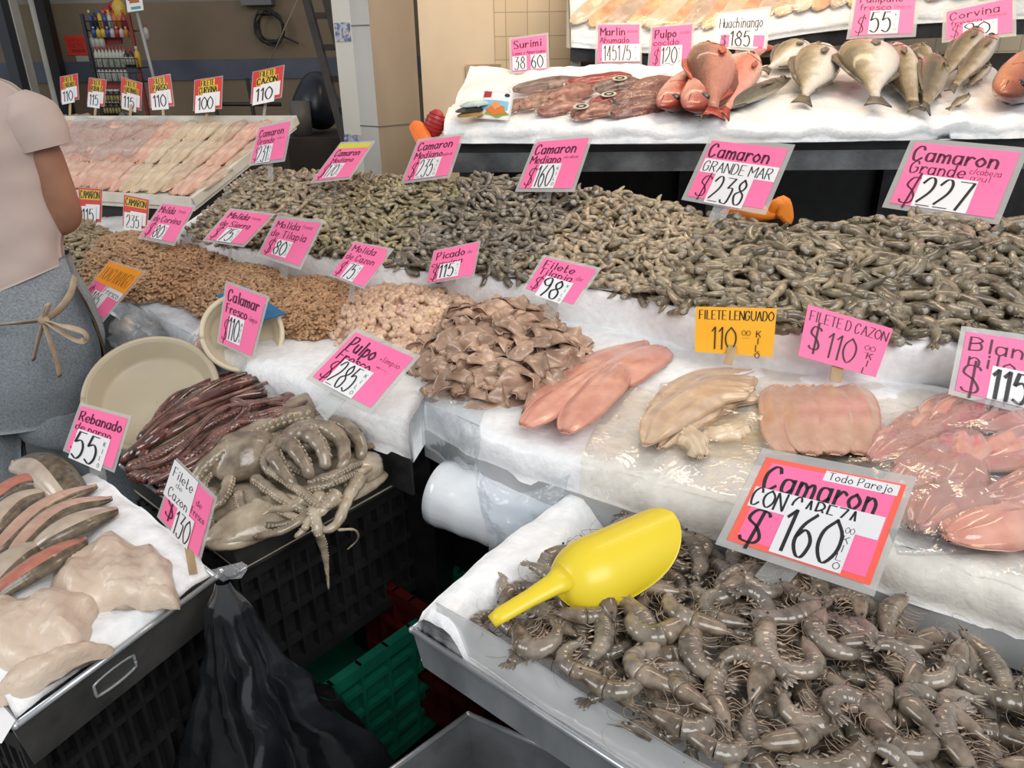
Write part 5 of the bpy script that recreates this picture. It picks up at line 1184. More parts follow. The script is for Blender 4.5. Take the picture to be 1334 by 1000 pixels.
card('big orange-bordered pink card reading 160 over the front prawns', ((998.8, 595.2), (1181, 631.6), (1133.4, 762.2), (947.2, 702.5)), .965,
     [('p', .05, .06, .95, .95, PINKCARD, .0004, 'pink_panel'), ('n', 'Camaron', .06, .66, .86, .25, dict(pen=1.5, thin=.42, n=.0007)), ('p', .02, .43, .94, .66, W_, .0008, 'white_strip'), ('p', .43, .88, .96, .985, W_, .0008, 'white_strip'),
      ('n', 'Todo Parejo', .46, .90, .92, .075, dict(pen=1.3, n=.0011)), ('n', 'CON CABEZA', .03, .46, .76, .19, dict(pen=1.2, thin=.4, n=.0011)), ('n', '$', .06, .05, .21, .36, dict(pen=1.0, slant=.05, n=.0007)),
      ('p', .28, .02, .78, .55, W_, .0014), ('n', '160', .31, .07, .70, .45, dict(pen=.95, thin=.35, n=.0019)), ('n', '00', .71, .42, .77, .06, dict(n=.0019))]+[('n', c_, .715, .32-.09*i, .755, .07, dict(n=.0019, pen=1.1)) for i, c_ in enumerate('KILO')],
     CORAL, 1.45, .055, atd(1000, 760, 1.0), sw=.04)
pink('pink sliced snapper card with a crooked slip reading 55', ((106, 528.7), (166, 545), (146, 610), (86, 585)), 1.33, ('Rebanado', .05, .70, .96, .20), ('de pargo', .04, .50, .80, .15), '55', None, (.10, -.14, .80, .52), asp=1.0, dz=.05)
card('pink cazon card half covered by white slips reading 130', ((230, 603.7), (277.5, 650), (257.5, 725), (207.5, 672.5)), 1.10,
     [('t', '$', .10, .14, .30, .34, dict(pen=.9)), ('t', 'de', .68, .70, .82, .10, {}), ('t', 'Fresco', .62, .52, .95, .12, dict(pen=.9)), ('p', -.06, .40, .60, 1.04, W_, .0010, 'white_strip'), ('n', 'Filete', .02, .80, .54, .16, dict(n=.0014)), ('n', 'de', .16, .68, .32, .09, dict(n=.0014)), ('n', 'Cazon', .04, .46, .54, .16, dict(n=.0014)),
      ('p', .34, -.04, .76, .46, W_, .0016), ('n', '130', .37, .0, .73, .40, dict(pen=1.0, n=.0020))], stake=atd(252, 748, 1.11), smat=WOOD, sw=.018, asp=.9)
# ================================================================== OCTOPUS TRAY
DSTEEL = mat('dark_wet_steel', (.030, .029, .028), (.085, .083, .080), 9, .36, .2, 80, metal=.3, det=6)
ON, OR_, OL = at(302, 712, .82), at(552, 580, .82), at(158, 606, .82); OB = OR_+OL-ON
otray = tray('octopus_tray', [ON, OR_, OB, OL], .065, 'dark steel tray heaped with octopus, left of the bag roll', DSTEEL, flare=.014)
def opl(x, y, z=0): return ON+(OR_-ON)*x+(OL-ON)*y+np.array([0, 0, z])     # x to the right corner, y to the left corner
OCT = mat('grey_octopus_skin', srgb(98, 85, 70), srgb(158, 144, 124), 26, .22, .6, 45, coat=.6, c3=srgb(118, 88, 70), c3pos=.74, det=8)
OCTP = mat('pale_octopus_skin', srgb(136, 122, 102), srgb(184, 170, 148), 26, .24, .6, 50, coat=.55, det=8, c3=srgb(156, 128, 104), c3pos=.74)
OCTD = mat('maroon_octopus_skin', srgb(44, 22, 18), srgb(104, 58, 48), 40, .16, .35, 50, coat=.9, c3=srgb(160, 110, 96), c3pos=.68, det=7)
OCTM = mat('rosy_octopus_skin', srgb(66, 40, 34), srgb(128, 86, 76), 36, .18, .3, 50, coat=.8, det=7, c3=srgb(84, 46, 42), c3pos=.7)
SUCK = mat('sucker', srgb(160, 146, 124), srgb(186, 172, 150), 60, .3, coat=.5)
SUCKD = mat('dark_sucker', srgb(120, 84, 74), srgb(150, 110, 98), 60, .3, coat=.5)
def P3(pts): return np.array([at(u, v, z) for u, v, z in pts])
def arm(b, path, r0, r1, suck=None, flat=.85, sides=10, seed=0, sm=1):
    P = resample(cr(P3(path) if len(path[0]) == 3 and abs(path[0][0]) > 5 else np.asarray(path, float), 6), 30)
    f = np.linspace(0, 1, 30); r = r0*(1-f)+r1*f; r = r*(1+.07*np.sin(f*40+seed)); r[0] *= .6; r[-1] *= .5
    V, F = tube(P, r, sides, flat, up=(0, 0, 1)); b.add(V, F, 0)
    if suck is not None:
        T = np.gradient(P, axis=0); T /= np.linalg.norm(T, axis=1)[:, None]; S = np.cross(T, (0, 0, 1.0)); S /= np.linalg.norm(S, axis=1)[:, None]; Nn = np.cross(S, T)
        L = np.linalg.norm(np.diff(P, axis=0), axis=1).sum(); n = max(4, int(L/(r0*.62)))
        for k in range(n):
            i = 2+(27-2)*k/n; j = int(i)
            for row in (-.0, .55):
                a = suck+row*(1 if suck > 0 else -1); nrm = S[j]*math.sin(a)+Nn[j]*math.cos(a)*flat
                c = P[j]+(P[min(j+1, 29)]-P[j])*(i-j)+nrm*r[j]*.97; rr = r[j]*.23
                Rm = frame(T[j], nrm); V, F = ball(c, (rr, rr, rr*.6), 8, 5, Rm); b.add(V, F, 1); V, F = ball(c+nrm/np.linalg.norm(nrm)*rr*.42, (rr*.5, rr*.5, rr*.3), 6, 4, Rm); b.add(V, F, 0)
def mantle(b, c, rx, ry, rz, yaw, seed):
    V, F = ball((0, 0, 0), 1.0, 26, 16); n_ = 1+.10*fbm(V+seed, 1.6, 3)[:, None]; V = V*n_*np.array([rx, ry, rz]); V[:, 2] *= np.where(V[:, 2] < 0, .5, 1); b.add(V@rotz(yaw).T+c, F, 0)
def octo(name, label, arms, mant=(), m1=OCT, m2=SUCK, group=None):
    b = B()
    for c, rx, ry, rz, yaw, sd_ in mant: mantle(b, at(*c), rx, ry, rz, yaw, sd_)
    for k, a in enumerate(arms): arm(b, a[0], a[1], a[2], a[3] if len(a) > 3 else None, seed=k)
    V = np.vstack(b.V); c = V.mean(0); return tag(obj(name, b, [m1, m2], base=tuple(c)), label, 'octopus', group)
z0 = .835
# ice and drip bed in the tray
hf_bed('ice_bed', 'wet ice under the octopus in the dark steel tray', lambda u, v: ON+(OR_-ON)*(.02+.96*u)[..., None]+(OL-ON)*(.02+.96*v)[..., None], 30, 30,
       lambda u, v: .830+.026*np.sin(PI*u)*np.sin(PI*v), .762, m=mat('octopus_drip_bed', srgb(150, 138, 120), srgb(186, 176, 160), 12, .25, .4, 40, coat=.5), seed=9)
# dark maroon arms at the back: four animals
dk = [[[(158, 604, .850), (200, 566, .885), (262, 520, .905), (330, 496, .905), (384, 498, .885)], .013, .010], [[(170, 598, .86), (222, 548, .895), (290, 508, .915), (352, 492, .905), (392, 508, .88)], .015, .009],
      [[(182, 574, .87), (240, 526, .90), (306, 496, .905), (360, 488, .89)], .014, .009, -.9], [[(196, 560, .86), (250, 514, .89), (320, 488, .89), (350, 486, .875)], .012, .008]]
_r = np.random.default_rng(5); dk += [[[(u+_r.normal(0, 9), v+_r.normal(0, 6), z+_r.normal(.0, .007)) for u, v, z in a[0]], a[1]*_r.uniform(.5, .8), a[2]*.6]+([a[3]] if len(a) > 3 else []) for a in dk*2]
octo('octopus', 'darkest maroon octopus, its arms along the back of the dark steel tray', dk, [((345, 505, .885), .05, .035, .028, .5, 1)], OCTD, SUCKD)
dk = [[[(165, 612, .85), (225, 582, .88), (280, 548, .905), (330, 528, .91), (372, 520, .90)], .014, .011, .8], [[(172, 622, .845), (232, 604, .875), (290, 562, .905), (344, 540, .915), (404, 530, .90)], .016, .010, .9],
      [[(196, 618, .855), (256, 590, .885), (300, 556, .91), (322, 530, .92), (300, 520, .92)], .012, .007], [[(180, 588, .86), (236, 556, .895), (296, 520, .91), (348, 510, .91)], .011, .009]]
dk += [[[(u+_r.normal(0, 10), v+_r.normal(0, 7), z+_r.normal(.004, .007)) for u, v, z in a[0]], a[1]*_r.uniform(.45, .75), a[2]*.5]+([a[3]] if len(a) > 3 else []) for a in dk*2]
octo('octopus', 'rosy maroon octopus arms lying in front of the darkest one', dk, [((380, 525, .89), .045, .03, .022, .4, 2)], OCTM, SUCKD)
th = [[[(190, 626, .850), (222, 610, .87), (236, 600, .875), (228, 620, .86), (206, 634, .85)], .007, .004], [[(214, 632, .85), (246, 622, .865), (262, 606, .87), (250, 596, .87)], .008, .004, .9],
      [[(206, 640, .845), (240, 640, .855), (262, 628, .865)], .008, .005], [[(222, 648, .842), (236, 662, .838), (250, 668, .838), (236, 690, .80)], .006, .003], [[(196, 606, .86), (214, 620, .866), (244, 626, .866)], .006, .004]]
octo('octopus', 'small tangle of thin purplish arms at the left rim of the dark steel tray', th, [((228, 622, .848), .035, .03, .018, .4, 3)], OCTM, SUCKD)
# grey-brown animals in front
octo('octopus', 'grey octopus with a long thick sucker-lined arm reaching across the tray', [
    [[(408, 540, .905), (372, 545, .915), (330, 562, .915), (288, 588, .905), (262, 612, .885), (246, 640, .86)], .023, .012, -.95],
    [[(400, 528, .90), (420, 520, .905), (440, 520, .90), (452, 530, .89)], .013, .008, .8], [[(396, 548, .90), (430, 534, .905), (456, 526, .895)], .012, .007, .8]], [((398, 532, .895), .05, .04, .03, .6, 4)], OCT)
octo('octopus', 'grey octopus with a big smooth round mantle at the front of the tray', [
    [[(350, 610, .90), (392, 640, .885), (420, 660, .870), (446, 650, .87)], .011, .006, .8], [[(330, 622, .89), (372, 652, .875), (398, 668, .86), (370, 690, .85), (330, 700, .845)], .012, .006, .8],
    [[(300, 620, .885), (290, 650, .87), (268, 668, .86), (280, 690, .845)], .012, .006, -.8], [[(356, 596, .90), (390, 612, .895), (420, 630, .88), (440, 628, .875)], .012, .007, .8],
    [[(340, 570, .90), (366, 566, .905), (380, 580, .90)], .006, .004], [[(286, 604, .88), (264, 628, .865), (262, 656, .855)], .013, .008, -.8], [[(310, 640, .87), (320, 670, .855), (352, 684, .85), (392, 676, .85)], .010, .005, .8], [[(280, 640, .865), (262, 668, .85), (272, 690, .84)], .010, .006]],
     [((322, 600, .872), .068, .056, .058, .5, 5), ((322, 655, .842), .088, .05, .026, .2, 6)], OCT)
octo('octopus', 'grey octopus of fat curling arms with white suckers at the right of the tray', [
    [[(392, 560, .91), (420, 556, .925), (444, 572, .92), (448, 600, .905), (440, 612, .89)], .020, .010], [[(376, 568, .91), (400, 566, .93), (420, 586, .925), (424, 612, .90)], .020, .010, -1.0],
    [[(364, 574, .905), (380, 582, .925), (398, 606, .915), (404, 624, .895)], .019, .010, -1.1], [[(354, 584, .90), (360, 600, .915), (376, 622, .90), (386, 634, .885)], .017, .009, -1.1],
    [[(410, 552, .905), (444, 552, .915), (468, 574, .905), (470, 598, .885)], .019, .010], [[(400, 630, .885), (436, 618, .895), (466, 604, .885), (462, 616, .87)], .012, .006, .9],
    [[(392, 640, .88), (430, 630, .89), (464, 616, .88), (448, 634, .868)], .011, .005, .9], [[(350, 590, .90), (346, 606, .90), (356, 622, .89)], .012, .006, -.9]],
     [((404, 572, .90), .060, .046, .034, .5, 7)], OCT)
octo('octopus', 'pale octopus whose arm hangs over the front edge of the tray', [
    [[(420, 640, .880), (410, 662, .865), (414, 690, .845), (422, 716, .80), (426, 742, .755), (428, 768, .715)], .013, .002, .7], [[(440, 640, .88), (420, 664, .865), (404, 676, .855), (396, 690, .85)], .013, .006, .8],
    [[(470, 620, .875), (452, 650, .865), (440, 680, .845), (424, 690, .84), (410, 682, .845)], .015, .006], [[(350, 644, .87), (384, 650, .872), (412, 656, .868)], .010, .008], [[(330, 652, .865), (372, 668, .86), (400, 682, .85), (384, 700, .84)], .010, .005, .8],
    [[(440, 690, .84), (462, 690, .828), (466, 702, .80), (452, 716, .775)], .003, .0015], [[(430, 620, .875), (466, 616, .875), (492, 604, .86)], .012, .006], [[(404, 640, .88), (380, 660, .87), (352, 664, .865), (330, 680, .855)], .010, .005, .8]],
     [((462, 612, .855), .055, .05, .030, .6, 8), ((352, 672, .840), .12, .045, .030, .75, 9), ((318, 690, .832), .07, .045, .026, .75, 12), ((440, 640, .838), .10, .045, .026, .75, 13), ((262, 660, .838), .05, .045, .03, .75, 14)], OCTP)
octo('octopus', 'small brown glossy octopus body at the right corner of the tray', [[[(450, 566, .90), (466, 562, .90), (484, 570, .885)], .010, .005], [[(452, 574, .895), (474, 582, .885), (490, 578, .875)], .010, .005]], [((468, 570, .868), .034, .028, .030, .3, 10)],
     mat('brown_octopus_skin', srgb(92, 72, 44), srgb(140, 116, 80), 20, .15, .2, 40, coat=.9))
V, F = ball((0, 0, 0), 1.0, 20, 12); V = V*(1+.18*fbm(V+3, 2.2, 3)[:, None])*np.array([.050, .036, .034]); b = B().add(V@rotz(.6).T+at(420, 528, .89), F)
tag(obj('octopus', b, mat('lilac_octopus_skin', srgb(116, 94, 88), srgb(160, 138, 130), 18, .2, .4, 50, coat=.7, det=7), base=tuple(at(420, 528, .87))), 'lilac-grey octopus body under the 285 card at the back corner of the tray', 'octopus')
V, F = ball((0, 0, 0), 1.0, 14, 9); V = V*(1+.4*fbm(V+8, 1.8, 3)[:, None])*np.array([.016, .012, .014])
tag(obj('plastic_scrap', B().add(V+at(514, 568, .852), F), mat('lilac_scrap', srgb(190, 180, 196), srgb(222, 214, 224), 30, .4), base=tuple(at(514, 568, .84))), 'crumpled lilac scrap at the right corner of the octopus tray', 'scrap')

# ================================================================== LEFT TRAY: sliced fish and white slabs
E0, E1, EB = at(281, 752, .835), at(20, 945, .835), at(118, 622, .835); EL = E1+(EB-E0)*1.0
ltray = tray('fish_tray', [E1, E0, EB, EL], .075, 'dark steel tray with an oval handle at the lower left, holding sliced fish', DSTEEL, flare=.010)
ed = (E0-E1)/np.linalg.norm(E0-E1); on_ = np.array([ed[1], -ed[0], 0]); on_ *= 1 if np.dot(on_, E0-EB) > 0 else -1
cc = at(175, 888, .805); s_ = np.dot(cc-E1, ed); cc = E1+ed*s_+np.array([0, 0, -.036])-on_*.003
ov = np.array([cc+ed*(.030*np.sign(math.cos(a))*min(1, abs(math.cos(a))*1.5)+0)+np.array([0, 0, .013*math.sin(a)]) for a in np.linspace(0, 2*PI, 25)])
obj('handle_outline', B().add(*tube(ov, .0022, 6)), STEEL, ltray)
hf_bed('ice_bed', 'white ice in the lower left tray of sliced fish', lambda u, v: E1+(E0-E1)*(.015+.97*u)[..., None]+(EL-E1)*(.02+.96*v)[..., None], 46, 46,
       lambda u, v: .846+.020*np.sin(PI*np.clip(v*1.0, 0, 1))**.5+.006*np.sin(u*9)-.012*(v < .03), .77, seed=6)
SLICE = [fil('slice_flesh_pink', srgb(170, 132, 114), srgb(200, 166, 146), srgb(170, 108, 92)), fil('slice_flesh_red', srgb(160, 88, 72), srgb(190, 126, 106), srgb(140, 64, 50)), fil('slice_flesh_pale', srgb(160, 142, 124), srgb(190, 174, 156), srgb(172, 132, 116))]
DSKIN = mat('dark_fish_skin_edge', srgb(66, 56, 44), srgb(116, 102, 82), 60, .3, .3, 120, coat=.5)
def slic(pxs, W, TH, mi, label, z=.868, sp=.90, **k):
    P = np.array([at(u, v, z+dz) for u, v, dz in pxs]); b = slab_along(P, W, TH, skin=True, skinpos=sp, nu=26, nv=12, **k)
    tag(obj('fish_slice', b, [SLICE[mi], DSKIN], base=tuple(P.mean(0))), label, 'fish slice', None)
slic([(-20, 660, .0), (30, 632, .005), (75, 628, .0)], [.02, .026, .02], .018, 1, 'reddish fish slice at the back left of the lower left tray')
slic([(100, 655, .0), (60, 612, .010), (20, 604, .0)], [.03, .036, .03], .026, 2, 'pale fish piece with dark skin at the very back of the lower left tray', sp=.4)
slic([(-30, 712, .0), (20, 660, .006), (62, 640, .004)], [.02, .024, .02], .020, 2, 'greyish fish slice at the left edge of the lower left tray')
slic([(-10, 722, .004), (60, 664, .012), (126, 634, .006)], [.016, .020, .013], .018, 0, 'long pink fish slice with a dark skin edge, third from the back')
slic([(10, 728, .008), (76, 672, .016), (146, 650, .008)], [.016, .020, .012], .018, 0, 'long pink fish slice with a dark skin edge, fourth from the back')
slic([(40, 716, .010), (90, 690, .020), (152, 664, .010)], [.022, .028, .018], .018, 2, 'pale rounded fish slice over a wide dark skin flap')
slic([(-20, 770, .004), (20, 732, .010), (56, 708, .006)], [.02, .028, .02], .018, 2, 'greyish pink fish slice at the left, above the red one')
slic([(-20, 786, .008), (50, 742, .016), (112, 704, .010)], [.016, .022, .016], .020, 1, 'red-brown fish slice bordering the white slabs')
SLAB = mat('white_fish_slab', srgb(190, 168, 148), srgb(214, 196, 178), 14, .36, .9, 55, coat=.18, c3=srgb(208, 172, 156), c3pos=.82, det=7, stretch=(1, .35, 1))
def slabby(c, R_, yaw, rx, ry, th, label, seed, fold=.006):
    nu, nv = 40, 40; r = np.linspace(.0, 1, nu)[:, None]; a = np.linspace(0, 2*PI, nv)[None]
    q = 1+.10*np.sin(a*3+seed)+.06*np.sin(a*5+seed*2)+.035*np.sin(a*9+seed)
    x, y = r*np.cos(a)*rx*q, r*np.sin(a)*ry*q; p = np.stack([x, y, 0*x], -1)
    z = th*(1-r**7)**.5*(1+.15*fbm(p+seed, 14, 2))+fold*np.sin(x*60+y*95+seed)*r+fold*.9*fbm(p+seed, 30, 4)*(.5+r)+fold*.22*np.sin(x*240+y*80+3*fbm(p, 20, 2))-.012*r**3
    G = np.stack([x, y, z], -1)@rotz(yaw).T+c; H = G.copy(); H[..., 2] = c[2]-.012*r**3-.004+0*a
    H[-1] = G[-1]-np.array([0, 0, .003]); b = B(); V, F = grid(G); b.add(V, [f for f in F]); V, F = grid(H); b.add(V, [f[::-1] for f in F])
    V = np.vstack([G[-1], H[-1]]); b.add(V, [(i, nv+i, nv+i+1, i+1) for i in range(nv-1)])
    tag(obj('fish_slab', b, SLAB, base=tuple(c)), label, 'fish slab')
slabby(at(146, 746, .865), 0, -.45, .098, .070, .026, 'largest white fish slab, in the middle of the lower left tray', 1)
slabby(at(34, 820, .862), 0, -.25, .098, .066, .028, 'white fish slab with a blunt tip in the near left of the lower left tray', 4)
slabby(at(62, 866, .862), 0, .75, .066, .018, .015, 'narrow folded white fish strip nearest the viewer in the lower left tray', 2, .004)
slabby(at(198, 764, .866), 0, -.6, .044, .026, .014, 'ragged end of white fish beside the 130 card', 7, .005)
tag(obj('paper_corner', B().add(*box8([at(u, v, z) for z in (.838, .842) for u, v in ((-60, 960), (2, 968), (20, 938), (-30, 880))])), WHITECARD, base=tuple(at(-10, 930, .83)), smooth=False), 'white paper corner poking in at the lower left edge of the photo', 'paper')

# ================================================================== CRATES, ROLL, BAGS
def crate(name, c, e1, e2, w, d, z0, z1, m, label, ns=9, rows=3):
    """open slatted plastic crate"""
    c = np.asarray(c, float); e1 = np.array([*e1[:2], 0])/np.linalg.norm(e1[:2]); e2 = np.array([*e2[:2], 0])/np.linalg.norm(e2[:2])
    r = empty(name, (c[0], c[1], z0), label, 'crate'); Z = np.array([0, 0, 1.0])
    for s, (a, b_, L, off) in enumerate(((e1, -e2, w, d/2), (e1, e2, w, d/2), (e2, e1, d, w/2), (e2, -e1, d, w/2))):
        bb = B(); o_ = np.array([c[0], c[1], 0])+b_*off
        for zz, h in [(z0+.012, .024), (z1-.014, .028)]+[(z0+(z1-z0)*k/(rows), .012) for k in range(1, rows)]: bb.add(*bar(o_-a*L/2+Z*zz, o_+a*L/2+Z*zz, .014 if h < .02 else .020, h))
        for k in range(ns+1): q = o_-a*L/2+a*L*k/ns; bb.add(*bar(q+Z*z0, q+Z*z1, .006, .018 if 0 < k < ns else .026, up=b_))
        bb.add(*bar(o_-a*L/2-b_*.012+Z*(z0+z1)/2, o_+a*L/2-b_*.012+Z*(z0+z1)/2, .003, (z1-z0)*.96))
        obj('side_panel', bb, m, r, smooth=False)
    P = [c+e1*x*w/2+e2*y*d/2 for x, y in ((-1, -1), (1, -1), (1, 1), (-1, 1))]
    obj('crate_floor', B().add(*box8([np.array([*p[:2], z]) for z in (z0, z0+.008) for p in P])), m, r, smooth=False); return r
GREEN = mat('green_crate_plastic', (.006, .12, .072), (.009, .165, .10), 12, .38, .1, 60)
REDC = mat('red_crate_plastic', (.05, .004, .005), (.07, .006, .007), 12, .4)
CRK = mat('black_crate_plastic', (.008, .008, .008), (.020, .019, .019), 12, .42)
oc = (ON+OR_+OB+OL)/4
crate('crate', oc, OR_-ON, OL-ON, .40, .34, .475, .752, CRK, 'black slatted crate directly under the octopus tray', 12, 4)
gc = (at(455, 872, .47)+at(556, 800, .47))/2; gdir = at(556, 800, .47)-at(455, 872, .47); gdir /= np.linalg.norm(gdir); gn = np.array([gdir[1], -gdir[0], 0])
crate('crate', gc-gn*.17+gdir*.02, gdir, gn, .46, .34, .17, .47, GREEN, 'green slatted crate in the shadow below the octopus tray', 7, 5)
pc = ptray(PL*.56, PW*.55); crate('crate', pc, ax, bx, .50, .28, .40, .764, CRK, 'black crate hidden beneath the front prawn tray', 9, 3)
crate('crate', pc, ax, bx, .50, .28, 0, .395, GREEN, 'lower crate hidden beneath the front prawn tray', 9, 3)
crate('crate', oc, OR_-ON, OL-ON, .40, .34, .0, .165, CRK, 'lowest black crate of the stack under the octopus', 9, 2)
lc = (E0+E1+EB+EL)/4
crate('crate', lc, ed, on_, .34, .30, .42, .756, CRK, 'black slatted crate under the lower left fish tray', 14, 4)
crate('crate', lc, ed, on_, .34, .30, .05, .41, CRK, 'lower black crate under the lower left fish tray', 14, 4)
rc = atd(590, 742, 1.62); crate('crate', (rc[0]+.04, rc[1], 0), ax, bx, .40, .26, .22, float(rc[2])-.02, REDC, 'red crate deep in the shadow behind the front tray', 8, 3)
# empty steel tray at the bottom
T0 = at(610, 930, .60); d1 = at(505, 1006, .60)-T0; d1 /= np.linalg.norm(d1); d2 = at(800, 1012, .60)-T0; d2 /= np.linalg.norm(d2)
tray('steel_tray', [T0, T0+d1*.34, T0+d1*.34+d2*.42, T0+d2*.42], .09, 'empty worn steel tray at the bottom edge of the photo', STEELW, flare=.02)
q = T0+d1*.17+d2*.21; crate('crate', q, d2, np.cross(d2, (0, 0, 1.0)), .34, .26, .1, .508, CRK, 'black crate carrying the empty steel tray', 8, 3)
# roll of bags
r0, r1 = atd(572, 640, 1.40), atd(800, 720, 1.26); rd = (r1-r0)/np.linalg.norm(r1-r0)
rr = empty('bag_roll', tuple((r0+r1)/2), 'white roll of clear plastic bags below the middle row', 'bag roll')
ROLLM = mat('rolled_plastic', (.66, .69, .73), (.80, .83, .86), 8, .22, .25, 14, coat=.6, stretch=(1, 1, 4))
f_ = np.linspace(0, 1, 14); obj('roll', B().add(*tube(np.array([r0+(r1-r0)*f for f in [0, .003]+list(np.linspace(.01, .99, 20))+[1]]), np.r_[.050, .058, np.full(20, .061)+.0012*np.sin(np.arange(20)*2), .056], 36)), ROLLM, rr)
obj('core', B().add(*tube(np.array([r0-rd*.004, r1+rd*.004]), .02, 16)), mat('cardboard_core', (.30, .22, .14)), rr)
def sheet(name, rows, m, parent=None, label=None, cat=None, n=26, amp=.004, sc=30, th=.0006, seed=0, off=None):
    """thin plastic sheet through rows of points"""
    R_ = [resample(cr(np.asarray(r, float), 6), n) for r in rows]; K = np.array(R_); C_ = np.array([cr(K[:, j], 6) for j in range(n)]); G = np.swapaxes(C_, 0, 1)
    du = np.gradient(G, axis=0); dv = np.gradient(G, axis=1); N_ = np.cross(du, dv); N_ /= np.linalg.norm(N_, axis=-1)[..., None]+1e-9
    G = G+N_*(fbm(G+seed, sc, 3)*amp)[..., None]; b = B().add(*shell(G, G-N_*th)); c = G.reshape(-1, 3).mean(0)
    o = obj(name, b, m, parent=parent, base=None if parent is not None else tuple(c))
    if label: tag(o, label, cat)
    return o
A = lambda u, v, t: atd(u, v, t)
sheet('loose_bag', [[A(618, 594, 1.28), A(640, 628, 1.25), A(690, 640, 1.24), A(742, 618, 1.22)], [A(622, 640, 1.26), A(650, 660, 1.24), A(690, 664, 1.23), A(730, 650, 1.22)], [A(634, 690, 1.26), A(654, 704, 1.25), A(676, 700, 1.24), A(704, 682, 1.23)], [A(636, 722, 1.27), A(650, 726, 1.26), A(664, 720, 1.25), A(680, 706, 1.24)]], BAGCLEAR, rr, amp=.010, sc=26)
# front tray film lip
lip = [[ptray(.035+.83*f, .010+.002*math.sin(f*20), .0) for f in np.linspace(0, 1, 14)], [ptray(.036+.83*f, .014+.003*math.sin(f*17+1), .024) for f in np.linspace(0, 1, 14)], [ptray(.03+.83*f, .020+.003*math.sin(f*13), .050) for f in np.linspace(0, 1, 14)]]
LIPF = film('stiff_clear_film', (.90, .90, .90), .12, .12, .3, 20, milk=.36)
sheet('plastic_sheet', lip, LIPF, None, 'stiff clear film standing along the near edge of the front prawn tray', 'plastic sheet', n=60, amp=.001, th=.001)
# films over the ice of the middle row
def over(front, back, lift, f0, f1, drop, label, m, seed, n=40):
    Fp, Bp = resample(cr(front, 5), 60), resample(cr(back, 5), 60); i0, i1 = int(f0*59), int(f1*59)+1; Fp, Bp = Fp[i0:i1], Bp[i0:i1]; out = Fp-Bp; out[:, 2] = 0; out /= np.linalg.norm(out, axis=1)[:, None]
    up = np.array([0, 0, 1.0]); rows = [Fp+out*.024-up*drop, Fp+out*.022-up*drop*.5, Fp+out*.014-up*.003, Fp+up*lift, Fp*.75+Bp*.25+up*lift, Fp*.5+Bp*.5+up*lift]
    return sheet('plastic_sheet', rows, m, None, label, 'plastic sheet', n=n, amp=.006, sc=24, seed=seed)
WARMF = film('wet_film', (1.0, .985, .96), .05, .08, .8, 30, milk=.0)
over(MF_L, MB_L, .010, .24, .66, .06, 'wrinkled clear film over the front of the ice below the minced heaps', CLEAR, 1)
over(MF_R, MB_R, .012, .0, .16, .085, 'clear film wrapped round the corner of the fillet tray', CLEAR, 2, 26)
over(MF_R, MB_R, .014, .36, .98, .055, 'wet clear film over the front ice under the fillets', WARMF, 3, 60)
sheet('plastic_sheet', [[at(u, v, .969) for u, v in ((860, 500), (980, 478), (1120, 496), (1240, 505))], [at(u, v, .970) for u, v in ((850, 540), (980, 530), (1120, 540), (1240, 545))], [at(u, v, .969) for u, v in ((840, 580), (960, 600), (1100, 615), (1220, 640))]], WARMF, None, 'wet film smoothed over the tan fillets', 'plastic sheet', n=50, amp=.003, sc=30, seed=4)
sheet('plastic_sheet', [[at(u, v, .995) for u, v in ((1140, 560), (1210, 520), (1300, 505), (1400, 510))], [at(u, v, .998) for u, v in ((1130, 610), (1210, 590), (1300, 575), (1400, 570))], [at(u, v, .99) for u, v in ((1150, 670), (1220, 660), (1310, 650), (1400, 640))], [at(u, v, .965) for u, v in ((1170, 722), (1240, 724), (1320, 720), (1400, 715))]], CLEAR, None, 'crinkled clear bag over the rosy fillets at the right edge', 'plastic sheet', n=60, amp=.010, sc=16, seed=5)
sheet('plastic_sheet', [[tq(x, y, .035+.012*math.sin(x*31+y*17)) for x in np.linspace(.12, .52, 7)] for y in (.35, .5, .7, .85, .97)], CLEAR, None, 'crumpled clear bag lying on the pink fillets of the long white tray', 'plastic sheet', n=40, amp=.012, sc=16, seed=8)
# black bin bag hanging from the tray corner
kn = atd(293, 752, 1.075); n1, n2 = 40, 72
fz = np.linspace(0, 1, n1)[:, None]; a = np.linspace(0, 2*PI, n2)[None]
rad = .010+.022*sstep(fz, .0, .08)+.125*sstep(fz, .04, .95)**1.1
fold = 1+(.30*np.sin(a*5+1+fz*2)+.20*np.sin(a*9+fz*4)+.10*np.sin(a*15))*sstep(fz, .0, .35)*(1-.45*sstep(fz, .6, 1))
cx = kn[0]+.035*sstep(fz, .1, .9); cy = kn[1]-.01+.05*sstep(fz, .2, .9)
G = np.stack([cx+rad*fold*np.cos(a), cy+rad*fold*np.sin(a)*.75, kn[2]-.58*fz+0*a], -1); G = G+(fbm(G, 16, 3)*.010*sstep(fz, .05, .3))[..., None]
b = B().add(*grid(G)); b.add(*ball(G[-1].mean(0)-[0, 0, .0], (.10, .07, .02), 16, 8))
bag = empty('bin_bag', tuple(kn), 'black plastic bin bag hanging from the corner of the lower left tray', 'bag')
obj('bag', b, mat('black_bag_film', (.008, .009, .011), (.016, .018, .021), 20, .20, .8, 18, coat=1.0), bag)
sheet('knot_ear', [[A(276, 742, 1.07), A(296, 736, 1.06), A(316, 730, 1.07)], [A(284, 750, 1.06), A(300, 748, 1.055), A(322, 738, 1.07)], [A(288, 756, 1.065), A(300, 752, 1.06), A(314, 752, 1.065)]], BAGCLEAR, bag, amp=.006, sc=60)
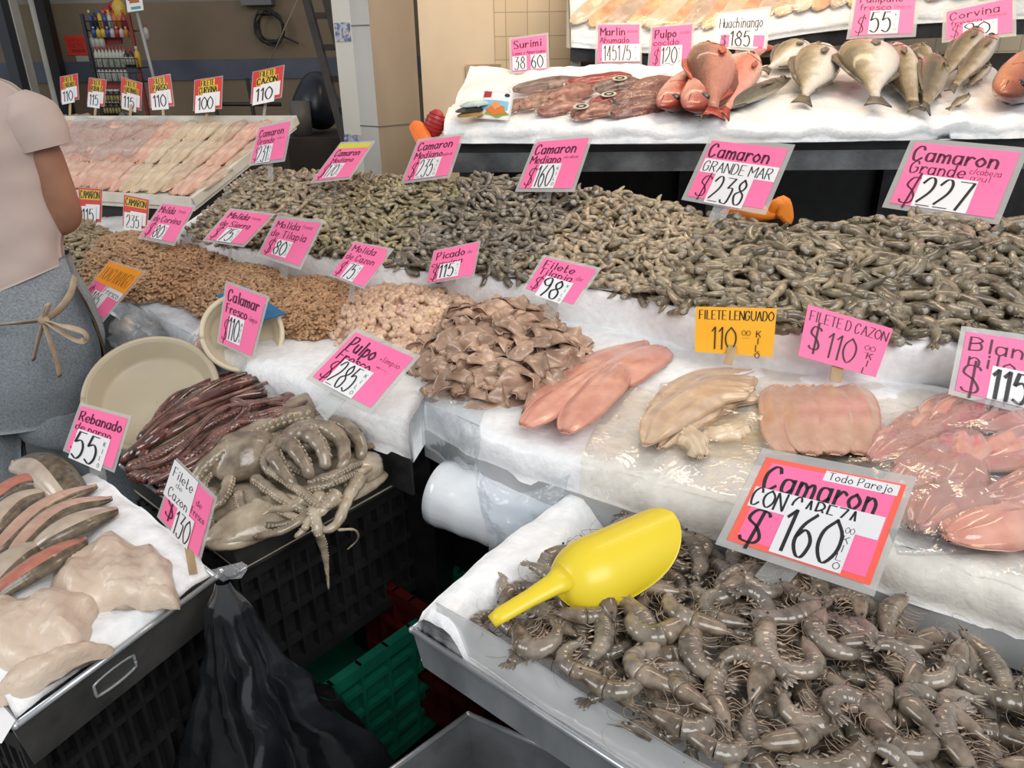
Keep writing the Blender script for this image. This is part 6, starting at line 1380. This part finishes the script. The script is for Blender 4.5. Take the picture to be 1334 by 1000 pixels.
# clear bags between the tubs
def clearbag(c, r, label, seed, m=BAGCLEAR, inner=None):
    o = empty('plastic_bag', tuple(c-np.array([0, 0, r[2]])), label, 'bag'); V, F = ball((0, 0, 0), 1.0, 30, 20); V = V*(1+.28*fbm(V+seed, 2.4, 3)[:, None])*np.array(r); obj('bag', B().add(V+c, F), m, o)
    if inner: V, F = ball((0, 0, 0), 1.0, 16, 10); V = V*(1+.2*fbm(V+seed, 2, 2)[:, None])*np.array(r)*.72; obj('contents', B().add(V+c, F), inner, o)
clearbag(at(268, 462, .93), (.038, .034, .055), 'small clear bag with something pink, leaning on the two tubs', 3, inner=F_WET)
clearbag(at(178, 436, .93), (.062, .045, .05), 'crumpled clear bag behind the round tub, at the ice edge', 5)
clearbag(at(165, 425, .915), (.03, .03, .03), 'clear bag with tan scraps under the orange and pink card', 8, inner=F_TAN)
# tubs
def tub(c, N_, r, h, label, m=BEIGE):
    N_ = np.asarray(N_, float)/np.linalg.norm(N_); X = np.cross(N_, (0, 0, 1.0)); X /= np.linalg.norm(X); Y = np.cross(N_, X); c = np.asarray(c, float)
    prof = [(.001, -h), (r*.80, -h), (r*.88, -h*.85), (r*.96, -.004), (r*1.04, 0), (r*1.045, .006), (r*1.0, .009), (r*.955, .004), (r*.85, -h*.72), (r*.78, -h+.006), (.001, -h+.006)]
    a = np.linspace(0, 2*PI, 61); G = np.array([[c+N_*z+(X*math.cos(t)+Y*math.sin(t))*q for t in a] for q, z in prof]); b = B(); V, F = grid(G); b.add(V, F)
    o = empty('tub', tuple(c-N_*h), label, 'tub'); obj('tub_body', b, m, o); obj('rim', B().add(*tube(np.array([c+N_*.004+(X*math.cos(t)+Y*math.sin(t))*r*1.02 for t in a]), .006, 8)), m, o); return o
tub(at(198, 512, .90), (.16, -.62, .80), .126, .045, 'wide round beige tub tipped behind the maroon octopus arms')
tub(atd(316, 434, 1.66), (.35, -.80, .48), .080, .05, 'pale round tub standing on edge behind the squid card', mat('cream_tub_plastic', srgb(196, 182, 154), srgb(214, 202, 178), 8, .4))
G = np.array([[atd(282, 384, 1.68), atd(318, 372, 1.70)], [atd(330, 420, 1.66), atd(372, 408, 1.66)]]); tag(obj('blue_lid', B().add(*shell(G, G-[0, 0, .003])), mat('blue_plastic', (.02, .12, .25), (.03, .15, .30), 10, .4), base=tuple(G.reshape(-1, 3).mean(0)), smooth=False), 'blue flat lid sticking out behind the squid card', 'lid')

# ================================================================== SCOOP
h0, h1 = at(640, 791, .938), at(872, 684, .953); sx = (h1-h0)/np.linalg.norm(h1-h0); SR = frame(sx, (.02, -.10, 1)); Ls = np.linalg.norm(h1-h0)
YEL = mat('yellow_scoop_plastic', (.74, .56, .02), (.80, .62, .03), 5, .36, .03, 60, coat=.15, lo=.3, hi=.7)
sc_ = empty('scoop', tuple(at(750, 730, .9)), 'yellow plastic scoop lying upside down on the prawns', 'scoop')
n = 44; m = 27; bl = Ls*.68; sp = np.linspace(0, 1, n)
def scoop_grid(off):
    G = []
    for s in sp:
        r = .053*(math.sqrt(max(0, 1-(1-min(s/.36, 1))**2.2))*.97+.03)*(1-.06*s)+off
        am = math.radians(100)*(1-.05*s) if s < .42 else math.radians(100)*(1-.05*s)*max(0, 1-((s-.42)/.58)**2.3)**.62
        am = max(am, math.radians(3)); row = []
        for t in np.linspace(-1, 1, m):
            a = t*am; row.append((Ls*.335+s*bl, r*math.sin(a), r*math.cos(a)*.98-.028+.0*s))
        G.append(row)
    return np.array(G)
G, H = scoop_grid(0), scoop_grid(-.0022); tr = lambda X: X@SR.T+h0+np.array([0, 0, .0])
obj('bowl', B().add(*shell(tr(H), tr(G))), YEL, sc_)
hp = np.array([(0, 0, -.024), (.012, 0, -.020), (Ls*.2, 0, -.014), (Ls*.32, 0, -.010), (Ls*.39, 0, -.006)]); hr = np.array([.0095, .0115, .0125, .016, .022])
obj('handle', B().add(*tube(tr(hp), hr, 20, .62, up=SR[:, 2])), YEL, sc_)
ho = np.array([(.030+.016*np.sign(math.cos(a))*abs(math.cos(a))**.5, .0046*math.sin(a), -.0128+.0012*math.cos(a)) for a in np.linspace(0, 2*PI, 25)]); obj('hanging_hole_rim', B().add(*tube(tr(ho), .0013, 6)), YEL, sc_)

# ================================================================== THE SHOPKEEPER, SEEN FROM BEHIND
YP = 1.66
def yp(u, v, dy=0): return aty(u, v, YP+dy)
pr = empty('person', (-1.16, YP, 0), 'person in a pale pink t-shirt, jeans and tied apron, back turned, at the left edge', 'person')
SKIN = mat('tanned_skin', srgb(140, 98, 76), srgb(160, 116, 92), 12, .5, .1, 60, sss=.12, sssr=.01)
bm = bmesh.new(); sk = bm.verts.layers.skin.verify(); pts_ = {}
def J(nm, p, r, par=None):
    v = bm.verts.new(Vector([float(x) for x in p])-Vector((-1.16, YP, 0))); v[sk].radius = (r, r) if np.ndim(r) == 0 else r; v[sk].use_root = nm == 'pelvis'
    pts_[nm] = v
    if par: bm.edges.new((pts_[par], v))
    return v
pel = yp(22, 455); ch = yp(-34, 230); nk = yp(-62, 96); rs = yp(34, 160); el = yp(86, 288, .01)
J('pelvis', pel+np.array([0, 0, .03]), .085); J('waist', yp(8, 380), .105, 'pelvis'); J('chest', ch, .115, 'waist'); J('neck', nk+[0, .01, .0], .052, 'chest'); J('head_base', nk+[0, .02, .10], .062, 'neck'); J('head', nk+[0, .03, .18], (.075, .09), 'head_base'); J('crown', nk+[0, .02, .25], .055, 'head')
J('rshoulder', rs, .050, 'chest'); J('rmid', rs*.5+el*.5, .046, 'rshoulder'); J('relbow', el, .042, 'rmid'); wr = el+np.array([-.20, .15, .0]); J('rfore', el*.6+wr*.4, .040, 'relbow'); J('rwrist', wr, .026, 'rfore'); pm = wr+np.array([-.03, .065, .0]); J('rpalm', pm, (.034, .018), 'rwrist')
for k, (dx, L_) in enumerate(((-.026, .062), (-.009, .072), (.008, .068), (.024, .055))): J('rf%d' % k, pm+[dx-.008, .035, -.002], .0095, 'rpalm'); J('rg%d' % k, pm+[dx-.018, .035+L_*.5, -.012], .0085, 'rf%d' % k); J('rh%d' % k, pm+[dx-.028, .03+L_*.85, -.034], .0075, 'rg%d' % k)
J('rt0', pm+[-.034, .005, -.004], .010, 'rpalm'); J('rt1', pm+[-.052, .03, -.016], .009, 'rt0')
ls = ch*2-rs+np.array([0, 0, .02]); ls[2] = rs[2]+.02; le = ls+np.array([-.05, .06, -.26]); lw = le+np.array([.06, .22, .0]); lp = lw+np.array([.02, .07, 0])
J('lshoulder', ls, .050, 'chest'); J('lelbow', le, .042, 'lshoulder'); J('lwrist', lw, .026, 'lelbow'); J('lpalm', lp, (.034, .018), 'lwrist')
for k, (dx, L_) in enumerate(((-.026, .062), (-.009, .072), (.008, .068), (.024, .055))): J('lf%d' % k, lp+[dx+.004, .035, -.002], .0095, 'lpalm'); J('lg%d' % k, lp+[dx+.008, .035+L_*.5, -.014], .0085, 'lf%d' % k); J('lh%d' % k, lp+[dx+.012, .03+L_*.85, -.036], .0075, 'lg%d' % k)
J('lt0', lp+[.034, .005, -.004], .010, 'lpalm'); J('lt1', lp+[.052, .03, -.016], .009, 'lt0')
hips = pel; rk = np.array([-1.005, YP+.08, .50]); lk = np.array([-1.255, YP-.06, .50])
J('rhip', hips+[.09, .02, -.06], .05, 'pelvis'); J('rknee', rk, .05, 'rhip'); J('rankle', rk+[.0, .03, -.42], .040, 'rknee'); J('rtoe', rk+[.02, .17, -.46], .032, 'rankle')
J('lhip', hips+[-.09, -.02, -.06], .05, 'pelvis'); J('lknee', lk, .05, 'lhip'); J('lankle', lk+[.0, .02, -.42], .040, 'lknee'); J('ltoe', lk+[-.01, .16, -.46], .032, 'lankle')
me = bpy.data.meshes.new('body'); bm.to_mesh(me); bm.free(); me.materials.append(SKIN)
bo = bpy.data.objects.new('body', me); COL.objects.link(bo); bo.parent = pr
md = bo.modifiers.new('skin', 'SKIN'); md.use_smooth_shade = True; md = bo.modifiers.new('sub', 'SUBSURF'); md.levels = 2; md.render_levels = 2
SHIRT = mat('pale_pink_cotton', srgb(178, 160, 152), srgb(196, 178, 170), 5, .85, .35, 14, det=4, lo=.3, hi=.7)
JEAN = mat('blue_grey_denim', srgb(118, 126, 133), srgb(152, 158, 164), 260, .85, .25, 24, det=6)
def rings(secs, n=40, wr_=.004, seed=0):
    """cloth tube: sections (centre, half width, half depth, tilt)"""
    G = []
    for c, hw, hd, ti in secs:
        a = np.linspace(0, 2*PI, n); G.append(np.stack([c[0]+hw*np.cos(a), c[1]+hd*np.sin(a), c[2]+ti*np.cos(a)], -1))
    G = np.array(G); G = np.swapaxes(np.array([cr(G[:, j], 6) for j in range(n)]), 0, 1); cen = G.mean(1, keepdims=True); d = G-cen; d /= np.linalg.norm(d, axis=-1)[..., None]+1e-9
    return G+d*(fbm(G+seed, 10, 3)*wr_)[..., None]
def sec(ur, v, hw, hd, ti=0, dy=0): p = yp(ur, v, dy); return (p-np.array([hw, 0, 0]), hw, hd, ti)
S = [sec(92, 374, .158, .125, .055), sec(86, 345, .158, .126, .03), sec(79, 300, .160, .124), sec(73, 250, .164, .122), sec(68, 205, .170, .12), sec(64, 175, .172, .115), sec(48, 140, .160, .10), sec(14, 112, .115, .085), sec(-28, 96, .062, .065)]
G = rings(S, wr_=.010, seed=2); b = B().add(*shell(G, G+(G.mean(1, keepdims=True)-G)*.012)); shirt = obj('t_shirt', b, SHIRT, pr)
sq = cr(np.array([yp(14, 134), yp(30, 152), yp(44, 174), yp(54, 195)]), 6); V, F = tube(sq, np.interp(np.linspace(0, 1, len(sq)), [0, .35, .7, 1], [.045, .066, .064, .057]), 26, 1.0, caps=False); V = V+fbm(V, 16, 2)[:, None]*.004*np.array([1, 1, .3])
obj('sleeve', B().add(V, F), SHIRT, pr)
Hp = [sec(88, 345, .150, .116, .02), sec(100, 378, .156, .121, .03), sec(116, 405, .172, .13), sec(128, 440, .186, .138), sec(132, 470, .190, .138), sec(128, 500, .184, .13), sec(118, 535, .165, .118)]
G = rings(Hp, wr_=.006, seed=7); b = B().add(*shell(G, G+(G.mean(1, keepdims=True)-G)*.012))
hipc = Hp[-1][0]
for kx, ky, kn_ in ((.088, .02, rk), (-.092, -.03, lk)):
    top = np.array([hipc[0]+kx, hipc[1]+ky, hipc[2]+.10]); G = rings([(top, .075, .10, 0), (top+[0, 0, -.07], .098, .118, 0), (top+[0, 0, -.15], .096, .108, 0), (top*.5+kn_*.5+[0, 0, -.03], .082, .09, 0), (kn_, .068, .074, 0), (kn_+[0, .0, -.2], .064, .072, 0), (kn_+[0, .02, -.42], .062, .07, 0)], 32, .008, 9); b.add(*shell(G, G+(G.mean(1, keepdims=True)-G)*.02))
jeans = obj('jeans', b, JEAN, pr)
pk_ = [yp(u, v, -.142) for u, v in ((-40, 455), (6, 452), (8, 500), (-38, 505))]; obj('back_pocket', B().add(*box8([p+np.array([0, .014, 0]) for p in pk_]+pk_)), JEAN, jeans, smooth=False) if False else None
APR = mat('apron_tape', srgb(150, 130, 108), srgb(182, 164, 142), 30, .8); APD = mat('brown_apron_edge', srgb(52, 40, 32), srgb(72, 58, 46), 14, .6)
ap = obj('apron', B().add(*shell(np.array([[yp(94+du*.1, 370, d) for d in (-.06, .04, .13)] for du in (0,)]+[[yp(u, v, d) for d in (-.05, .05, .15)] for u, v in ((108, 392), (122, 420), (133, 452), (140, 490), (143, 540))]),
     np.array([[yp(94+4, 370, d) for d in (-.06, .04, .13)]]+[[yp(u+4, v, d) for d in (-.05, .05, .15)] for u, v in ((108, 392), (122, 420), (133, 452), (140, 490), (143, 540))]))), APD, pr)
K0 = (57, 417)
for nm, P_ in (('apron_tie', ((98, 360, -.09), (92, 382, -.125), (78, 402, -.15), K0+(-.165,))), ('apron_tie', ((-30, 424, -.15), (10, 422, -.155), K0+(-.165,))), ('bow_loop', (K0+(-.168,), (82, 424, -.18), (108, 432, -.17), (112, 442, -.17), (96, 442, -.175), K0+(-.168,))),
               ('bow_tail', (K0+(-.168,), (50, 442, -.17), (44, 468, -.165))), ('bow_tail', (K0+(-.168,), (66, 446, -.17), (74, 470, -.165), (78, 490, -.165))), ('bow_loop', (K0+(-.168,), (60, 400, -.168), (64, 396, -.168), K0+(-.168,)))):
    P = cr(np.array([yp(*q) for q in P_]), 5); obj(nm, B().add(*tube(P, .0085 if nm != 'bow_tail' else .009, 8, .28, up=(1, 0, .3))), APR, ap)
obj('bow_knot', B().add(*ball(yp(57, 417, -.170), (.012, .010, .011), 10, 7)), APR, ap)
HAIR = mat('dark_hair', (.02, .014, .01), (.04, .028, .02), 60, .5); V, F = ball((0, 0, 0), 1.0, 24, 16); V = V*(1+.04*fbm(V, 6, 2)[:, None])*np.array([.088, .105, .125]); obj('hair', B().add(V+nk+[0, -.005, .20], F), HAIR, pr)

# ================================================================== BACK OF THE SHOP
TR_ = 4.6
def rk_(u, v, t=TR_): return atd(u, v, t)
rack = empty('bottle_rack', (*rk_(150, 120)[:2], 0), 'red and black wire rack of sauce bottles against the back wall', 'rack')
RED2 = mat('red_rack_board', (.16, .012, .012), (.20, .018, .016), 8, .5); WIRE = mat('black_rack_wire', (.012, .012, .012), None, rough=.45)
def plate4(a, b_, c, d, th): P = [np.asarray(x) for x in (a, b_, c, d)]; o = np.array([0, th, 0]); return box8([P[3]+o, P[2]+o, P[1]+o, P[0]+o][::-1]+[P[3], P[2], P[1], P[0]][::-1]) if False else box8([P[3], P[2], P[2]+o, P[3]+o, P[0], P[1], P[1]+o, P[0]+o])
for p in ((131, 47, 158, 47, 158, 57, 133, 59), (139, 105, 160, 104, 160, 116, 140, 116)): obj('header_board', B().add(*plate4(rk_(p[0], p[1]), rk_(p[2], p[3]), rk_(p[4], p[5]), rk_(p[6], p[7]), .02)), RED2, rack, smooth=False)
for u0, u1 in ((186, 198), (128, 140)):
    p, q = rk_(u0, 20, TR_+.12), rk_(u1, 150, TR_+.12); obj('post', B().add(*bar(np.array([(p[0]+q[0])/2, q[1], 0]), np.array([(p[0]+q[0])/2, q[1], p[2]]), .018, .018, up=(0, 1, 0))), WIRE if u0 < 150 else RED2, rack, smooth=False)
SHV = [(40, 118, 172), (88, 125, 186), (106, 128, 192), (134, 134, 166), (150, 137, 168)]
for v, u0, u1 in SHV:
    b = B(); p, q = rk_(u0, v), rk_(u1, v)
    for d in (-.05, .0, .06): b.add(*tube(np.array([p+[0, d, 0], q+[0, d, 0]]), .004, 6))
    for d in (0.0, .05): b.add(*tube(np.array([p+[0, -.05, d], q+[0, -.05, d]]), .003, 6))
    for k in range(9): x = p+(q-p)*k/8; b.add(*tube(np.array([x+[0, -.05, .05], x+[0, -.05, 0], x+[0, .10, 0]]), .0025, 5))
    obj('wire_shelf', b, WIRE, rack)
def bottle(label, group, p, h, r, body, cap, lab=None, jar=False, tilt=0):
    p = np.asarray(p, float); h *= 1.18; r *= 1.22; o = empty('sauce_bottle', tuple(p), label, 'bottle', group)
    prof = [(0, 0), (r, .002), (r, h*.62), (r*.85, h*.70), (r*.42, h*.80), (r*.42, h*.86)] if not jar else [(0, 0), (r, .002), (r, h*.80), (r*.9, h*.86)]
    T = np.array([tilt, 0, 1.0]); b = B(); b.add(*tube(np.array([p+T*z for _, z in prof]), [max(q, .0005) for q, _ in prof], 10)); obj('body', b, body, o)
    z = prof[-1][1]; obj('cap', B().add(*tube(np.array([p+T*z, p+T*(z+.001), p+T*h*.99, p+T*h]), [r*(.5 if not jar else .95)]*3+[r*.4], 10)), cap, o)
    if lab: obj('label', B().add(*tube(np.array([p+T*h*.15, p+T*h*.55]), r*1.03, 10)), lab, o)
def cm(n, c): return mat(n, c, None, rough=.35)
WB, RB, BB, YB_, KB, OB_, GB = cm('white_bottle', (.42, .42, .38)), cm('red_cap', (.32, .02, .03)), cm('blue_bottle', (.03, .06, .20)), cm('yellow_bottle', (.55, .36, .05)), cm('dark_bottle', (.03, .02, .02)), cm('orange_bottle', (.48, .13, .03)), cm('pale_green_bottle', (.30, .36, .26))
cols = [BB, KB, YB_, BB, WB, OB_, OB_, RB]; names = ['blue', 'dark', 'yellow', 'blue', 'white', 'orange', 'orange', 'red']
for k in range(8): bottle('%s bottle standing on the top shelf of the wire rack' % names[k], 'top shelf %s bottles' % names[k], rk_(122+6.2*k, 40), .095, .012, cols[k], [YB_, BB, BB, OB_, YB_, RB, WB, OB_][k], tilt=-.06)
for k in range(8): bottle('short colourful bottle in the front row of the top shelf, by the wire edge', 'front row of the top shelf', rk_(124+6.0*k, 49, TR_-.04), .05, .012, [BB, YB_, YB_, BB, WB, RB, WB, OB_][k], [WB, BB, RB, YB_, BB, WB, RB, WB][k])
for k in range(9): bottle('white sauce bottle with red cap on the upper of the two bottle shelves', 'upper shelf white bottles', rk_(129+4.6*k, 88), .098, .0105, WB, RB, GB if k % 2 else None)
for k in range(8): bottle('white sauce bottle with red cap on the lower of the two bottle shelves', 'lower shelf white bottles', rk_(132+4.8*k, 106), .066, .0105, WB, RB)
for k in range(2): bottle('dark sauce bottle with white label right of the white ones', 'dark bottles', rk_(167+7*k, 88), .09, .013, KB, RB, WB)
bottle('yellow sauce bottle at the right of the wire rack', None, rk_(182, 88), .10, .014, YB_, WB)
for k in range(3): bottle('white plastic jar at the left of the rack above the sauce bottles', 'white jars', rk_(123+6*k, 64), .07, .014, WB, GB)
JL = cm('yellow_label_jar', (.42, .33, .10))
for r_, v in ((0, 134), (1, 150)):
    for k in range(3): bottle('squat jar with yellow label and white lid, %s of two low rows' % ('upper' if r_ == 0 else 'lower'), 'jars, %s row' % ('upper' if r_ == 0 else 'lower'), rk_(141+7*k, v), .065, .015, KB, WB, JL, jar=True)
bottle('big yellow jug on top of the wire rack', None, rk_(160, 36, TR_+.02), .16, .032, YB_, YB_)
bottle('white bottle on the small side shelf of the rack', None, rk_(192, 52), .07, .014, WB, RB)
for k, (u, v, c, n_) in enumerate(((140, 14, RB, 'red'), (148, 8, RB, 'red'), (144, 22, OB_, 'orange'), (137, 24, RB, 'red'))):
    V, F = ball(rk_(u, v, TR_+.04), (.03, .025, .03), 12, 8); tag(obj('snack_bag', B().add(V+fbm(V, 30, 2)[:, None]*.006, F), c, base=tuple(rk_(u, v, TR_+.04))), '%s crinkled snack bag %s on top of the wire rack' % (n_, ('at the left', 'highest', 'lowest', 'farthest left')[k]), 'snack bag')
# white pole with a printed sign
pol = empty('sign_pole', tuple(rk_(202, 110, 4.3)), 'white pole leaning by the rack with a small printed sign on top', 'pole')
obj('pole', B().add(*tube(np.array([rk_(178, 14, 4.3), rk_(203, 112, 4.3)]), .009, 8)), cm('white_pole', (.36, .35, .33)), pol)
sgn = Card([rk_(166, 16, 4.28), rk_(187, 13, 4.28), rk_(184, -10, 4.28), rk_(163, -8, 4.28)]); obj('sign_board', B().add(*sgn.plate(0, 0, 1, 1, -.004, 0)), WHITECARD, pol, smooth=False)
b = B(); [b.add(*sgn.plate(*q, .0005, .001)) for q in ((.2, .45, .8, .75), (.12, .6, .3, .85), (.7, .6, .88, .85))]; obj('print', b, OB_, pol, smooth=False); obj('print', B().add(*sgn.plate(.25, .1, .85, .25, .0005, .001)), cm('teal_print', (.10, .34, .32)), pol, smooth=False)
# red notice on the wall
q = [aty(u, v, YB-.004) for u, v in ((90, 72), (116, 72), (110, 46), (83, 47))]; nt_ = Card(q); no = empty('wall_notice', tuple(nt_.p(.5, .5)), 'red handwritten notice with a white slip on the brown wall', 'notice')
obj('paper', B().add(*nt_.plate(0, 0, 1, 1, .0, .002)), mat('red_paper', (.62, .03, .02), (.70, .05, .03), 5, .5), no, smooth=False); b = B()
for i, t_ in enumerate(('VASO', 'COCTEL', 'CAMARON')): nt_.text(b, t_, .12, .68-.27*i, .88, .18, .003, pen=.9)
obj('lettering', b, INK, no, smooth=False); obj('slip', B().add(*nt_.plate(.32, -.50, .95, -.02, .0, .002)), cm('grey_slip', (.42, .42, .40)), no, smooth=False)
# cable coil, ladder, string
ck = aty(353, 36, YB-.06); b = B()
for k in range(5): b.add(*tube(np.array([ck+[(.075+.006*k)*math.cos(a), -.012*k, (.088+.004*k)*math.sin(a)+.012*math.sin(3*a+k*2)] for a in np.linspace(0, 2*PI, 33)]), .0055, 6))
co_ = empty('cable_coil', tuple(ck), 'black cable coil hanging on the back wall', 'cable'); obj('coil', b, WIRE, co_); obj('cable_end', B().add(*tube(cr(np.array([ck+[.02, 0, .09], ck+[-.01, 0, .16], ck+[-.05, 0, .22]]), 5), .008, 6)), WIRE, co_)
obj('cable_end', B().add(*tube(cr(np.array([ck+[.06, 0, -.05], ck+[.13, 0, -.08], ck+[.17, 0, -.10]]), 5), .006, 6)), WIRE, co_)
bx_ = aty(335, -2, YB-.06); tag(obj('meter_box', B().add(*box(bx_-[.10, .04, .04], bx_+[.10, .06, .16])), cm('grey_meter', (.10, .10, .11)), base=tuple(bx_), smooth=False), 'grey electric box at the top of the back wall above the coil', 'box')
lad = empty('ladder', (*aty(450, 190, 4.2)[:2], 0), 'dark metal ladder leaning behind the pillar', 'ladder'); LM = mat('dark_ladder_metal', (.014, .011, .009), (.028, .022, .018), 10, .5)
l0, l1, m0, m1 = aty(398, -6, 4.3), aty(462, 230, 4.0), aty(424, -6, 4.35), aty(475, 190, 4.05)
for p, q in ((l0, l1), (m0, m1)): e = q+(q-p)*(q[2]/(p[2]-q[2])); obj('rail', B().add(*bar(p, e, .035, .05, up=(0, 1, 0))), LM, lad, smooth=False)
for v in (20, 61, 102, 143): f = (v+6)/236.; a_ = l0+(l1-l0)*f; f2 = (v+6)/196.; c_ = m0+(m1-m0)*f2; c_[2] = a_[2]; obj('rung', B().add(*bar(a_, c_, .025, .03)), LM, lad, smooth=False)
tag(obj('string', B().add(*tube(np.array([aty(391, -8, 4.6), aty(344, 96, 4.6)]), .003, 5)), cm('grey_string', (.20, .18, .16)), base=tuple(aty(344, 96, 4.6))), 'thin grey string slanting down to the cazon card', 'string')
b = B(); s0 = aty(300, 130, 4.9)
stl = empty('stool', (s0[0], s0[1], 0), 'dark metal stool frame in the gloom behind the fillet tray', 'stool')
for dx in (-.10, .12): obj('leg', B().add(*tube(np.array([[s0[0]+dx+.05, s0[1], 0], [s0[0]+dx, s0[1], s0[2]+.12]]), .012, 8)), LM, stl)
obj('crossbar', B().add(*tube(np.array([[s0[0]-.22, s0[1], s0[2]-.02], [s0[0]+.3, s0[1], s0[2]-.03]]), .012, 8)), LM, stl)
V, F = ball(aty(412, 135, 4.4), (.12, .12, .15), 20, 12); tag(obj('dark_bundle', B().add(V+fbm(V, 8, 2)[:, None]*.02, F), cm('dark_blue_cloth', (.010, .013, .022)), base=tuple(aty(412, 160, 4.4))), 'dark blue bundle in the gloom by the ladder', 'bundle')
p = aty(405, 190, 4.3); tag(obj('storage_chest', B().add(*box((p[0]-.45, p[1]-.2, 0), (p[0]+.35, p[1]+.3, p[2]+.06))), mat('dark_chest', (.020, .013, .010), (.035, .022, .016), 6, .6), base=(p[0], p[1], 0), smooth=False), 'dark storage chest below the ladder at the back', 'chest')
p = aty(392, 150, 4.25); tag(obj('steel_mug', B().add(*tube(np.array([[p[0], p[1], p[2]-.10], [p[0], p[1], p[2]-.099], [p[0], p[1], p[2]+.07]]), [.03, .05, .055], 16)), mat('dull_mug', (.10, .09, .08), None, rough=.5), base=(p[0], p[1], p[2]-.1)), 'dull steel mug on the dark chest', 'mug')
# orange paddle and red ribbed scoop behind the ledge
og = empty('paddle', tuple(aty(560, 196, 2.42)), 'orange rounded plastic paddle leaning at the end of the ice ledge', 'paddle')
obj('blade', slab_along(np.array([aty(540, 158, 2.46), aty(549, 176, 2.43), aty(562, 200, 2.40)]), [.026, .026, .022], .012, up=(.3, -.9, .3), nu=20, nv=9), mat('orange_plastic', (.72, .15, .02), (.80, .19, .03), 6, .4), og)
obj('handle', B().add(*tube(np.array([aty(562, 200, 2.405), aty(576, 240, 2.40)]), .010, 8)), mat('orange_handle', (.66, .13, .02)), og)
rg = empty('ribbed_scoop', tuple(aty(565, 180, 2.47)), 'red ribbed oval scoop between the pillar and the ice ledge', 'scoop'); b = B(); c_ = aty(566, 162, 2.46); V, F = ball((0, 0, 0), (.030, .022, .046), 22, 16); b.add(V@roty(.35).T+c_, F); obj('bowl', b, mat('red_plastic', (.40, .02, .02), (.48, .03, .03), 6, .35), rg)
for k in range(6): z = -.03+.012*k; w = .030*math.sqrt(1-(z/.046)**2)+.001; obj('rib', B().add(*tube(np.array([np.array([w*math.cos(a), (w*.73)*math.sin(a), z])@roty(.35).T+c_ for a in np.linspace(0, 2*PI, 21)]), .0018, 5)), mat('dark_red_rib', (.28, .012, .014)) if k == 0 else bpy.data.materials['dark_red_rib'], rg)
obj('handle', B().add(*tube(np.array([c_+[-.004, 0, -.04], c_+[-.03, -.0, -.16]]), .009, 8)), bpy.data.materials['red_plastic'], rg)
# orange glove on the back of the shrimp heap
gp = aty(1000, 288, 1.90); gl = empty('rubber_glove', tuple(gp), 'orange rubber glove lying behind the shrimp below the 238 card', 'glove'); GLM = mat('orange_rubber', (.78, .20, .01), (.86, .26, .02), 10, .5, .3, 40)
V, F = ball((0, 0, 0), 1.0, 20, 12); V = V*(1+.15*fbm(V+2, 2.5, 2)[:, None])*np.array([.075, .03, .022]); obj('palm', B().add(V+aty(978, 278, 1.9), F), GLM, gl)
for k in range(4): P = np.array([aty(1000, 280, 1.9), aty(1008+4*k, 268-2*k, 1.885), aty(1018+3*k, 266+5*k, 1.88), aty(1016+3*k, 282+3*k, 1.878)]); obj('finger', B().add(*tube(cr(P, 5), np.linspace(.016, .011, 16), 10)), GLM, gl)
